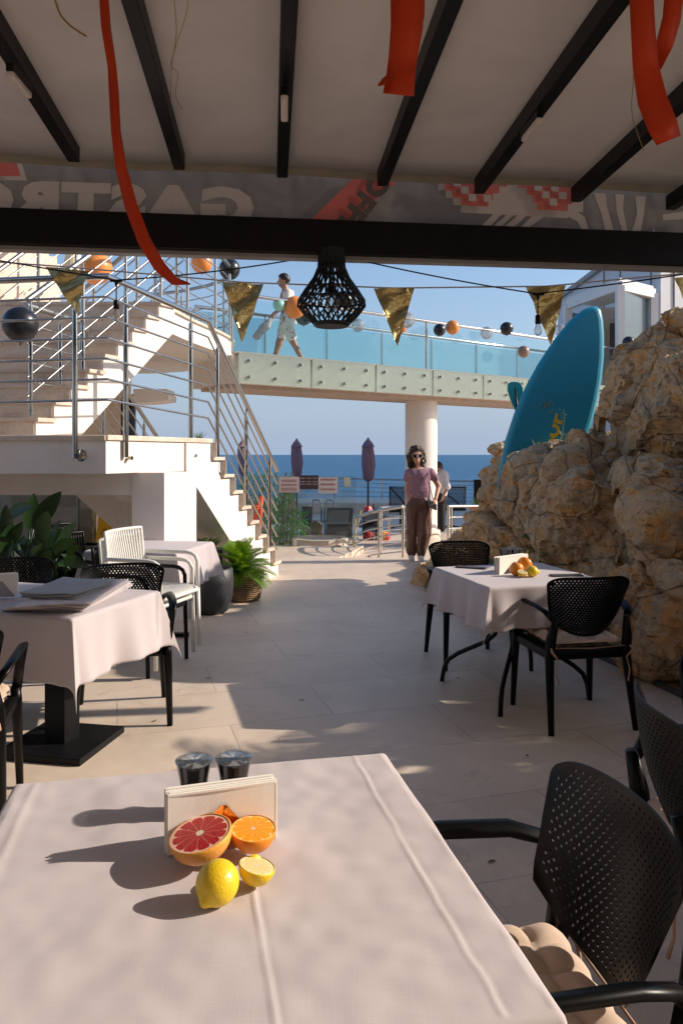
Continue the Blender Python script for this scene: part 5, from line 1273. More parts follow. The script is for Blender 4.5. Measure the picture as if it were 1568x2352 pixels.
# left table: napkins, pile of folded cloths
napkin_stand('pale napkin stand at the left edge on the pile table', P(-35, 1372, 3.86), P(40, 1371, 3.93), 0.105, 0.04, simple('grey_holder', (0.42, 0.40, 0.40), 0.35, 0.5), 7, 0.9)
def folded(label, poly, z0, th, nl, grp, seed, mt=LINEN, droop=0.0):
    """layers of a folded cloth with slightly different outlines: list of world xy corners"""
    rnd = random.Random(seed)
    A_, B_, C_, D_ = [V(p[0], p[1], 0) for p in poly]
    m = MB()
    for k in range(nl):
        j = [V(rnd.uniform(-1, 1)*0.011, rnd.uniform(-1, 1)*0.011, 0) for _ in range(4)]
        def fn(s, t, k=k, j=j, o=0.0):
            p = (A_+j[0])*(1-s)*(1-t)+(B_+j[1])*s*(1-t)+(C_+j[2])*s*t+(D_+j[3])*(1-s)*t
            e = 0.003*math.sin(s*7+k)*math.sin(t*5+seed)+0.002*noise.noise(V(s*6, t*6, k+seed))
            return V(p.x, p.y, z0+th*(k+0.5)/nl+e+o)
        g0 = MB().grid(lambda s, t: fn(s, t, o=-th/nl*0.42), 12, 12); g1 = MB().grid(lambda s, t: fn(s, t, o=th/nl*0.42), 12, 12)
        m.add(g0.v, g0.f); m.add(g1.v, g1.f)
        # round edges
        for ed in ([(s/12, 0) for s in range(13)], [(1, s/12) for s in range(13)], [(s/12, 1) for s in range(13)], [(0, s/12) for s in range(13)]):
            m.tube([fn(a, b) for a, b in ed], th/nl*0.47, 6)
    return tag(m.build('folded_cloth', mt, smooth=True), label, 'folded cloth', grp)
def wz(u, v, z): return G(u, v, z).xy
g = 'folded tablecloths piled on the left table'
names = ['folded tablecloth at the bottom of the left pile', 'folded tablecloth second from the bottom of the left pile', 'folded tablecloth in the middle of the left pile', 'folded tablecloth fourth from the bottom of the left pile', 'folded tablecloth topmost of the large left pile']
for k in range(5):
    o = 1.2*k; z = ZT+0.003+0.0105*k
    poly = [wz(8+o*2, 1404-k*1.2, z), wz(188+k*4, 1405-k*4.2, z), wz(304-k*3, 1346-k*3.0, z), wz(168+k, 1342-k*2, z)]
    folded(names[k], poly, z, 0.0105, 2, g, k+1)
GL = simple('grey_linen', (0.34, 0.345, 0.35), 0.9, 0, 0.05, 5, bump=0.2, bscale=200)
z = ZT+0.057
folded('smaller grey folded cloth lying on top of the left pile', [wz(52, 1374, z), wz(165, 1378, z), wz(258, 1345, z), wz(150, 1338, z)], z, 0.030, 3, None, 21, GL)
# ================================================================ people (implicit surfaces -> one continuous body mesh)
SKIN = simple('skin_light', (0.50, 0.27, 0.185), 0.5, 0, 0.06, 9, spec=0.35); SKIN2 = simple('skin_tan', (0.40, 0.19, 0.12), 0.5, 0, 0.06, 9, spec=0.35)
def prims(X, Y, Z, L, k=0.02):
    d = None
    for p in L:
        kk = p[6] if len(p) > 6 else k
        q = cap(X, Y, Z, p[0], p[1], p[2], p[3], p[4] if len(p) > 4 else 1.0, p[5] if len(p) > 5 else 1.0)
        d = q if d is None else smin(d, q, kk)
    return d
def part(name, fn, lo, hi, h, m, parent, L, rz, s=1.0):
    vs, fs = sdf_mesh(fn, lo, hi, h); R = np.array(Matrix.Rotation(rz, 3, 'Z')); vs = (vs*s)@R.T
    me_o = npmesh(name, vs, fs, m, parent, True, world=False); return me_o
def hand(w, d, fwd, side, r=0.0085, curl=0.5):
    """w wrist, d = direction of hand, fwd = palm-side direction (curl), side = thumb side"""
    w = np.array(w, float); d = np.array(d, float); d /= np.linalg.norm(d); fwd = np.array(fwd, float); fwd -= d*fwd.dot(d); fwd /= np.linalg.norm(fwd); side = np.cross(d, fwd)*side
    L = [(w, w+d*0.075, 0.020, 0.021, 1, 1)]
    kn = w+d*0.085
    L += [(w+d*0.05-side*0.018, kn-side*0.022, 0.014, 0.012), (w+d*0.05+side*0.018, kn+side*0.02, 0.014, 0.012)]
    for i, ln in enumerate((0.070, 0.078, 0.073, 0.058)):
        o = kn+side*(0.026-0.0175*i); a = o+(d*(1-0.3*curl)+fwd*curl*0.8)*ln*0.5; b = a+(d*(1-curl)+fwd*curl)*ln*0.5
        L += [(o, a, r, r*0.9, 1, 1, 0.004), (a, b, r*0.9, r*0.72, 1, 1, 0.003)]
    t0 = w+d*0.03+side*0.022; t1 = t0+(side*0.6+d*0.7+fwd*0.3)*0.038; t2 = t1+(d*0.9+fwd*0.4+side*0.1)*0.03
    L += [(t0, t1, 0.012, 0.0105, 1, 1, 0.006), (t1, t2, 0.0105, 0.008, 1, 1, 0.004)]
    return L
def head_prims(c, face=(0, -1, 0), s=1.0):
    """head centre c; face looks to -y before rotation"""
    c = np.array(c, float); f = np.array(face, float); f /= np.linalg.norm(f); sd = np.array([-f[1], f[0], 0]); up = np.array([0, 0, 1.0])
    q = lambda a, b, e: tuple(c+(sd*a+f*b+up*e)*s)
    return [(q(0, -0.012, 0.028), q(0, -0.012, 0.03), 0.083*s, 0.083*s), (q(0, 0.015, 0.0), q(0, 0.035, -0.055), 0.070*s, 0.045*s), (q(0, 0.045, -0.085), q(0, 0.052, -0.088), 0.026*s, 0.022*s),
            (q(0, 0.086, 0.0), q(0, 0.104, -0.028), 0.010*s, 0.0145*s, 1, 1, 0.01), (q(-0.018, 0.080, -0.060), q(0.018, 0.080, -0.060), 0.0085*s, 0.0085*s, 1, 1, 0.006), (q(-0.015, 0.079, -0.072), q(0.015, 0.079, -0.072), 0.008*s, 0.008*s, 1, 1, 0.006),
            (q(-0.04, 0.066, 0.028), q(0.04, 0.066, 0.028), 0.016*s, 0.016*s, 1, 1, 0.02), (q(-0.074, -0.01, 0.01), q(-0.078, -0.015, -0.02), 0.016*s, 0.012*s, 1, 1, 0.004), (q(0.074, -0.01, 0.01), q(0.078, -0.015, -0.02), 0.016*s, 0.012*s, 1, 1, 0.004)]
# ---------- woman walking toward the camera
WF = G(957, 1288); 
wo = thing('person', 'smiling woman in sunglasses, mauve patterned blouse and shiny brown trousers walking to the camera', 'person', WF)
k = 1/162.6
def wp(u, v, y=0.0): return ((u-958)*k, y, (1289-v)*k)     # photo point -> local
hd = wp(957, 1049, -0.01)
nk = wp(960, 1078, 0.0)
shL = wp(939, 1088, 0.0); shR = wp(990, 1086, 0.0)           # image left / right
elL = wp(936, 1124, 0.02); wrL = wp(938, 1158, -0.02)
elR = wp(1009, 1118, 0.05); wrR = wp(999, 1146, -0.10)
hipc = wp(962, 1160, 0.0)
body = head_prims(hd, (0.06, -1, 0.0))+[(wp(959, 1062, 0.01), wp(960, 1084, 0.01), 0.048, 0.052), (wp(950, 1086), wp(975, 1086), 0.06, 0.06, 1, 0.9, 0.04),
        (wp(962, 1095), wp(962, 1128), 0.125, 0.10, 1.15, 0.85, 0.05), (wp(962, 1128), hipc, 0.10, 0.14, 1.2, 0.85, 0.05),
        (shL, elL, 0.045, 0.035), (elL, wrL, 0.034, 0.023), (shR, elR, 0.046, 0.037), (elR, wrR, 0.036, 0.023),
        (wp(950, 1168), wp(948, 1218, 0.02), 0.08, 0.055), (wp(948, 1218, 0.02), wp(946, 1268, 0.05), 0.052, 0.035), (wp(974, 1168), wp(972, 1218, -0.05), 0.08, 0.055), (wp(972, 1218, -0.05), wp(968, 1272, -0.03), 0.052, 0.035)]
body += hand(wrL, (0.0, -0.1, -1), (1, 0, 0), 1, curl=0.4)+hand(wrR, (-0.35, -0.35, -0.9), (-0.9, 0.3, 0), -1, curl=0.7)
part('body', lambda X, Y, Z: prims(X, Y, Z, body, 0.022), (-0.32, -0.28, 0.08), (0.42, 0.26, 1.68), 0.0085, SKIN, wo, 0, 0)
# blouse
n = N('mauve_print'); v = n.coord(); w = n.node('ShaderNodeTexVoronoi'); w.inputs['Scale'].default_value = 60; n.link(v, w.inputs['Vector'])
n.base(n.mix(n.ramp(w.outputs[0], [(0.22, 1.0), (0.34, 0.0)]), (0.28, 0.145, 0.185), (0.55, 0.42, 0.45))); n.set(rough=0.85, spec=0.15); n.bump(n.noise(v, 12, 4), 0.3, 0.02); MAUVE = n.m
bl2 = [(wp(948, 1090), wp(978, 1089), 0.072, 0.075, 1, 0.95), (wp(962, 1098), wp(963, 1130), 0.150, 0.135, 1.12, 0.85, 0.06), (wp(963, 1130), wp(963, 1144), 0.135, 0.118, 1.18, 0.9, 0.05), (shL, wp(936, 1100, 0.0), 0.064, 0.058), (shR, wp(999, 1099, 0.02), 0.066, 0.060)]
def blf(X, Y, Z):
    d = prims(X, Y, Z, bl2, 0.03)+0.008*vnoise(X*13, Y*13, Z*5, 3)+0.004*vnoise(X*28, Y*28, Z*14, 4)
    d = np.maximum(d, Z-(1289-1078.5)*k-0.10*np.abs(X-0.012)); d = np.maximum(d, (1289-1146)*k-Z)
    return d
part('blouse', blf, (-0.30, -0.24, 0.80), (0.42, 0.24, 1.40), 0.01, MAUVE, wo, 0, 0)
n = N('brown_satin'); v = n.coord(); n.base((0.105, 0.045, 0.029)); n.set(rough=0.33, spec=0.45, sheen=0.0); n.bump(n.noise(n.coord(scale=(1, 1, 0.35)), 14, 4, 0.5, 0.6), 0.6, 0.05); SATIN = n.m
tr = [(wp(962, 1142), wp(963, 1160), 0.118, 0.150, 1.2, 0.9, 0.05), (wp(950, 1165), wp(946, 1225, 0.02), 0.118, 0.086, 1.0, 1.0), (wp(946, 1225, 0.02), wp(947, 1266, 0.05), 0.090, 0.074), (wp(947, 1266, 0.05), wp(947, 1273, 0.05), 0.066, 0.046),
      (wp(975, 1165), wp(974, 1225, -0.06), 0.118, 0.088, 1.0, 1.0), (wp(974, 1225, -0.06), wp(969, 1267, -0.04), 0.088, 0.066), (wp(969, 1267, -0.04), wp(968, 1275, -0.04), 0.062, 0.048)]
def trf(X, Y, Z):
    d = prims(X, Y, Z, tr, 0.02)
    fold = np.sin((X*30+Y*22)+4*vnoise(X*4, Y*4, Z*2.5, 8))*np.clip((1.0-Z)*1.2, 0.25, 1)
    d = d+0.010*fold+0.010*vnoise(X*9, Y*9, Z*6, 9); return np.maximum(d, Z-(1289-1137)*k)
part('trousers', trf, (-0.28, -0.26, 0.06), (0.32, 0.26, 0.98), 0.0095, SATIN, wo, 0, 0)
# hair
n = N('brown_curls'); v = n.coord(); n.base(n.ramp(n.noise(v, 45, 3), [(0.35, (0.016, 0.007, 0.004)), (0.65, (0.095, 0.042, 0.020))])); n.set(rough=0.45, spec=0.4); n.bump(n.noise(v, 90, 2), 0.7, 0.01); HAIR = n.m
hx, hy, hz = hd
def hairf(X, Y, Z):
    d = prims(X, Y, Z, [((hx, hy+0.035, hz+0.045), (hx, hy+0.045, hz+0.02), 0.108, 0.115), ((hx-0.085, hy+0.025, hz+0.0), (hx-0.082, hy+0.02, hz-0.14), 0.052, 0.038), ((hx+0.085, hy+0.025, hz+0.0), (hx+0.088, hy+0.02, hz-0.15), 0.052, 0.042), ((hx, hy+0.06, hz-0.02), (hx, hy+0.07, hz-0.12), 0.09, 0.07)], 0.03)
    d = d+0.020*vnoise(X*26, Y*26, Z*26, 5)+0.012*vnoise(X*55, Y*55, Z*55, 6)
    face = cap(X, Y, Z, (hx+0.004, hy-0.11, hz+0.015), (hx+0.004, hy-0.11, hz-0.11), 0.068, 0.062, 1.0, 1.25)
    return np.maximum(d, -face)
part('hair', hairf, (hx-0.19, hy-0.16, hz-0.26), (hx+0.19, hy+0.20, hz+0.2), 0.008, HAIR, wo, 0, 0)
m = MB(); rnd = random.Random(4)
for i in range(150):
    a = rnd.uniform(0, 6.28); e = rnd.uniform(-1.1, 1.4); rr = 0.115
    c = V(hx+math.cos(a)*math.cos(e)*rr*1.05, hy+0.035+math.sin(a)*math.cos(e)*rr, hz+0.02+math.sin(e)*rr*1.05-(0.05 if e < -0.3 else 0))
    if c.y < hy-0.05 and abs(c.x-hx) < 0.06 and c.z < hz+0.09: continue
    r0 = rnd.uniform(0.008, 0.014); ph = rnd.uniform(0, 6)
    m.tube([c+V(math.cos(ph+t*1.3)*r0, math.sin(ph+t*1.3)*r0, -0.011*t) for t in range(5)], [0.004, 0.0045, 0.004, 0.003, 0.0015], 5)
m.build('curls', HAIR, wo, smooth=True, world=False)
GLS = simple('dark_lens', (0.030, 0.008, 0.006), 0.08, 0, 0.1, 5); FRM = simple('pale_frame', (0.62, 0.50, 0.40), 0.35)
m = MB()
for sx in (-1, 1):
    c = V(hx+sx*0.036+0.005, hy-0.108, hz+0.005); m.prism([c+V(x*sx, 0.012*(x > 0.02), z) for x, z in ((-0.028, 0.021), (0.031, 0.025), (0.028, -0.018), (0.014, -0.028), (-0.012, -0.028), (-0.026, -0.014))], (0, 0.003, 0))
g_ = m.build('sunglasses', GLS, wo, world=False)
m = MB()
for sx in (-1, 1):
    c = V(hx+sx*0.036+0.005, hy-0.111, hz+0.005); m.tube([c+V(x*sx, 0.012*(x > 0.02), z) for x, z in ((-0.028, 0.022), (0.032, 0.026), (0.029, -0.019), (0.014, -0.030), (-0.012, -0.030), (-0.027, -0.014))], 0.0030, 6, closed=True)
    m.tube([c+V(sx*0.032, 0.014, 0.018), V(hx+sx*0.082, hy, hz+0.012)], 0.003, 6)
m.tube([V(hx-0.004, hy-0.111, hz+0.018), V(hx+0.014, hy-0.111, hz+0.018)], 0.003, 6); m.build('frame', FRM, g_, world=False, smooth=True)
m = MB(); m.tube([V(hx-0.020, hy-0.093, hz-0.062), V(hx, hy-0.099, hz-0.068), V(hx+0.020, hy-0.093, hz-0.062)], [0.003, 0.0055, 0.003], 8); m.build('lips', simple('lips', (0.42, 0.10, 0.08), 0.4), wo, world=False, smooth=True)
m = MB(); m.lathe([(0.0005, -0.012), (0.008, -0.008), (0.010, 0), (0.008, 0.008), (0.0005, 0.012)], V(hx+0.086, hy-0.05, hz-0.065), 10); m.build('earring', simple('pearl', (0.8, 0.78, 0.74), 0.2), wo, world=False, smooth=True)
SH = simple('pale_trainer', (0.62, 0.58, 0.52), 0.7); SO = simple('trainer_sole', (0.66, 0.62, 0.56), 0.6)
for (u, y, up) in ((946.5, 0.04, 0.0), (966, -0.10, 0.0)):
    x = (u-958)*k
    shf = lambda X, Y, Z: np.maximum(prims(X, Y, Z, [((x, y+0.05, 0.055), (x, y-0.10, 0.035), 0.042, 0.033), ((x, y+0.06, 0.09), (x, y+0.05, 0.05), 0.036, 0.04)], 0.02), 0.016-Z)
    part('trainer', shf, (x-0.08, y-0.18, -0.01), (x+0.08, y+0.14, 0.14), 0.008, SH, wo, 0, 0)
    m = MB(); m.prism([V(x+a, y+b, 0.001) for a, b in ((-0.036, 0.09), (0.036, 0.09), (0.040, -0.06), (0.030, -0.125), (0, -0.14), (-0.030, -0.125), (-0.040, -0.06))], (0, 0, 0.022)); m.build('sole', SO, wo, world=False, bevel=0.004)
bag = thing('shoulder_bag', 'small grey leather shoulder bag on a black strap at the woman\'s hip', 'bag', WF)
m = MB(); c = V(*wp(989, 1158, -0.14)); m.prism([V(*wp(u, v, -0.15)) for u, v in ((979, 1147), (994, 1152), (1001, 1158), (1001, 1172), (996, 1171), (983, 1163))], (0, 0.05, 0)); m.build('pouch', simple('grey_leather', (0.13, 0.14, 0.135), 0.35), bag, world=False, bevel=0.008)
m = MB(); m.tube([V(*wp(980, 1083, -0.02)), V(*wp(981, 1088, -0.09)), V(*wp(982, 1100, -0.15)), V(*wp(983, 1125, -0.165)), V(*wp(984, 1150, -0.155))], 0.009, 6, sq=(1, 0.4)); m.tube([V(*wp(984, 1108, -0.14)), V(*wp(988, 1130, -0.14)), V(*wp(994, 1153, -0.13))], 0.006, 6, sq=(1, 0.4)); m.tube([V(*wp(980, 1083, -0.02)), V(*wp(981, 1090, 0.11)), V(*wp(992, 1150, 0.10)), V(*wp(994, 1155, -0.11))], 0.007, 6, sq=(1, 0.4))
m.build('strap', simple('black_leather', (0.012, 0.012, 0.012), 0.45), bag, world=False, smooth=True)
# ---------- man walking left on the footbridge
A_e = 12.05; k2 = A_e/F
mo_l = V((655-CX)*k2, A_e, 2.79)
mn = thing('person', 'bare chested man in open patterned shirt and shorts walking left on the footbridge', 'person', mo_l)
z0 = lambda v: EYE-(v-HZ)*k2-2.79
def mp(u, v, y=0.0): return ((u-655)*k2, y, z0(v))
hd2 = mp(651, 645)
mb = head_prims(hd2, (-1, -0.18, 0), 0.92)+[(mp(653, 655), mp(657, 672), 0.05, 0.06), (mp(655, 682), mp(657, 705), 0.10, 0.095, 0.85, 1.2, 0.05), (mp(657, 705), mp(657, 735), 0.095, 0.105, 0.85, 1.15, 0.05),
      (mp(660, 680, -0.16), mp(655, 708, -0.20), 0.05, 0.04), (mp(655, 708, -0.20), mp(632, 726, -0.22), 0.038, 0.026), (mp(655, 680, 0.16), mp(662, 712, 0.2), 0.05, 0.04), (mp(662, 712, 0.2), mp(650, 732, 0.2), 0.037, 0.026),
      (mp(654, 738, 0.08), mp(640, 785, 0.09), 0.085, 0.055), (mp(640, 785, 0.09), mp(625, 836, 0.09), 0.055, 0.032), (mp(625, 836, 0.09), mp(615, 843, 0.09), 0.03, 0.026),
      (mp(660, 738, -0.08), mp(672, 783, -0.09), 0.085, 0.056), (mp(672, 783, -0.09), mp(697, 832, -0.09), 0.056, 0.033), (mp(697, 832, -0.09), mp(688, 842, -0.09), 0.03, 0.026)]
mb += hand(mp(632, 726, -0.22), (-0.7, 0, -0.7), (0, 0.5, -0.5), 1, curl=0.8)+hand(mp(650, 732, 0.2), (-0.5, 0, -0.8), (0, 1, 0), 1, curl=0.6)
part('body', lambda X, Y, Z: prims(X, Y, Z, mb, 0.025), (-0.42, -0.34, -0.02), (0.40, 0.36, 1.75), 0.010, SKIN2, mn, 0, 0)
n = N('cream_print'); v = n.coord(); w = n.noise(v, 16, 3); n.base(n.ramp(w, [(0.38, (0.50, 0.22, 0.14)), (0.44, (0.74, 0.70, 0.62)), (0.62, (0.74, 0.70, 0.62)), (0.68, (0.55, 0.45, 0.20))])); n.set(rough=0.9, spec=0.1); CRM = n.m
sh = [(mp(661, 672), mp(661, 705), 0.11, 0.13, 0.85, 1.3, 0.05), (mp(661, 705), mp(666, 735), 0.13, 0.135, 0.85, 1.25, 0.05), (mp(661, 678, -0.17), mp(660, 700, -0.2), 0.075, 0.07), (mp(657, 678, 0.17), mp(662, 700, 0.2), 0.07, 0.065)]
def shf2(X, Y, Z):
    d = prims(X, Y, Z, sh, 0.03)+0.01*vnoise(X*11, Y*11, Z*5, 3)
    d = np.maximum(d, Z-z0(668)); d = np.maximum(d, z0(744)-Z); d = np.maximum(d, -(cap(X, Y, Z, mp(634, 660), mp(634, 760), 0.22, 0.22, 1.0, 0.75)))
    return d
part('shirt', shf2, (-0.3, -0.36, 0.5), (0.32, 0.36, 1.5), 0.011, CRM, mn, 0, 0)
so = [(mp(657, 728), mp(657, 738), 0.115, 0.12, 0.9, 1.2, 0.04), (mp(654, 740, 0.08), mp(646, 768, 0.09), 0.105, 0.085), (mp(660, 740, -0.08), mp(669, 775, -0.09), 0.105, 0.09)]
part('shorts', lambda X, Y, Z: np.maximum(prims(X, Y, Z, so, 0.03)+0.008*vnoise(X*12, Y*12, Z*5, 4), Z-z0(722)), (-0.3, -0.3, 0.35), (0.3, 0.3, 1.1), 0.011, CRM, mn, 0, 0)
hx, hy, hz = hd2
def h2(X, Y, Z):
    d = prims(X, Y, Z, [((hx+0.012, hy, hz+0.042), (hx+0.025, hy, hz+0.03), 0.086, 0.082), ((hx-0.03, hy, hz+0.085), (hx-0.055, hy, hz+0.08), 0.030, 0.026)], 0.02)+0.004*vnoise(X*60, Y*60, Z*60, 5)
    return np.maximum(d, -(cap(X, Y, Z, (hx-0.12, hy-0.03, hz-0.02), (hx-0.05, hy, hz-0.10), 0.092, 0.11, 1, 1.2)))
part('hair', h2, (hx-0.14, hy-0.13, hz-0.12), (hx+0.15, hy+0.13, hz+0.16), 0.009, simple('dark_hair', (0.012, 0.008, 0.006), 0.5), mn, 0, 0)
tw = thing('towel', 'crumpled grey towel swinging from the walking man\'s hand', 'towel', V(*mp(615, 760))+mo_l)
def twf(X, Y, Z):
    return prims(X, Y, Z, [(mp(630, 730, -0.22), mp(612, 756, -0.24), 0.03, 0.07), (mp(612, 756, -0.24), mp(592, 778, -0.2), 0.07, 0.045)], 0.03)+0.022*vnoise(X*18, Y*18, Z*14, 7)
vs_, fs_ = sdf_mesh(twf, (-0.52, -0.40, 0.35), (-0.05, -0.05, 1.05), 0.012)
npmesh('cloth', vs_+np.array(mo_l), fs_, simple('towel_grey', (0.40, 0.36, 0.36), 0.95), tw)
# ---------- waiter partly behind the column
k3 = 15.3/F; wl = V((1011-CX)*k3, 15.3, LZ)
wt_ = thing('person', 'dark haired person in white shirt and black trousers partly hidden behind the column', 'person', wl)
zb = lambda v: EYE-(v-HZ)*k3-LZ
def qp(u, v, y=0.0): return ((u-1008)*k3, y, zb(v))
qb = [(qp(1002, 1074), qp(1001, 1076), 0.09, 0.09), (qp(1003, 1082), qp(1006, 1092), 0.05, 0.06), (qp(1010, 1098), qp(1007, 1130), 0.13, 0.12, 1, 0.8, 0.05), (qp(1016, 1098, -0.1), qp(1021, 1120, -0.18), 0.05, 0.04), (qp(1021, 1120, -0.18), qp(1010, 1140, -0.22), 0.036, 0.026),
      (qp(1005, 1140), qp(1010, 1180), 0.09, 0.06), (qp(1010, 1180), qp(1012, 1216), 0.055, 0.035), (qp(1000, 1140), qp(1000, 1180), 0.09, 0.06), (qp(1000, 1180), qp(1002, 1216), 0.055, 0.035)]
qb += hand(qp(1010, 1140, -0.22), (-0.4, -0.3, -0.9), (-1, 0, 0), 1, curl=0.5)
part('body', lambda X, Y, Z: prims(X, Y, Z, qb, 0.02), (-0.36, -0.4, 0.02), (0.36, 0.3, 1.75), 0.014, SKIN2, wt_, 0, 0)
ws = [(qp(1011, 1095), qp(1008, 1132), 0.15, 0.14, 1, 0.85, 0.05), (qp(1016, 1098, -0.1), qp(1022, 1118, -0.18), 0.07, 0.06)]
part('shirt', lambda X, Y, Z: prims(X, Y, Z, ws, 0.03), (-0.36, -0.4, 0.6), (0.4, 0.3, 1.6), 0.015, simple('white_shirt', (0.62, 0.58, 0.60), 0.85), wt_, 0, 0)
wtq = [(qp(1005, 1136), qp(1006, 1146), 0.14, 0.15, 1, 0.9), (qp(1008, 1145), qp(1011, 1214), 0.11, 0.07), (qp(1000, 1145), qp(1001, 1214), 0.11, 0.07)]
part('trousers', lambda X, Y, Z: prims(X, Y, Z, wtq, 0.02), (-0.36, -0.3, -0.02), (0.4, 0.3, 1.1), 0.015, simple('black_cloth', (0.01, 0.01, 0.012), 0.8), wt_, 0, 0)
part('hair', lambda X, Y, Z: np.maximum(prims(X, Y, Z, [(qp(1002, 1071, 0.01), qp(1003, 1074, 0.02), 0.105, 0.10)], 0.02), -cap(X, Y, Z, (-0.16, -0.13, zb(1080)), (-0.16, -0.13, zb(1070)), 0.1, 0.1)), (-0.3, -0.25, 1.3), (0.2, 0.25, 1.85), 0.014, simple('dark_hair', (0.012, 0.008, 0.006), 0.5), wt_, 0, 0)
# ================================================================ plants
def leafmat(name, a, b, rough=0.45, tr=0.25):
    n = N(name); v = n.coord(); n.base(n.ramp(n.noise(v, 5, 4), [(0.3, a), (0.7, b)])); n.set(rough=rough, spec=0.45)
    t = n.node('ShaderNodeBsdfTranslucent'); t.inputs[0].default_value = (b[0]*2.0, b[1]*1.9, b[2]*0.8, 1); mx = n.node('ShaderNodeMixShader'); mx.inputs[0].default_value = tr
    n.link(n.b.outputs[0], mx.inputs[1]); n.link(t.outputs[0], mx.inputs[2]); n.link(mx.outputs[0], n.out.inputs[0]); return n.m
LEAF = leafmat('glossy_leaf', (0.008, 0.022, 0.006), (0.02, 0.05, 0.011), 0.33, 0.10); PALM = leafmat('palm_leaf', (0.05, 0.13, 0.012), (0.14, 0.26, 0.02), 0.5, 0.3)
BAMB = leafmat('bamboo_leaf', (0.03, 0.20, 0.03), (0.07, 0.38, 0.05), 0.5, 0.3); DRY = simple('dry_grass', (0.34, 0.24, 0.10), 0.9); STEM = simple('cane', (0.36, 0.26, 0.11), 0.6)
SAGE = leafmat('sage_leaf', (0.05, 0.09, 0.03), (0.12, 0.18, 0.06), 0.6, 0.2)
def blade(m, a, d, L, w, bend, n=8, up=V(0, 0, 1), fold=0.25, tipw=0.55, roll=0.0):
    """broad leaf: stem base a, direction d, length L, width w, bending down"""
    d = Vector(d).normalized(); s = d.cross(up)
    if s.length < 1e-3: s = V(1, 0, 0)
    s.normalize(); s = Matrix.Rotation(roll, 3, d)@s; vs = []; p = Vector(a)
    for i in range(n+1):
        t = i/n; ww = w*math.sin(math.pi*min(1, (t*0.92+0.04))**tipw)*0.5 if t < 1 else 0.0
        ww = w*0.5*max(0.0, math.sin(math.pi*(0.06+0.94*t)**1.0))**0.75 if 0 < t < 1 else w*0.04
        nn = s.cross(d).normalized()
        vs += [p-s*ww+nn*ww*fold, p, p+s*ww+nn*ww*fold]
        d = (d-V(0, 0, bend/n)).normalized(); s = (s-d*s.dot(d)).normalized(); p = p+d*(L/n)
    fs = [(i*3+k, i*3+k+1, i*3+k+4, i*3+k+3) for i in range(n) for k in (0, 1)]
    m.add(vs, fs)
def frond(m, a, d, L, lw, nl, droop, dens=1.0, vang=0.9, rnd=random):
    d = Vector(d).normalized(); p = Vector(a); N_ = nl; pts = []
    for i in range(N_+1):
        pts.append((p.copy(), d.copy())); d = (d-V(0, 0, droop/N_)).normalized(); p = p+d*(L/N_)
    m.tube([q[0] for q in pts[::max(1, N_//8)]]+[pts[-1][0]], [0.006*(L/0.5)*(1-0.8*j/10) for j in range(len(pts[::max(1, N_//8)])+1)], 5)
    for i in range(2, N_+1):
        q, dd = pts[i]; t = i/N_; s = dd.cross(V(0, 0, 1)); s = s.normalized() if s.length > 1e-3 else V(1, 0, 0); nn = s.cross(dd).normalized()
        ll = lw*(math.sin(math.pi*(0.12+0.80*t))**0.7)
        for sg in (-1, 1):
            e = (s*sg*vang+dd*0.62+nn*0.30+V(rnd.uniform(-1, 1), rnd.uniform(-1, 1), rnd.uniform(-1, 1))*0.05).normalized()
            w = 0.0042*(L/0.5)+0.001; mid = q+e*ll*0.55; tip = q+e*ll-V(0, 0, ll*0.16)
            wv = dd*w; m.add([q-wv, q+wv, mid+wv*1.0, mid-wv*1.0, tip], [(0, 1, 2, 3), (3, 2, 4)])
def cycad(name, label, c, R, nf, h0, cat_='plant', seed=1, elev=(0.2, 1.2), lw=0.16, mt=PALM, parent=None, nl=34, squash=1.0, droop=1.2):
    rnd = random.Random(seed); m = MB()
    for i in range(nf):
        a = 2*math.pi*i/nf*2.4+rnd.uniform(-.2, .2); e = elev[0]+(elev[1]-elev[0])*((i % 7)/6)
        d = V(math.cos(a)*math.cos(e), math.sin(a)*math.cos(e)*squash, math.sin(e)); frond(m, c+V(0, 0, h0)+d*0.02, d, R*rnd.uniform(0.8, 1.1), lw*rnd.uniform(.85, 1.1), nl, droop*rnd.uniform(.8, 1.3), rnd=rnd)
    if parent: return m.build(name, mt, parent)
    return tag(m.build(name, mt), label, cat_)
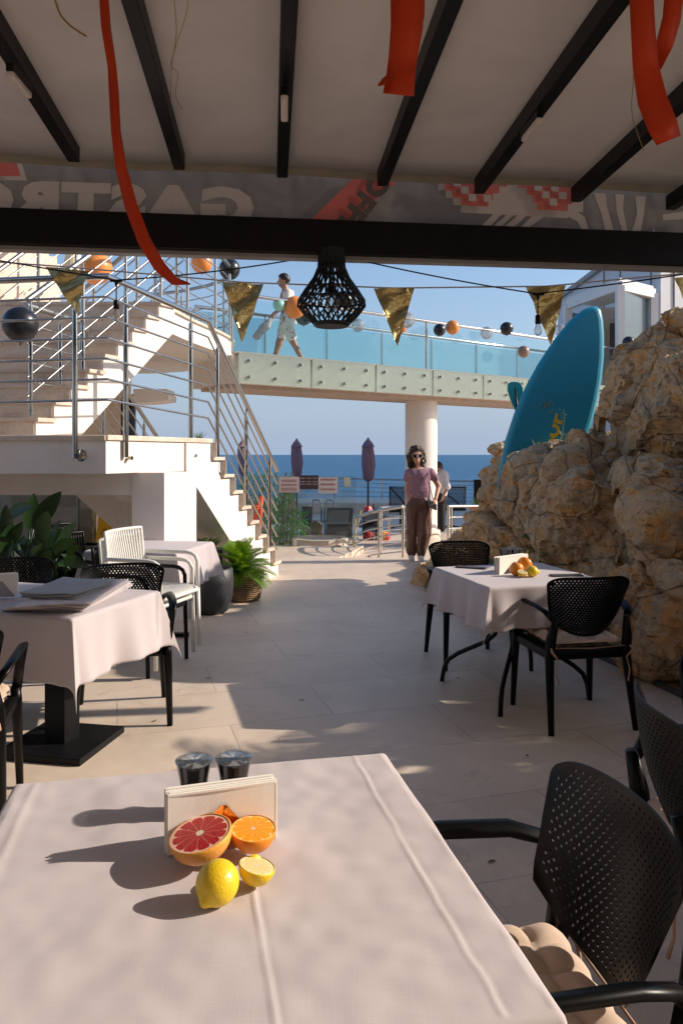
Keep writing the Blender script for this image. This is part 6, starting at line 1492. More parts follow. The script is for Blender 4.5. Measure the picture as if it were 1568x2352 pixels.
# strelitzia at left
c = V(-2.75, 5.95, 0)
t = thing('bird_of_paradise_plant', 'broad leaved green plant in a dark trough at the left edge', 'plant', c)
m = MB(); st_ = MB(); rnd = random.Random(11)
LV = [(-10, 1200, 60, 1160, .9), (60, 1240, 75, 1150, .95), (40, 1235, 132, 1150, 1.1), (90, 1270, 105, 1180, 1.0), (110, 1280, 135, 1205, .9), (60, 1285, 130, 1225, .8), (20, 1260, 15, 1175, .9), (100, 1290, 160, 1232, .7), (30, 1290, 100, 1238, .7), (0, 1270, 45, 1210, .8), (70, 1290, 95, 1250, .6), (120, 1295, 140, 1250, .7), (-20, 1240, -5, 1160, 1.0), (15, 1295, 20, 1245, .7), (50, 1290, 55, 1240, .7), (-30, 1290, 30, 1225, .8), (85, 1295, 120, 1262, .6), (140, 1285, 175, 1255, .5)]
for i, (u0, v0, u1, v1, sc) in enumerate(LV):
    y0 = 5.9+rnd.uniform(-0.25, 0.3); a = P(u0+10, 1330, y0); b0 = P(u0*0.6+u1*0.4, v0*0.75+v1*0.25, y0-0.05); b1 = P(u1, v1, y0-rnd.uniform(0.0, 0.2))
    st_.tube([a, (a+b0)/2+V(0, 0, 0.01), b0], [0.011, 0.009, 0.007], 6)
    blade(m, b0, (b1-b0).normalized()+V(0, 0, 0.25), (b1-b0).length*1.25, 0.105*sc+0.015, 0.35+rnd.uniform(-.2, .4), 10, up=V(rnd.uniform(-.4, .4), -0.8, 0.5), fold=0.3, roll=rnd.uniform(-0.7, 0.7))
for i in range(26):
    u = rnd.uniform(-60, 165); vb = 1310; h = rnd.uniform(40, 120)*(1 if u < 130 else 0.6); y0 = 5.95+rnd.uniform(-.3, .3); a = P(u, vb, y0); b0 = P(u+rnd.uniform(-15, 20), vb-h*0.35, y0); b1 = P(u+rnd.uniform(-40, 45), vb-h, y0+rnd.uniform(-.2, .1))
    st_.tube([a, b0], [0.01, 0.006], 6); blade(m, b0, b1-b0, (b1-b0).length*1.1, rnd.uniform(0.07, 0.12), rnd.uniform(0.2, 1.0), 8, up=V(rnd.uniform(-.8, .8), -0.8, 0.4), roll=rnd.uniform(-0.9, 0.9))
m.build('leaves', LEAF, t, smooth=True); st_.build('stems', LEAF, t, smooth=True)
m = MB(); m.prism([V(-4.0, 5.75, 0), V(-2.25, 5.85, 0), V(-2.25, 6.25, 0), V(-4.0, 6.15, 0)], (0, 0, 0.44)); m.build('trough', simple('dark_trough', (0.03, 0.03, 0.032), 0.6), t, bevel=0.01)
# sago palm in the wicker basket
c = G(557, 1386)+V(0, 0.17, 0); bk = thing('wicker_basket', 'round woven wicker basket planter at the foot of the stairs', 'basket', c)
n = N('wicker'); v = n.coord(scale=(1, 1, 1)); w = n.node('ShaderNodeTexWave'); w.bands_direction = 'Z'; w.inputs['Scale'].default_value = 16; w.inputs['Distortion'].default_value = 1.6; w.inputs['Detail Scale'].default_value = 3; n.link(v, w.inputs[0])
n.base(n.mix(n.ramp(n.noise(v, 30, 3), [(0.3, 0.0), (0.7, 0.6)]), n.ramp(w.outputs[1], [(0.2, (0.12, 0.06, 0.03)), (0.6, (0.42, 0.26, 0.14))]), (0.26, 0.15, 0.08))); n.set(rough=0.8); n.bump(w.outputs[1], 0.8, 0.012)
m = MB(); pr = []
for i in range(49):
    t_ = i/48; r = 0.142+0.035*math.sin(math.pi*min(1, (1-t_)*1.15))**1.0*(1 if t_ < 0.9 else 1); r = 0.150+0.022*math.sin(math.pi*(1-t_)*0.9+0.2)-0.02*(t_ < 0.05); pr.append((r+0.0035*abs(math.sin(i*1.57)), 0.285*t_))
pr += [(0.14, 0.285), (0.135, 0.22), (0.001, 0.22)]; m.lathe(pr, c, 40); m.build('weave', n.m, bk, smooth=True)
sg = cycad('sago_palm', 'bright green sago palm growing from the wicker basket', c+V(-0.05, -0.02, 0), 0.33, 44, 0.29, seed=3, elev=(0.15, 1.35), lw=0.16, squash=0.9, droop=0.95)
m = MB(); rnd = random.Random(5)
for i in range(170):
    a = rnd.uniform(0, 6.28); r = rnd.uniform(0.0, 0.19); h = rnd.uniform(0.18, 0.34)-r*0.4
    p = c+V(math.cos(a)*r, math.sin(a)*r, h); blade(m, p, V(rnd.uniform(-1, 1), rnd.uniform(-1, 1), rnd.uniform(-.3, .8)), 0.05, 0.016, 0.6, 3)
tag(m.build('fern', leafmat('fern_leaf', (0.02, 0.05, 0.015), (0.05, 0.11, 0.03))), 'feathery dark fern spilling over the wicker basket rim', 'fern')
# dark pot behind the cloth table
c = G(478, 1418)+V(0.0, 0.2, 0); pt = thing('plant_pot', 'large smooth dark grey plant pot beside the small cloth table', 'pot', c)
m = MB(); m.lathe([(0.12, 0), (0.155, 0.03), (0.195, 0.16), (0.205, 0.30), (0.195, 0.42), (0.18, 0.43), (0.17, 0.38), (0.001, 0.38)], c, 36); m.build('pot', simple('dark_glaze', (0.035, 0.036, 0.040), 0.5), pt, smooth=True)
m = MB(); rnd = random.Random(8)
for i in range(120):
    a = rnd.uniform(0, 6.28); p = P(rnd.choice([rnd.uniform(408, 450), rnd.uniform(470, 490)]), 1262, 8.0+rnd.uniform(-.1, .1)); d = V(math.cos(a)*0.5, math.sin(a)*0.5, 1); blade(m, p, d, rnd.uniform(0.12, 0.22), 0.022, 1.2, 6)
tag(m.build('spiky_plant', SAGE), 'low spiky green plant against the wall under the stairs', 'plant')
m = MB(); m.box((P(450, 1262, 8.0).x, 8.0, 0.26), (0.6, 0.25, 0.5)); tag(m.build('planter_box', simple('dark_glaze2', (0.05, 0.05, 0.05), 0.5), bevel=0.01), 'low dark planter box hidden behind the small cloth table', 'planter')
# sago palm by the rock
cycad('sago_palm', 'dark sago palm spreading at the foot of the rock behind the right table', V(1.78, 6.15, 0), 0.52, 22, 0.28, seed=9, elev=(0.0, 0.9), lw=0.16, mt=leafmat('palm_dark', (0.03, 0.07, 0.015), (0.07, 0.14, 0.03)), droop=1.1)
cycad('sago_palm', 'smaller dark sago palm between the chair and the rock', V(1.32, 6.75, 0.0), 0.36, 14, 0.32, seed=10, elev=(0.1, 1.0), lw=0.12, mt=leafmat('palm_dark', (0.03, 0.07, 0.015), (0.07, 0.14, 0.03)), droop=1.1)
def tuft(name, label, pts, n, L, w, mt, seed, spread=0.6, bend=0.8, cat_='grass'):
    rnd = random.Random(seed); m = MB()
    for i in range(n):
        c = Vector(rnd.choice(pts)); a = rnd.uniform(0, 6.28); d = V(math.cos(a)*spread, math.sin(a)*spread, 1)
        blade(m, c+V(rnd.uniform(-1, 1), rnd.uniform(-1, 1), 0)*0.03, d, L*rnd.uniform(.5, 1.1), w, bend*rnd.uniform(.4, 1.5), 5)
    return tag(m.build(name, mt), label, cat_)
tuft('grass_tuft', 'dry grass tuft at the foot of the low rock behind the chair', [G(985, 1352), G(992, 1362), G(1000, 1372)], 90, 0.34, 0.005, DRY, 3)
tuft('weed', 'green weed growing at the base of the low rock', [G(990, 1368), G(998, 1374)], 50, 0.16, 0.012, SAGE, 4, cat_='weed')
tuft('weed', 'bright green weed growing on top of the rock below the board', [P(1241, 1045, 7.55), P(1236, 1040, 7.55), P(1250, 1045, 7.5)], 34, 0.17, 0.013, leafmat('weed_green', (0.035, 0.09, 0.02), (0.09, 0.17, 0.04)), 5, 0.45, 0.5, cat_='weed')
tuft('weed', 'dull green weed hanging in the crack of the rock face', [P(1225, 1205, 6.7), P(1215, 1230, 6.7), P(1232, 1190, 6.7), P(1222, 1260, 6.6)], 160, 0.12, 0.012, SAGE, 6, 1.2, 2.0, cat_='weed')
tuft('grass_tuft', 'long dry grass hanging down the rock behind the near chair', [P(1445, 1500, 5.3), P(1460, 1520, 5.2), P(1475, 1500, 5.2)], 70, 0.32, 0.004, DRY, 7, 0.5, 0.7)
m = MB(); q = P(1287, 1010, 7.4); m.tube([q, q+V(0.02, 0, 0.1), q+V(0.035, 0, 0.2), q+V(0.03, 0, 0.3)], [0.007, 0.005, 0.004, 0.002], 6); m.tube([q+V(0.03, 0, 0.19), q+V(0.0, 0, 0.27)], 0.003, 5)
rnd = random.Random(3)
for i in range(8): p = q+V(rnd.uniform(-0.01, .05), 0, rnd.uniform(.18, .32)); m.lathe([(0.001, -0.008), (0.007, 0), (0.001, 0.008)], p, 6)
for i in range(14): blade(m, q+V(0.01, 0, rnd.uniform(0.0, 0.05)), V(rnd.uniform(-1, 1), rnd.uniform(-1, 1), 0.6), 0.06, 0.01, 0.5, 3)
tag(m.build('flower_stalk', leafmat('stalk_green', (0.16, 0.22, 0.14), (0.30, 0.36, 0.26))), 'thin pale flowering stalk standing on the rock before the board', 'plant')
# black edging at the base of the rock
m = MB(); m.tube([G(1200, 1450), G(1330, 1490), G(1450, 1545), G(1568, 1603), G(1760, 1700)], 0.03, 8, sq=(1.3, 0.7)); tag(m.build('edging_strip', simple('black_edging', (0.02, 0.02, 0.02), 0.7)), 'black rubber edging strip along the foot of the rock', 'edging')
# far planters
c = P(657, 1250, 13.6); c.z = LZ
bb = thing('bamboo_plant', 'bright green bamboo behind the glass screen on the terrace', 'plant', c)
m = MB(); lf = MB(); rnd = random.Random(2)
for i, u in enumerate((648, 654, 660, 667, 672)):
    a = P(u-6+i*2, 1250, 13.6); b = P(u+6-i+rnd.uniform(-4, 4), 1085, 13.6+rnd.uniform(-.1, .1)); m.tube([a, a*0.6+b*0.4, b], [0.022, 0.018, 0.008], 8)
for i in range(950):
    v_ = rnd.uniform(1095, 1245); w_ = (16 if v_ < 1165 else 42)*rnd.uniform(-1, 1)
    if v_ < 1165 and rnd.random() < 0.45: continue
    p = P(658+w_-(4 if v_ > 1165 else 0), v_, 13.6+rnd.uniform(-.25, .25)); blade(lf, p, V(rnd.uniform(-1, 1), rnd.uniform(-1, 1), rnd.uniform(-.6, .8)), rnd.uniform(0.10, 0.22), 0.035, 0.9, 3)
m.build('canes', STEM, bb, smooth=True); lf.build('leaves', BAMB, bb)
c = P(600, 1250, 14.2); c.z = LZ; m = MB(); lf = MB()
for i in range(520):
    p = P(rnd.uniform(560, 640), rnd.uniform(1090, 1240), 14.3+rnd.uniform(-.3, .3)); blade(lf, p, V(rnd.uniform(-1, 1), rnd.uniform(-1, 1), rnd.uniform(0, 1.2)), rnd.uniform(0.15, 0.4), 0.022, 1.2, 4)
tag(lf.build('shrub', BAMB), 'loose leafy shrub behind the lower stair railing', 'shrub')
c = P(1096, 1197, 14.0); tb = thing('terracotta_planter', 'terracotta planter with dark green shrub by the far side of the rock', 'planter', V(c.x, c.y, LZ))
m = MB(); m.lathe([(0.22, 0), (0.30, 0.30), (0.31, 0.33), (0.27, 0.33), (0.25, 0.28), (0.001, 0.28)], V(c.x+.15, c.y, 0.2), 24); m.box((c.x+.15, c.y, 0.05), (0.4, 0.4, 0.3)); m.build('pot', simple('terracotta', (0.35, 0.17, 0.10), 0.85), tb)
lf = MB()
for i in range(260): blade(lf, V(c.x+.15, c.y, 0.5)+V(rnd.uniform(-.22, .22), rnd.uniform(-.2, .2), 0), V(rnd.uniform(-1, 1), rnd.uniform(-1, 1), 1.1), rnd.uniform(.12, .3), 0.015, 1.0, 4)
lf.build('leaves', leafmat('shrub_dark', (0.02, 0.05, 0.015), (0.05, 0.10, 0.03)), tb)
pt_ = cycad('shade_palm', 'unseen palm tree added right of the frame to dapple the floor with shade', V(4.25, 4.05, 0), 1.30, 19, 2.12, cat_='palm', seed=21, elev=(-0.3, 0.72), lw=0.42, nl=40, droop=1.3)  # out-of-view palm, added so its fronds break up the sun on the floor
m = MB(); m.tube([V(4.3, 4.2, 0), V(4.22, 4.15, 1.2), V(4.25, 4.08, 2.13)], [0.14, 0.11, 0.10], 12); m.build('trunk', simple('palm_bark', (0.16, 0.11, 0.07), 0.95), pt_)
# sprig on the stair wall
tuft('weed', 'small feathery sprig growing beside the landing corner', [P(457, 1012, 8.3)], 26, 0.16, 0.008, SAGE, 14, 0.8, 0.4, cat_='weed')
# ================================================================ lower terrace: rails, parasols, loungers, signs
def FPt(u, v, z=LZ): return G(u, v, z)
# far guard rail
gr = thing('guard_rail', 'long steel guard rail along the sea edge of the terrace', 'railing', (0, 23.7, LZ))
def fy(u): return 23.7-(u-784)*0.002
pts = [V((u-CX)/F*fy(u), fy(u), 1.03-(0.0)) for u in (-300, 560, 700, 820, 960, 1130, 1300, 1500)]
zt_ = lambda u: EYE-((1094+(u-560)*0.022)-HZ)/F*fy(u)
pts = [V(p.x, p.y, zt_(784+p.x/p.y*F)) for p in pts]
m = MB(); m.tube(pts, 0.028, 8); m.build('handrail', STEEL, gr, auto=50)
for k_ in range(1, 6):
    m = MB(); m.tube([V(p.x, p.y, p.z-(p.z-LZ)*k_/6.2) for p in pts], 0.010, 6); m.build('bar', STEEL, gr, auto=50)
for u in (460, 560, 620, 693, 768, 877, 980, 1065, 1160):
    q = V((u-CX)/F*fy(u), fy(u), LZ); m = MB(); m.tube([q, V(q.x, q.y, zt_(u))], 0.022, 8); m.build('post', STEEL, gr, auto=50)
# low pale wall / pool terrace step
m = MB(); m.box((-1.6, 21.6, LZ+0.14), (9.0, 2.2, 0.28)); tag(m.build('pool_ledge', STONE), 'pale stone pool ledge in front of the sea rail', 'ledge')
m = MB(); a = FPt(640, 1215); m.prism([V(-2.2, 15.2, LZ+0.002), V(0.8, 15.2, LZ+0.002), V(1.0, 18.5, LZ+0.002), V(-2.6, 18.5, LZ+0.002)], (0, 0, 0.004)); tag(m.build('pool_water', simple('pool_blue', (0.02, 0.16, 0.30), 0.06, 0, 0.2, 3)), kind='structure')
# parasols
PUR = simple('mauve_canvas', (0.25, 0.155, 0.20), 0.9, 0, 0.12, 4)
def parasol(u, vt, vb_c, vb, y, label, w=13):
    b = P(u, vb, y); b.z = LZ; t = thing('closed_parasol', label, 'parasol', b, 0, 'closed mauve parasols by the sea rail')
    kk = y/F; zt2 = EYE-(vt-HZ)*kk; zc = EYE-(vb_c-HZ)*kk; H = zt2-zc; r = w*kk
    m = MB(); pr = [(0.01, 0), (0.55, .05), (0.75, .10), (0.82, .12), (0.98, .4), (1.0, .6), (0.85, .78), (0.72, .83)]
    vs = []; S = 32
    for (rr, q) in pr:
        for s in range(S):
            a = 2*math.pi*s/S; f_ = 1-0.22*abs(math.sin(a*4+q*2.2)); vs.append(V(b.x+math.cos(a)*r*rr*f_+0.012*math.sin(q*5), b.y+math.sin(a)*r*rr*f_, zc+H*q))
    fs = [(i*S+s, i*S+(s+1) % S, (i+1)*S+(s+1) % S, (i+1)*S+s) for i in range(len(pr)-1) for s in range(S)]; m.add(vs, fs)
    m.lathe([(0.78*r*1.1, 0.82*H), (0.9*r, 0.80*H), (0.6*r, 0.9*H), (0.15*r, 0.99*H), (0.01, H)], V(b.x, b.y, zc), 16); m.build('canopy', PUR, t, smooth=True)
    m = MB(); m.tube([b, V(b.x, b.y, zt2+0.02)], 0.022, 8); m.build('pole', simple('dark_pole', (0.05, 0.045, 0.045), 0.5), t)
    m = MB(); m.lathe([(0.22, 0), (0.22, 0.06), (0.04, 0.09)], b, 16); m.build('base', simple('grey_base', (0.2, 0.2, 0.2), 0.8), t)
parasol(845, 1007, 1108, 1190, 17.2, 'closed mauve parasol standing right of the paper notices', 17)
parasol(681, 1009, 1098, 1190, 18.2, 'closed mauve parasol rising behind the dark notice', 15)
parasol(556, 1011, 1092, 1190, 19.0, 'closed mauve parasol seen through the stair railing', 12)
# glass screen with notices
gs = thing('glass_screen', 'clear glass screen in steel clamps at the edge of the upper floor', 'screen', P(720, 1252, 12.4))
SG = glassy('screen_glass', (0.90, 0.94, 0.93), 0.02, 0.05, (0.35, 0.42, 0.42), 0.02, 0.2)
for (ua, ub) in ((540, 618), (622, 818)):
    m = MB(); m.prism([P(ua, 1247, 12.4), P(ub, 1247, 12.4), P(ub, 1093, 12.4), P(ua, 1093, 12.4)], (0, 0.012, 0)); m.build('pane', SG, gs)
for u in (678, 773): 
    m = MB(); q = P(u, 1250, 12.36); m.box((q.x, q.y+0.02, 0.07), (0.055, 0.07, 0.13)); m.box((q.x, q.y, 0.008), (0.14, 0.12, 0.015)); m.build('clamp', STEEL, gs)
PAP = simple('notice_paper', (0.62, 0.56, 0.55), 0.8, 0, 0.05); DPAP = simple('dark_notice', (0.055, 0.03, 0.035), 0.5)
INK = simple('red_ink', (0.35, 0.10, 0.09), 0.9); PINK = simple('pale_ink', (0.55, 0.5, 0.5), 0.8)
def notice(label, u0, v0, u1, v1, mt, ink, rows, cols=1, band=False):
    t = thing('notice', label, 'notice', P((u0+u1)/2, v1, 12.38)); y = 12.38
    m = MB(); m.prism([P(u0, v1, y), P(u1, v1, y), P(u1, v0, y), P(u0, v0, y)], (0, 0.004, 0)); m.build('sheet', mt, t)
    rnd = random.Random(int(u0))
    for r in rows:
        m = MB()
        for c in range(cols):
            a = u0+(u1-u0)*(c+0.12)/cols; b = u0+(u1-u0)*(c+0.88)/cols; v = v0+(v1-v0)*r; x = a
            while x < b-1:
                w = min(b-x, rnd.uniform(1.5, 4.5)); m.prism([P(x, v+0.9, y-0.002), P(x+w, v+0.9, y-0.002), P(x+w, v-0.5, y-0.002), P(x, v-0.5, y-0.002)], (0, -0.001, 0)); x += w+0.7
        m.build('text_line', ink, t)
notice('white paper notice with red lines at the left on the glass screen', 640.5, 1095, 687, 1131, PAP, INK, (0.22, 0.30, 0.48, 0.56, 0.72, 0.80, 0.9))
notice('dark maroon notice in the middle of the glass screen', 688, 1091.5, 731, 1124, DPAP, PINK, (0.2, 0.45, 0.62), 3)
notice('white paper notice right of the dark one on the glass screen', 730.5, 1096, 775, 1133, PAP, INK, (0.12, 0.18, 0.42, 0.48, 0.72, 0.78))
notice('small blank pale notice farther right on the glass screen', 790, 1096.5, 805, 1117, simple('cream_paper', (0.50, 0.55, 0.45), 0.8), PINK, ())
# curved railing by the step, with straight rail behind
P1 = [P(815, 1191, 12.3), P(830, 1184, 12.1), P(850, 1177, 11.9), P(870, 1172.5, 11.7), P(890, 1169, 11.55), P(925, 1163.5, 11.35)]
t = thing('step_railing', 'curved shiny steel railing by the stone step left of the woman', 'railing', (P1[3].x, P1[3].y, LZ))
m = MB(); m.tube(P1, 0.026, 12); m.build('handrail', STEEL, t, auto=50)
for k_ in range(1, 6):
    m = MB(); m.tube([p-V(0, 0, 0.135*k_) for p in P1], 0.011, 8); m.build('bar', STEEL, t, auto=50)
for q in (P1[0], P1[3], P1[5]):
    m = MB(); m.tube([V(q.x, q.y, LZ if q is not P1[0] else -0.3), V(q.x, q.y, q.z-0.02)], 0.022, 10); m.build('post', STEEL, t, auto=50)
Q1 = [P(875, 1166, 12.3), P(930, 1164, 12.9), P(1000, 1163, 13.6)]
def lowrail(label, Q, pi):
    t = thing('step_railing', label, 'railing', (Q[0].x, Q[0].y, LZ)); m = MB(); m.tube(Q, 0.024, 10); m.build('handrail', STEEL, t, auto=50)
    for k_ in range(1, 4): m = MB(); m.tube([p-V(0, 0, 0.19*k_) for p in Q], 0.010, 8); m.build('bar', STEEL, t, auto=50)
    for i in pi: q = Q[i]; m = MB(); m.tube([V(q.x, q.y, LZ), q], 0.021, 10); m.build('post', STEEL, t, auto=50)
lowrail('straight steel rail behind the curved one, running to the column', Q1, (0, 2))
lowrail('steel rail right of the column before the planter', [P(1029, 1163, 12.9), P(1036, 1162.5, 12.95), P(1120, 1162, 13.6)], (0, 1))
# tan umbrella pole leaning
m = MB(); m.tube([P(828, 1172, 12.9), P(810, 1252, 12.8)], 0.018, 8); tag(m.build('wooden_pole', STEM), 'leaning wooden pole at the end of the glass screen', 'pole')
# loungers seen from behind
MESH = simple('grey_sling', (0.045, 0.05, 0.06), 0.8)
def lounger(u0, u1, vt, vb, y, label, mt=MESH):
    a, b = P(u0, vb, y), P(u1, vb, y); c, d = P(u1+5, vt, y+0.35), P(u0+4, vt, y+0.35); t = thing('sun_lounger', label, 'sun lounger', V((a.x+b.x)/2, y+0.5, LZ), 0, 'sun loungers by the pool')
    m = MB(); m.prism([a, b, c, d], (0, 0.02, 0.01)); m.build('backrest', mt, t)
    m = MB(); m.tube([a, d, c, b], 0.018, 8); m.build('frame', simple('dark_frame2', (0.03, 0.03, 0.03), 0.5), t, smooth=True)
    z = LZ+0.33; m = MB(); m.prism([V(a.x, y+0.0, z), V(b.x, y+0.0, z), V(b.x, y+1.3, z), V(a.x, y+1.3, z)], (0, 0, 0.03)); m.build('seat', mt, t)
    for x in (a.x+0.04, b.x-0.04):
        for yy_ in (y+0.1, y+1.2): m = MB(); m.tube([V(x, yy_, z), V(x, yy_, LZ)], 0.016, 6); m.build('leg', simple('dark_frame2', (0.03, 0.03, 0.03), 0.5), t)
lounger(748, 806, 1168, 1235, 13.6, 'grey sling sun lounger seen from behind through the glass screen')
lounger(690, 712, 1165, 1228, 14.6, 'narrow dark sun lounger left of the seated sunbather')
lounger(833, 868, 1170, 1222, 14.2, 'dark sun lounger with polka dot towel behind the curved rail')
n = N('polka'); w = n.node('ShaderNodeTexVoronoi'); w.inputs['Scale'].default_value = 14; n.link(n.coord(), w.inputs['Vector']); n.base(n.ramp(w.outputs[0], [(0.3, (0.8, 0.75, 0.75)), (0.36, (0.55, 0.03, 0.05))])); n.set(rough=0.9)
m = MB(); a = P(836, 1167, 14.1); m.grid(lambda s, q: P(836+s*18+q*1.5, 1163+q*11, 14.1-0.1*q+0.02*math.sin(s*9)), 8, 5); tag(m.build('polka_dot_towel', n.m, solid=0.01, smooth=True), 'red towel with white dots over the dark lounger back', 'towel')
# bather: head above the glass screen bottom
bt = thing('person', 'sunbather with brown hair sitting low behind the glass screen, knee raised', 'person', V(P(725, 1230, 14.0).x, 14.0, LZ))
kq = 14.0/F; L0 = bt.location
def bp3(u, v, y=0.0): return ((u-CX)*kq-L0.x, y, EYE-(v-HZ)*kq-LZ)
bq = [(bp3(727, 1212), bp3(727, 1216), 0.095, 0.09), (bp3(727, 1222), bp3(727, 1232), 0.05, 0.08), (bp3(727, 1236), bp3(727, 1250, 0.1), 0.14, 0.12), (bp3(720, 1250, 0.2), bp3(696, 1216, 0.3), 0.07, 0.055), (bp3(696, 1216, 0.3), bp3(690, 1248, 0.5), 0.055, 0.04), (bp3(714, 1232), bp3(706, 1215, 0.2), 0.045, 0.035)]
part('body', lambda X, Y, Z: prims(X, Y, Z, bq, 0.03), (-0.6, -0.25, -0.05), (0.3, 0.65, 0.5), 0.018, SKIN, bt, 0, 0)
part('hair', lambda X, Y, Z: prims(X, Y, Z, [(bp3(727, 1210, -0.03), bp3(727, 1222, -0.04), 0.115, 0.10)], 0.03)+0.015*vnoise(X*20, Y*20, Z*20, 4), (-0.25, -0.3, 0.0), (0.3, 0.25, 0.5), 0.016, simple('fair_hair', (0.16, 0.11, 0.06), 0.7), bt, 0, 0)
m = MB(); q = P(735, 1243, 12.9); m.lathe([(0.50, 0), (0.50, 0.16), (0.42, 0.17), (0.40, 0.13), (0.001, 0.13)], V(q.x, 13.1, LZ), 10); tag(m.build('stone_basin', STONE), 'low round stone basin behind the glass screen', 'basin')
# pool ladder
m = MB()
for dx in (0, 0.32): q = P(714, 1193, 18); m.tube([V(q.x+dx, q.y, LZ), V(q.x+dx, q.y, 0.28), V(q.x+dx+0.05, q.y, 0.42), V(q.x+dx+0.2, q.y, 0.42), V(q.x+dx+0.25, q.y, 0.28), V(q.x+dx+0.25, q.y, LZ)], 0.022, 8)
tag(m.build('pool_ladder', STEEL, smooth=True), 'chrome pool ladder handrails above the terrace edge', 'ladder')
# mesh panels
n = N('black_lattice'); n.base((0.008, 0.008, 0.009)); n.set(rough=0.7); LAT = n.m
def lattice(u0, u1, v0, v1, y, label):
    a = P(u0, v1, y); b = P(u1, v0, y); t = thing('mesh_seat_panel', label, 'swivel chair', V((a.x+b.x)/2, y, LZ), 0, 'black mesh chairs by the sea rail')
    W_, H_ = b.x-a.x, b.z-a.z; m = MB(); nn = 14
    for i in range(-nn, nn):
        for sg in (1, -1):
            # diagonal strands clipped to rectangle
            x0 = i*W_/nn*1.0; pts_ = []
            for s in (0, 1):
                x = x0+s*H_; pts_.append((x, s*H_))
            (xa, za), (xb, zb_) = pts_
            if xa < 0: za += -xa; xa = 0
            if xb > W_: zb_ -= xb-W_; xb = W_
            if zb_ > za: 
                fx = (lambda x: a.x+x) if sg == 1 else (lambda x: b.x-x); m.bar(V(fx(xa), y, a.z+za), V(fx(xb), y, a.z+zb_), 0.010, 0.012, up=(0, 1, 0))
    m.build('mesh', LAT, t)
    m = MB(); m.tube([V(a.x, y, a.z), V(b.x, y, a.z), V(b.x, y, b.z), V(a.x, y, b.z)], 0.02, 8, closed=True); m.bar(V(a.x, y+0.01, b.z), V(b.x, y+0.01, a.z), 0.04, 0.03); m.build('frame', LAT, t)
    c = V((a.x+b.x)/2, y+0.05, LZ); m = MB(); m.tube([V(c.x, c.y, a.z+0.1), V(c.x, c.y, LZ+0.05)], 0.03, 8)
    for an in range(5): m.tube([c+V(0, 0, 0.09), c+V(math.cos(an*1.257)*0.32, math.sin(an*1.257)*0.32, 0.03)], 0.018, 6)
    m.build('star_base', LAT, t)
    m = MB(); m.box((c.x, c.y+0.15, a.z+0.02), (W_*0.9, 0.4, 0.04)); m.build('seat', LAT, t)
lattice(895, 946, 1118, 1176, 16.2, 'black square mesh chair back left of the woman')
lattice(1008, 1069, 1119, 1172, 16.0, 'black square mesh chair back right of the column')
m = MB(); q = P(1096, 1150, 17); m.box((q.x, q.y, EYE-(1135-HZ)/F*17), (0.16, 0.1, 0.66)); m.box((q.x, q.y, 0.05), (0.05, 0.05, 0.3)); tag(m.build('speaker_column', BLACKPL, bevel=0.01), 'slim dark speaker column by the sea rail near the rock', 'speaker')
# small table with black item and bottles
c = P(872, 1228, 14.6); tt = thing('side_table', 'small white side table behind the curved rail', 'table', V(c.x, 14.6, LZ))
zt3 = EYE-(1192-HZ)/F*14.6
m = MB(); m.box((c.x, 14.6, zt3), (0.42, 0.4, 0.03)); m.build('top', WHITEPL, tt)
for sx in (-1, 1):
    for sy in (-1, 1): m = MB(); m.box((c.x+sx*0.18, 14.6+sy*0.17, (zt3+LZ)/2), (0.035, 0.035, zt3-LZ-0.03)); m.build('leg', WHITEPL, tt)
m = MB(); m.lathe([(0.09, 0), (0.12, 0.02), (0.12, 0.04), (0.09, 0.055), (0.001, 0.055)], V(c.x+0.02, 14.55, zt3+0.016), 20, sx=1.3); tag(m.build('folded_bag', simple('black_cloth', (0.01, 0.01, 0.012), 0.8), smooth=True), 'black rolled bag lying on the small white side table', 'bag')
m = MB(); m.lathe([(0.035, 0), (0.037, 0.16), (0.03, 0.2), (0.018, 0.24), (0.018, 0.27)], V(c.x-0.12, 14.6, zt3+0.016), 14); tag(m.build('bottle', simple('brown_bottle', (0.12, 0.06, 0.04), 0.2), smooth=True), 'dark bottle standing on the small white side table', 'bottle')
for (u, v, r, col, lab) in ((879, 1222, 0.10, (0.55, 0.33, 0.03), 'yellow beach bag on the floor under the side table'), (847, 1232, 0.09, (0.34, 0.03, 0.03), 'red beach bag on the floor under the dark lounger'), (884, 1238, 0.09, (0.5, 0.05, 0.08), 'pink red bag beside the yellow one')):
    q = P(u, v, 14.0); m = MB(); m.lathe([(r*0.8, 0), (r, r*0.5), (r*0.85, r*1.4), (r*0.4, r*1.7)], V(q.x, 14.2, LZ), 14, sx=1.2); tag(m.build('beach_bag', simple('bagcol_%d' % u, col, 0.8), smooth=True), lab, 'bag')
# orange folding frame
OP = simple('orange_plastic', (0.70, 0.09, 0.02), 0.5)
t = thing('folding_stand', 'bright orange plastic folding frame behind the lower stair railing', 'stand', V(P(590, 1230, 12.1).x, 12.1, 0))
m = MB(); 
for (a, b, w) in (((600, 1140), (594, 1228), 0.035), ((598, 1142), (584, 1195), 0.03), ((605, 1142), (596, 1144), 0.025)): m.tube([P(*a, 12.1), P(*b, 12.1)], w, 8, sq=(1, 0.5))
m.build('legs', OP, t, smooth=True)
m = MB(); 
for v_ in (1163, 1168): m.tube([P(573, v_, 12.08), P(596, v_, 12.08)], 0.012, 8)
m.build('crossbars', OP, t, smooth=True)
# swimmers' buoy and boat wake on the sea
q = P(1000, 1090, 400); m = MB(); m.lathe([(0.001, 0), (0.7, 0.4), (0.9, 1.2), (0.5, 2.0), (0.001, 2.3)], P(848+1, 1180, 160), 12); 
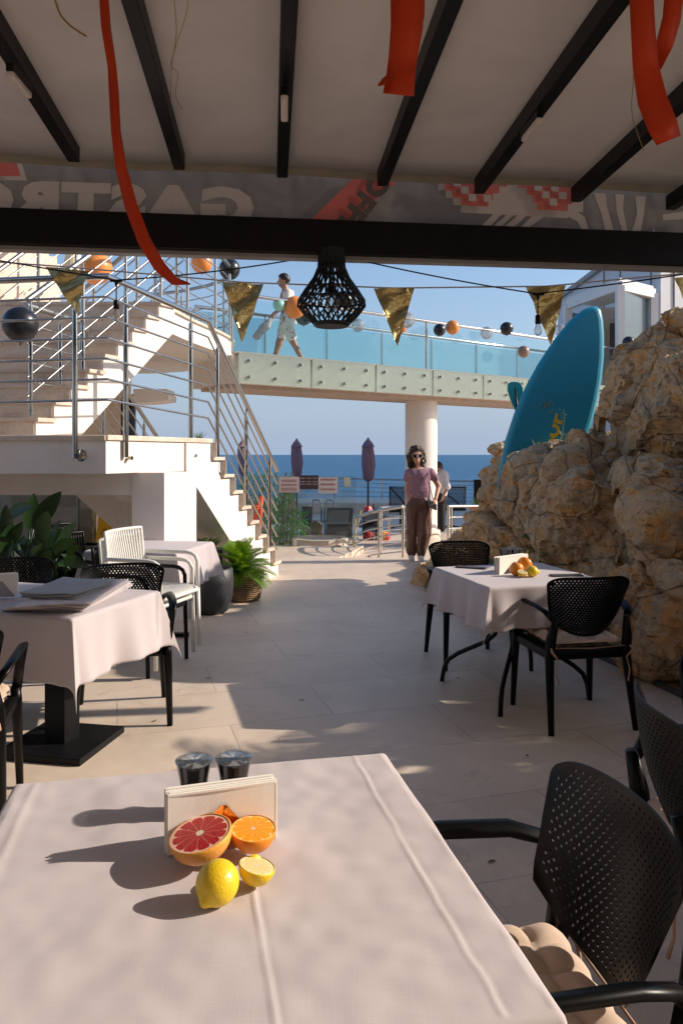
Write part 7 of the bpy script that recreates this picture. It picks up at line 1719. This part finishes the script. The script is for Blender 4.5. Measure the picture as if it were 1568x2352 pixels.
# left background: dirty glass screen, red chair, wet floor signs
gl2 = thing('glass_screen', 'dusty glass screen under the landing at far left', 'screen', V(-4.2, 8.4, 0))
m = MB(); m.prism([V(-7, 8.4, 0.05), V(-2.72, 8.4, 0.05), V(-2.72, 8.4, 1.35), V(-7, 8.4, 1.35)], (0, 0.012, 0)); m.build('pane', glassy('dusty_glass', (0.55, 0.6, 0.6), 0.08, 0.35, (0.30, 0.33, 0.33)), gl2)
m = MB(); q = P(178, 1200, 8.38); m.box((q.x, q.y, 0.7), (0.02, 0.02, 1.3)); m.build('seam', STEEL, gl2)
m = MB(); m.prism([P(235, 1137, 9.2), P(305, 1137, 9.2), P(318, 1200, 9.2), P(228, 1200, 9.2)], (0, 0.2, -0.02)); tag(m.build('red_chair_back', simple('dull_red', (0.33, 0.04, 0.06), 0.6), bevel=0.03), 'dull red chair back behind the dusty glass', 'chair')
YS = simple('yellow_plastic', (0.80, 0.46, 0.01), 0.45)
def wetsign(u, v0, y, label):
    a = P(u, v0, y); t = thing('wet_floor_sign', label, 'sign', V(a.x, y, 0), 0, 'yellow wet floor signs under the landing'); H = a.z
    for s in (-1, 1):
        m = MB(); m.prism([V(a.x-0.13, y+s*0.14, 0), V(a.x+0.13, y+s*0.14, 0), V(a.x+0.07, y+s*0.01, H), V(a.x-0.07, y+s*0.01, H)], (0, 0.015, 0)); m.build('panel', YS, t, bevel=0.01)
    m = MB(); z = H*0.72; q0 = V(a.x, y-0.055, z)
    m.tube([q0+V(-0.04, -0.004, -0.03), q0+V(0.04, -0.004, -0.03), q0+V(0, 0.008, 0.035)], 0.004, 5, closed=True); m.build('warning_triangle', INK, t)
wetsign(243, 1166, 8.35, 'yellow wet floor sign standing open beside the stair soffit')
wetsign(200, 1166, 8.9, 'yellow wet floor sign seen dimly through the dusty glass')
LPL = ['just right of the wicker basket', 'below and right of the wicker basket', 'in the middle of the open floor', 'nearest the sunlit strip', 'by the left legs of the rock side table', 'under the rock side table', 'beside the legs of the stacked chairs', 'beside the left table base', 'in the shade beyond the front table', 'close to the right edge of the front table', 'between the front table and its chair', 'right of the floor centre', 'just beyond the dark grinders', 'in front of the chair near the rock']
rnd = random.Random(77); LB_ = simple('dry_leaf', (0.10, 0.055, 0.025), 0.8)
for i, (u, v) in enumerate(((500, 1400), (565, 1455), (690, 1440), (833, 1395), (1050, 1560), (1100, 1480), (470, 1560), (350, 1660), (700, 1610), (950, 1840), (1120, 1985), (880, 1500), (640, 1700), (1210, 1740))):
    q = G(u, v); m = MB(); a = rnd.uniform(0, 6.28); s_ = rnd.uniform(0.5, 1.3)
    blade(m, q+V(0, 0, 0.004), V(math.cos(a), math.sin(a), 0.15), 0.035*s_, 0.012*s_, 0.3, 4); tag(m.build('fallen_leaf', LB_), 'tiny dry brown leaf on the floor '+LPL[i], 'leaf', 'dry leaves scattered on the floor')
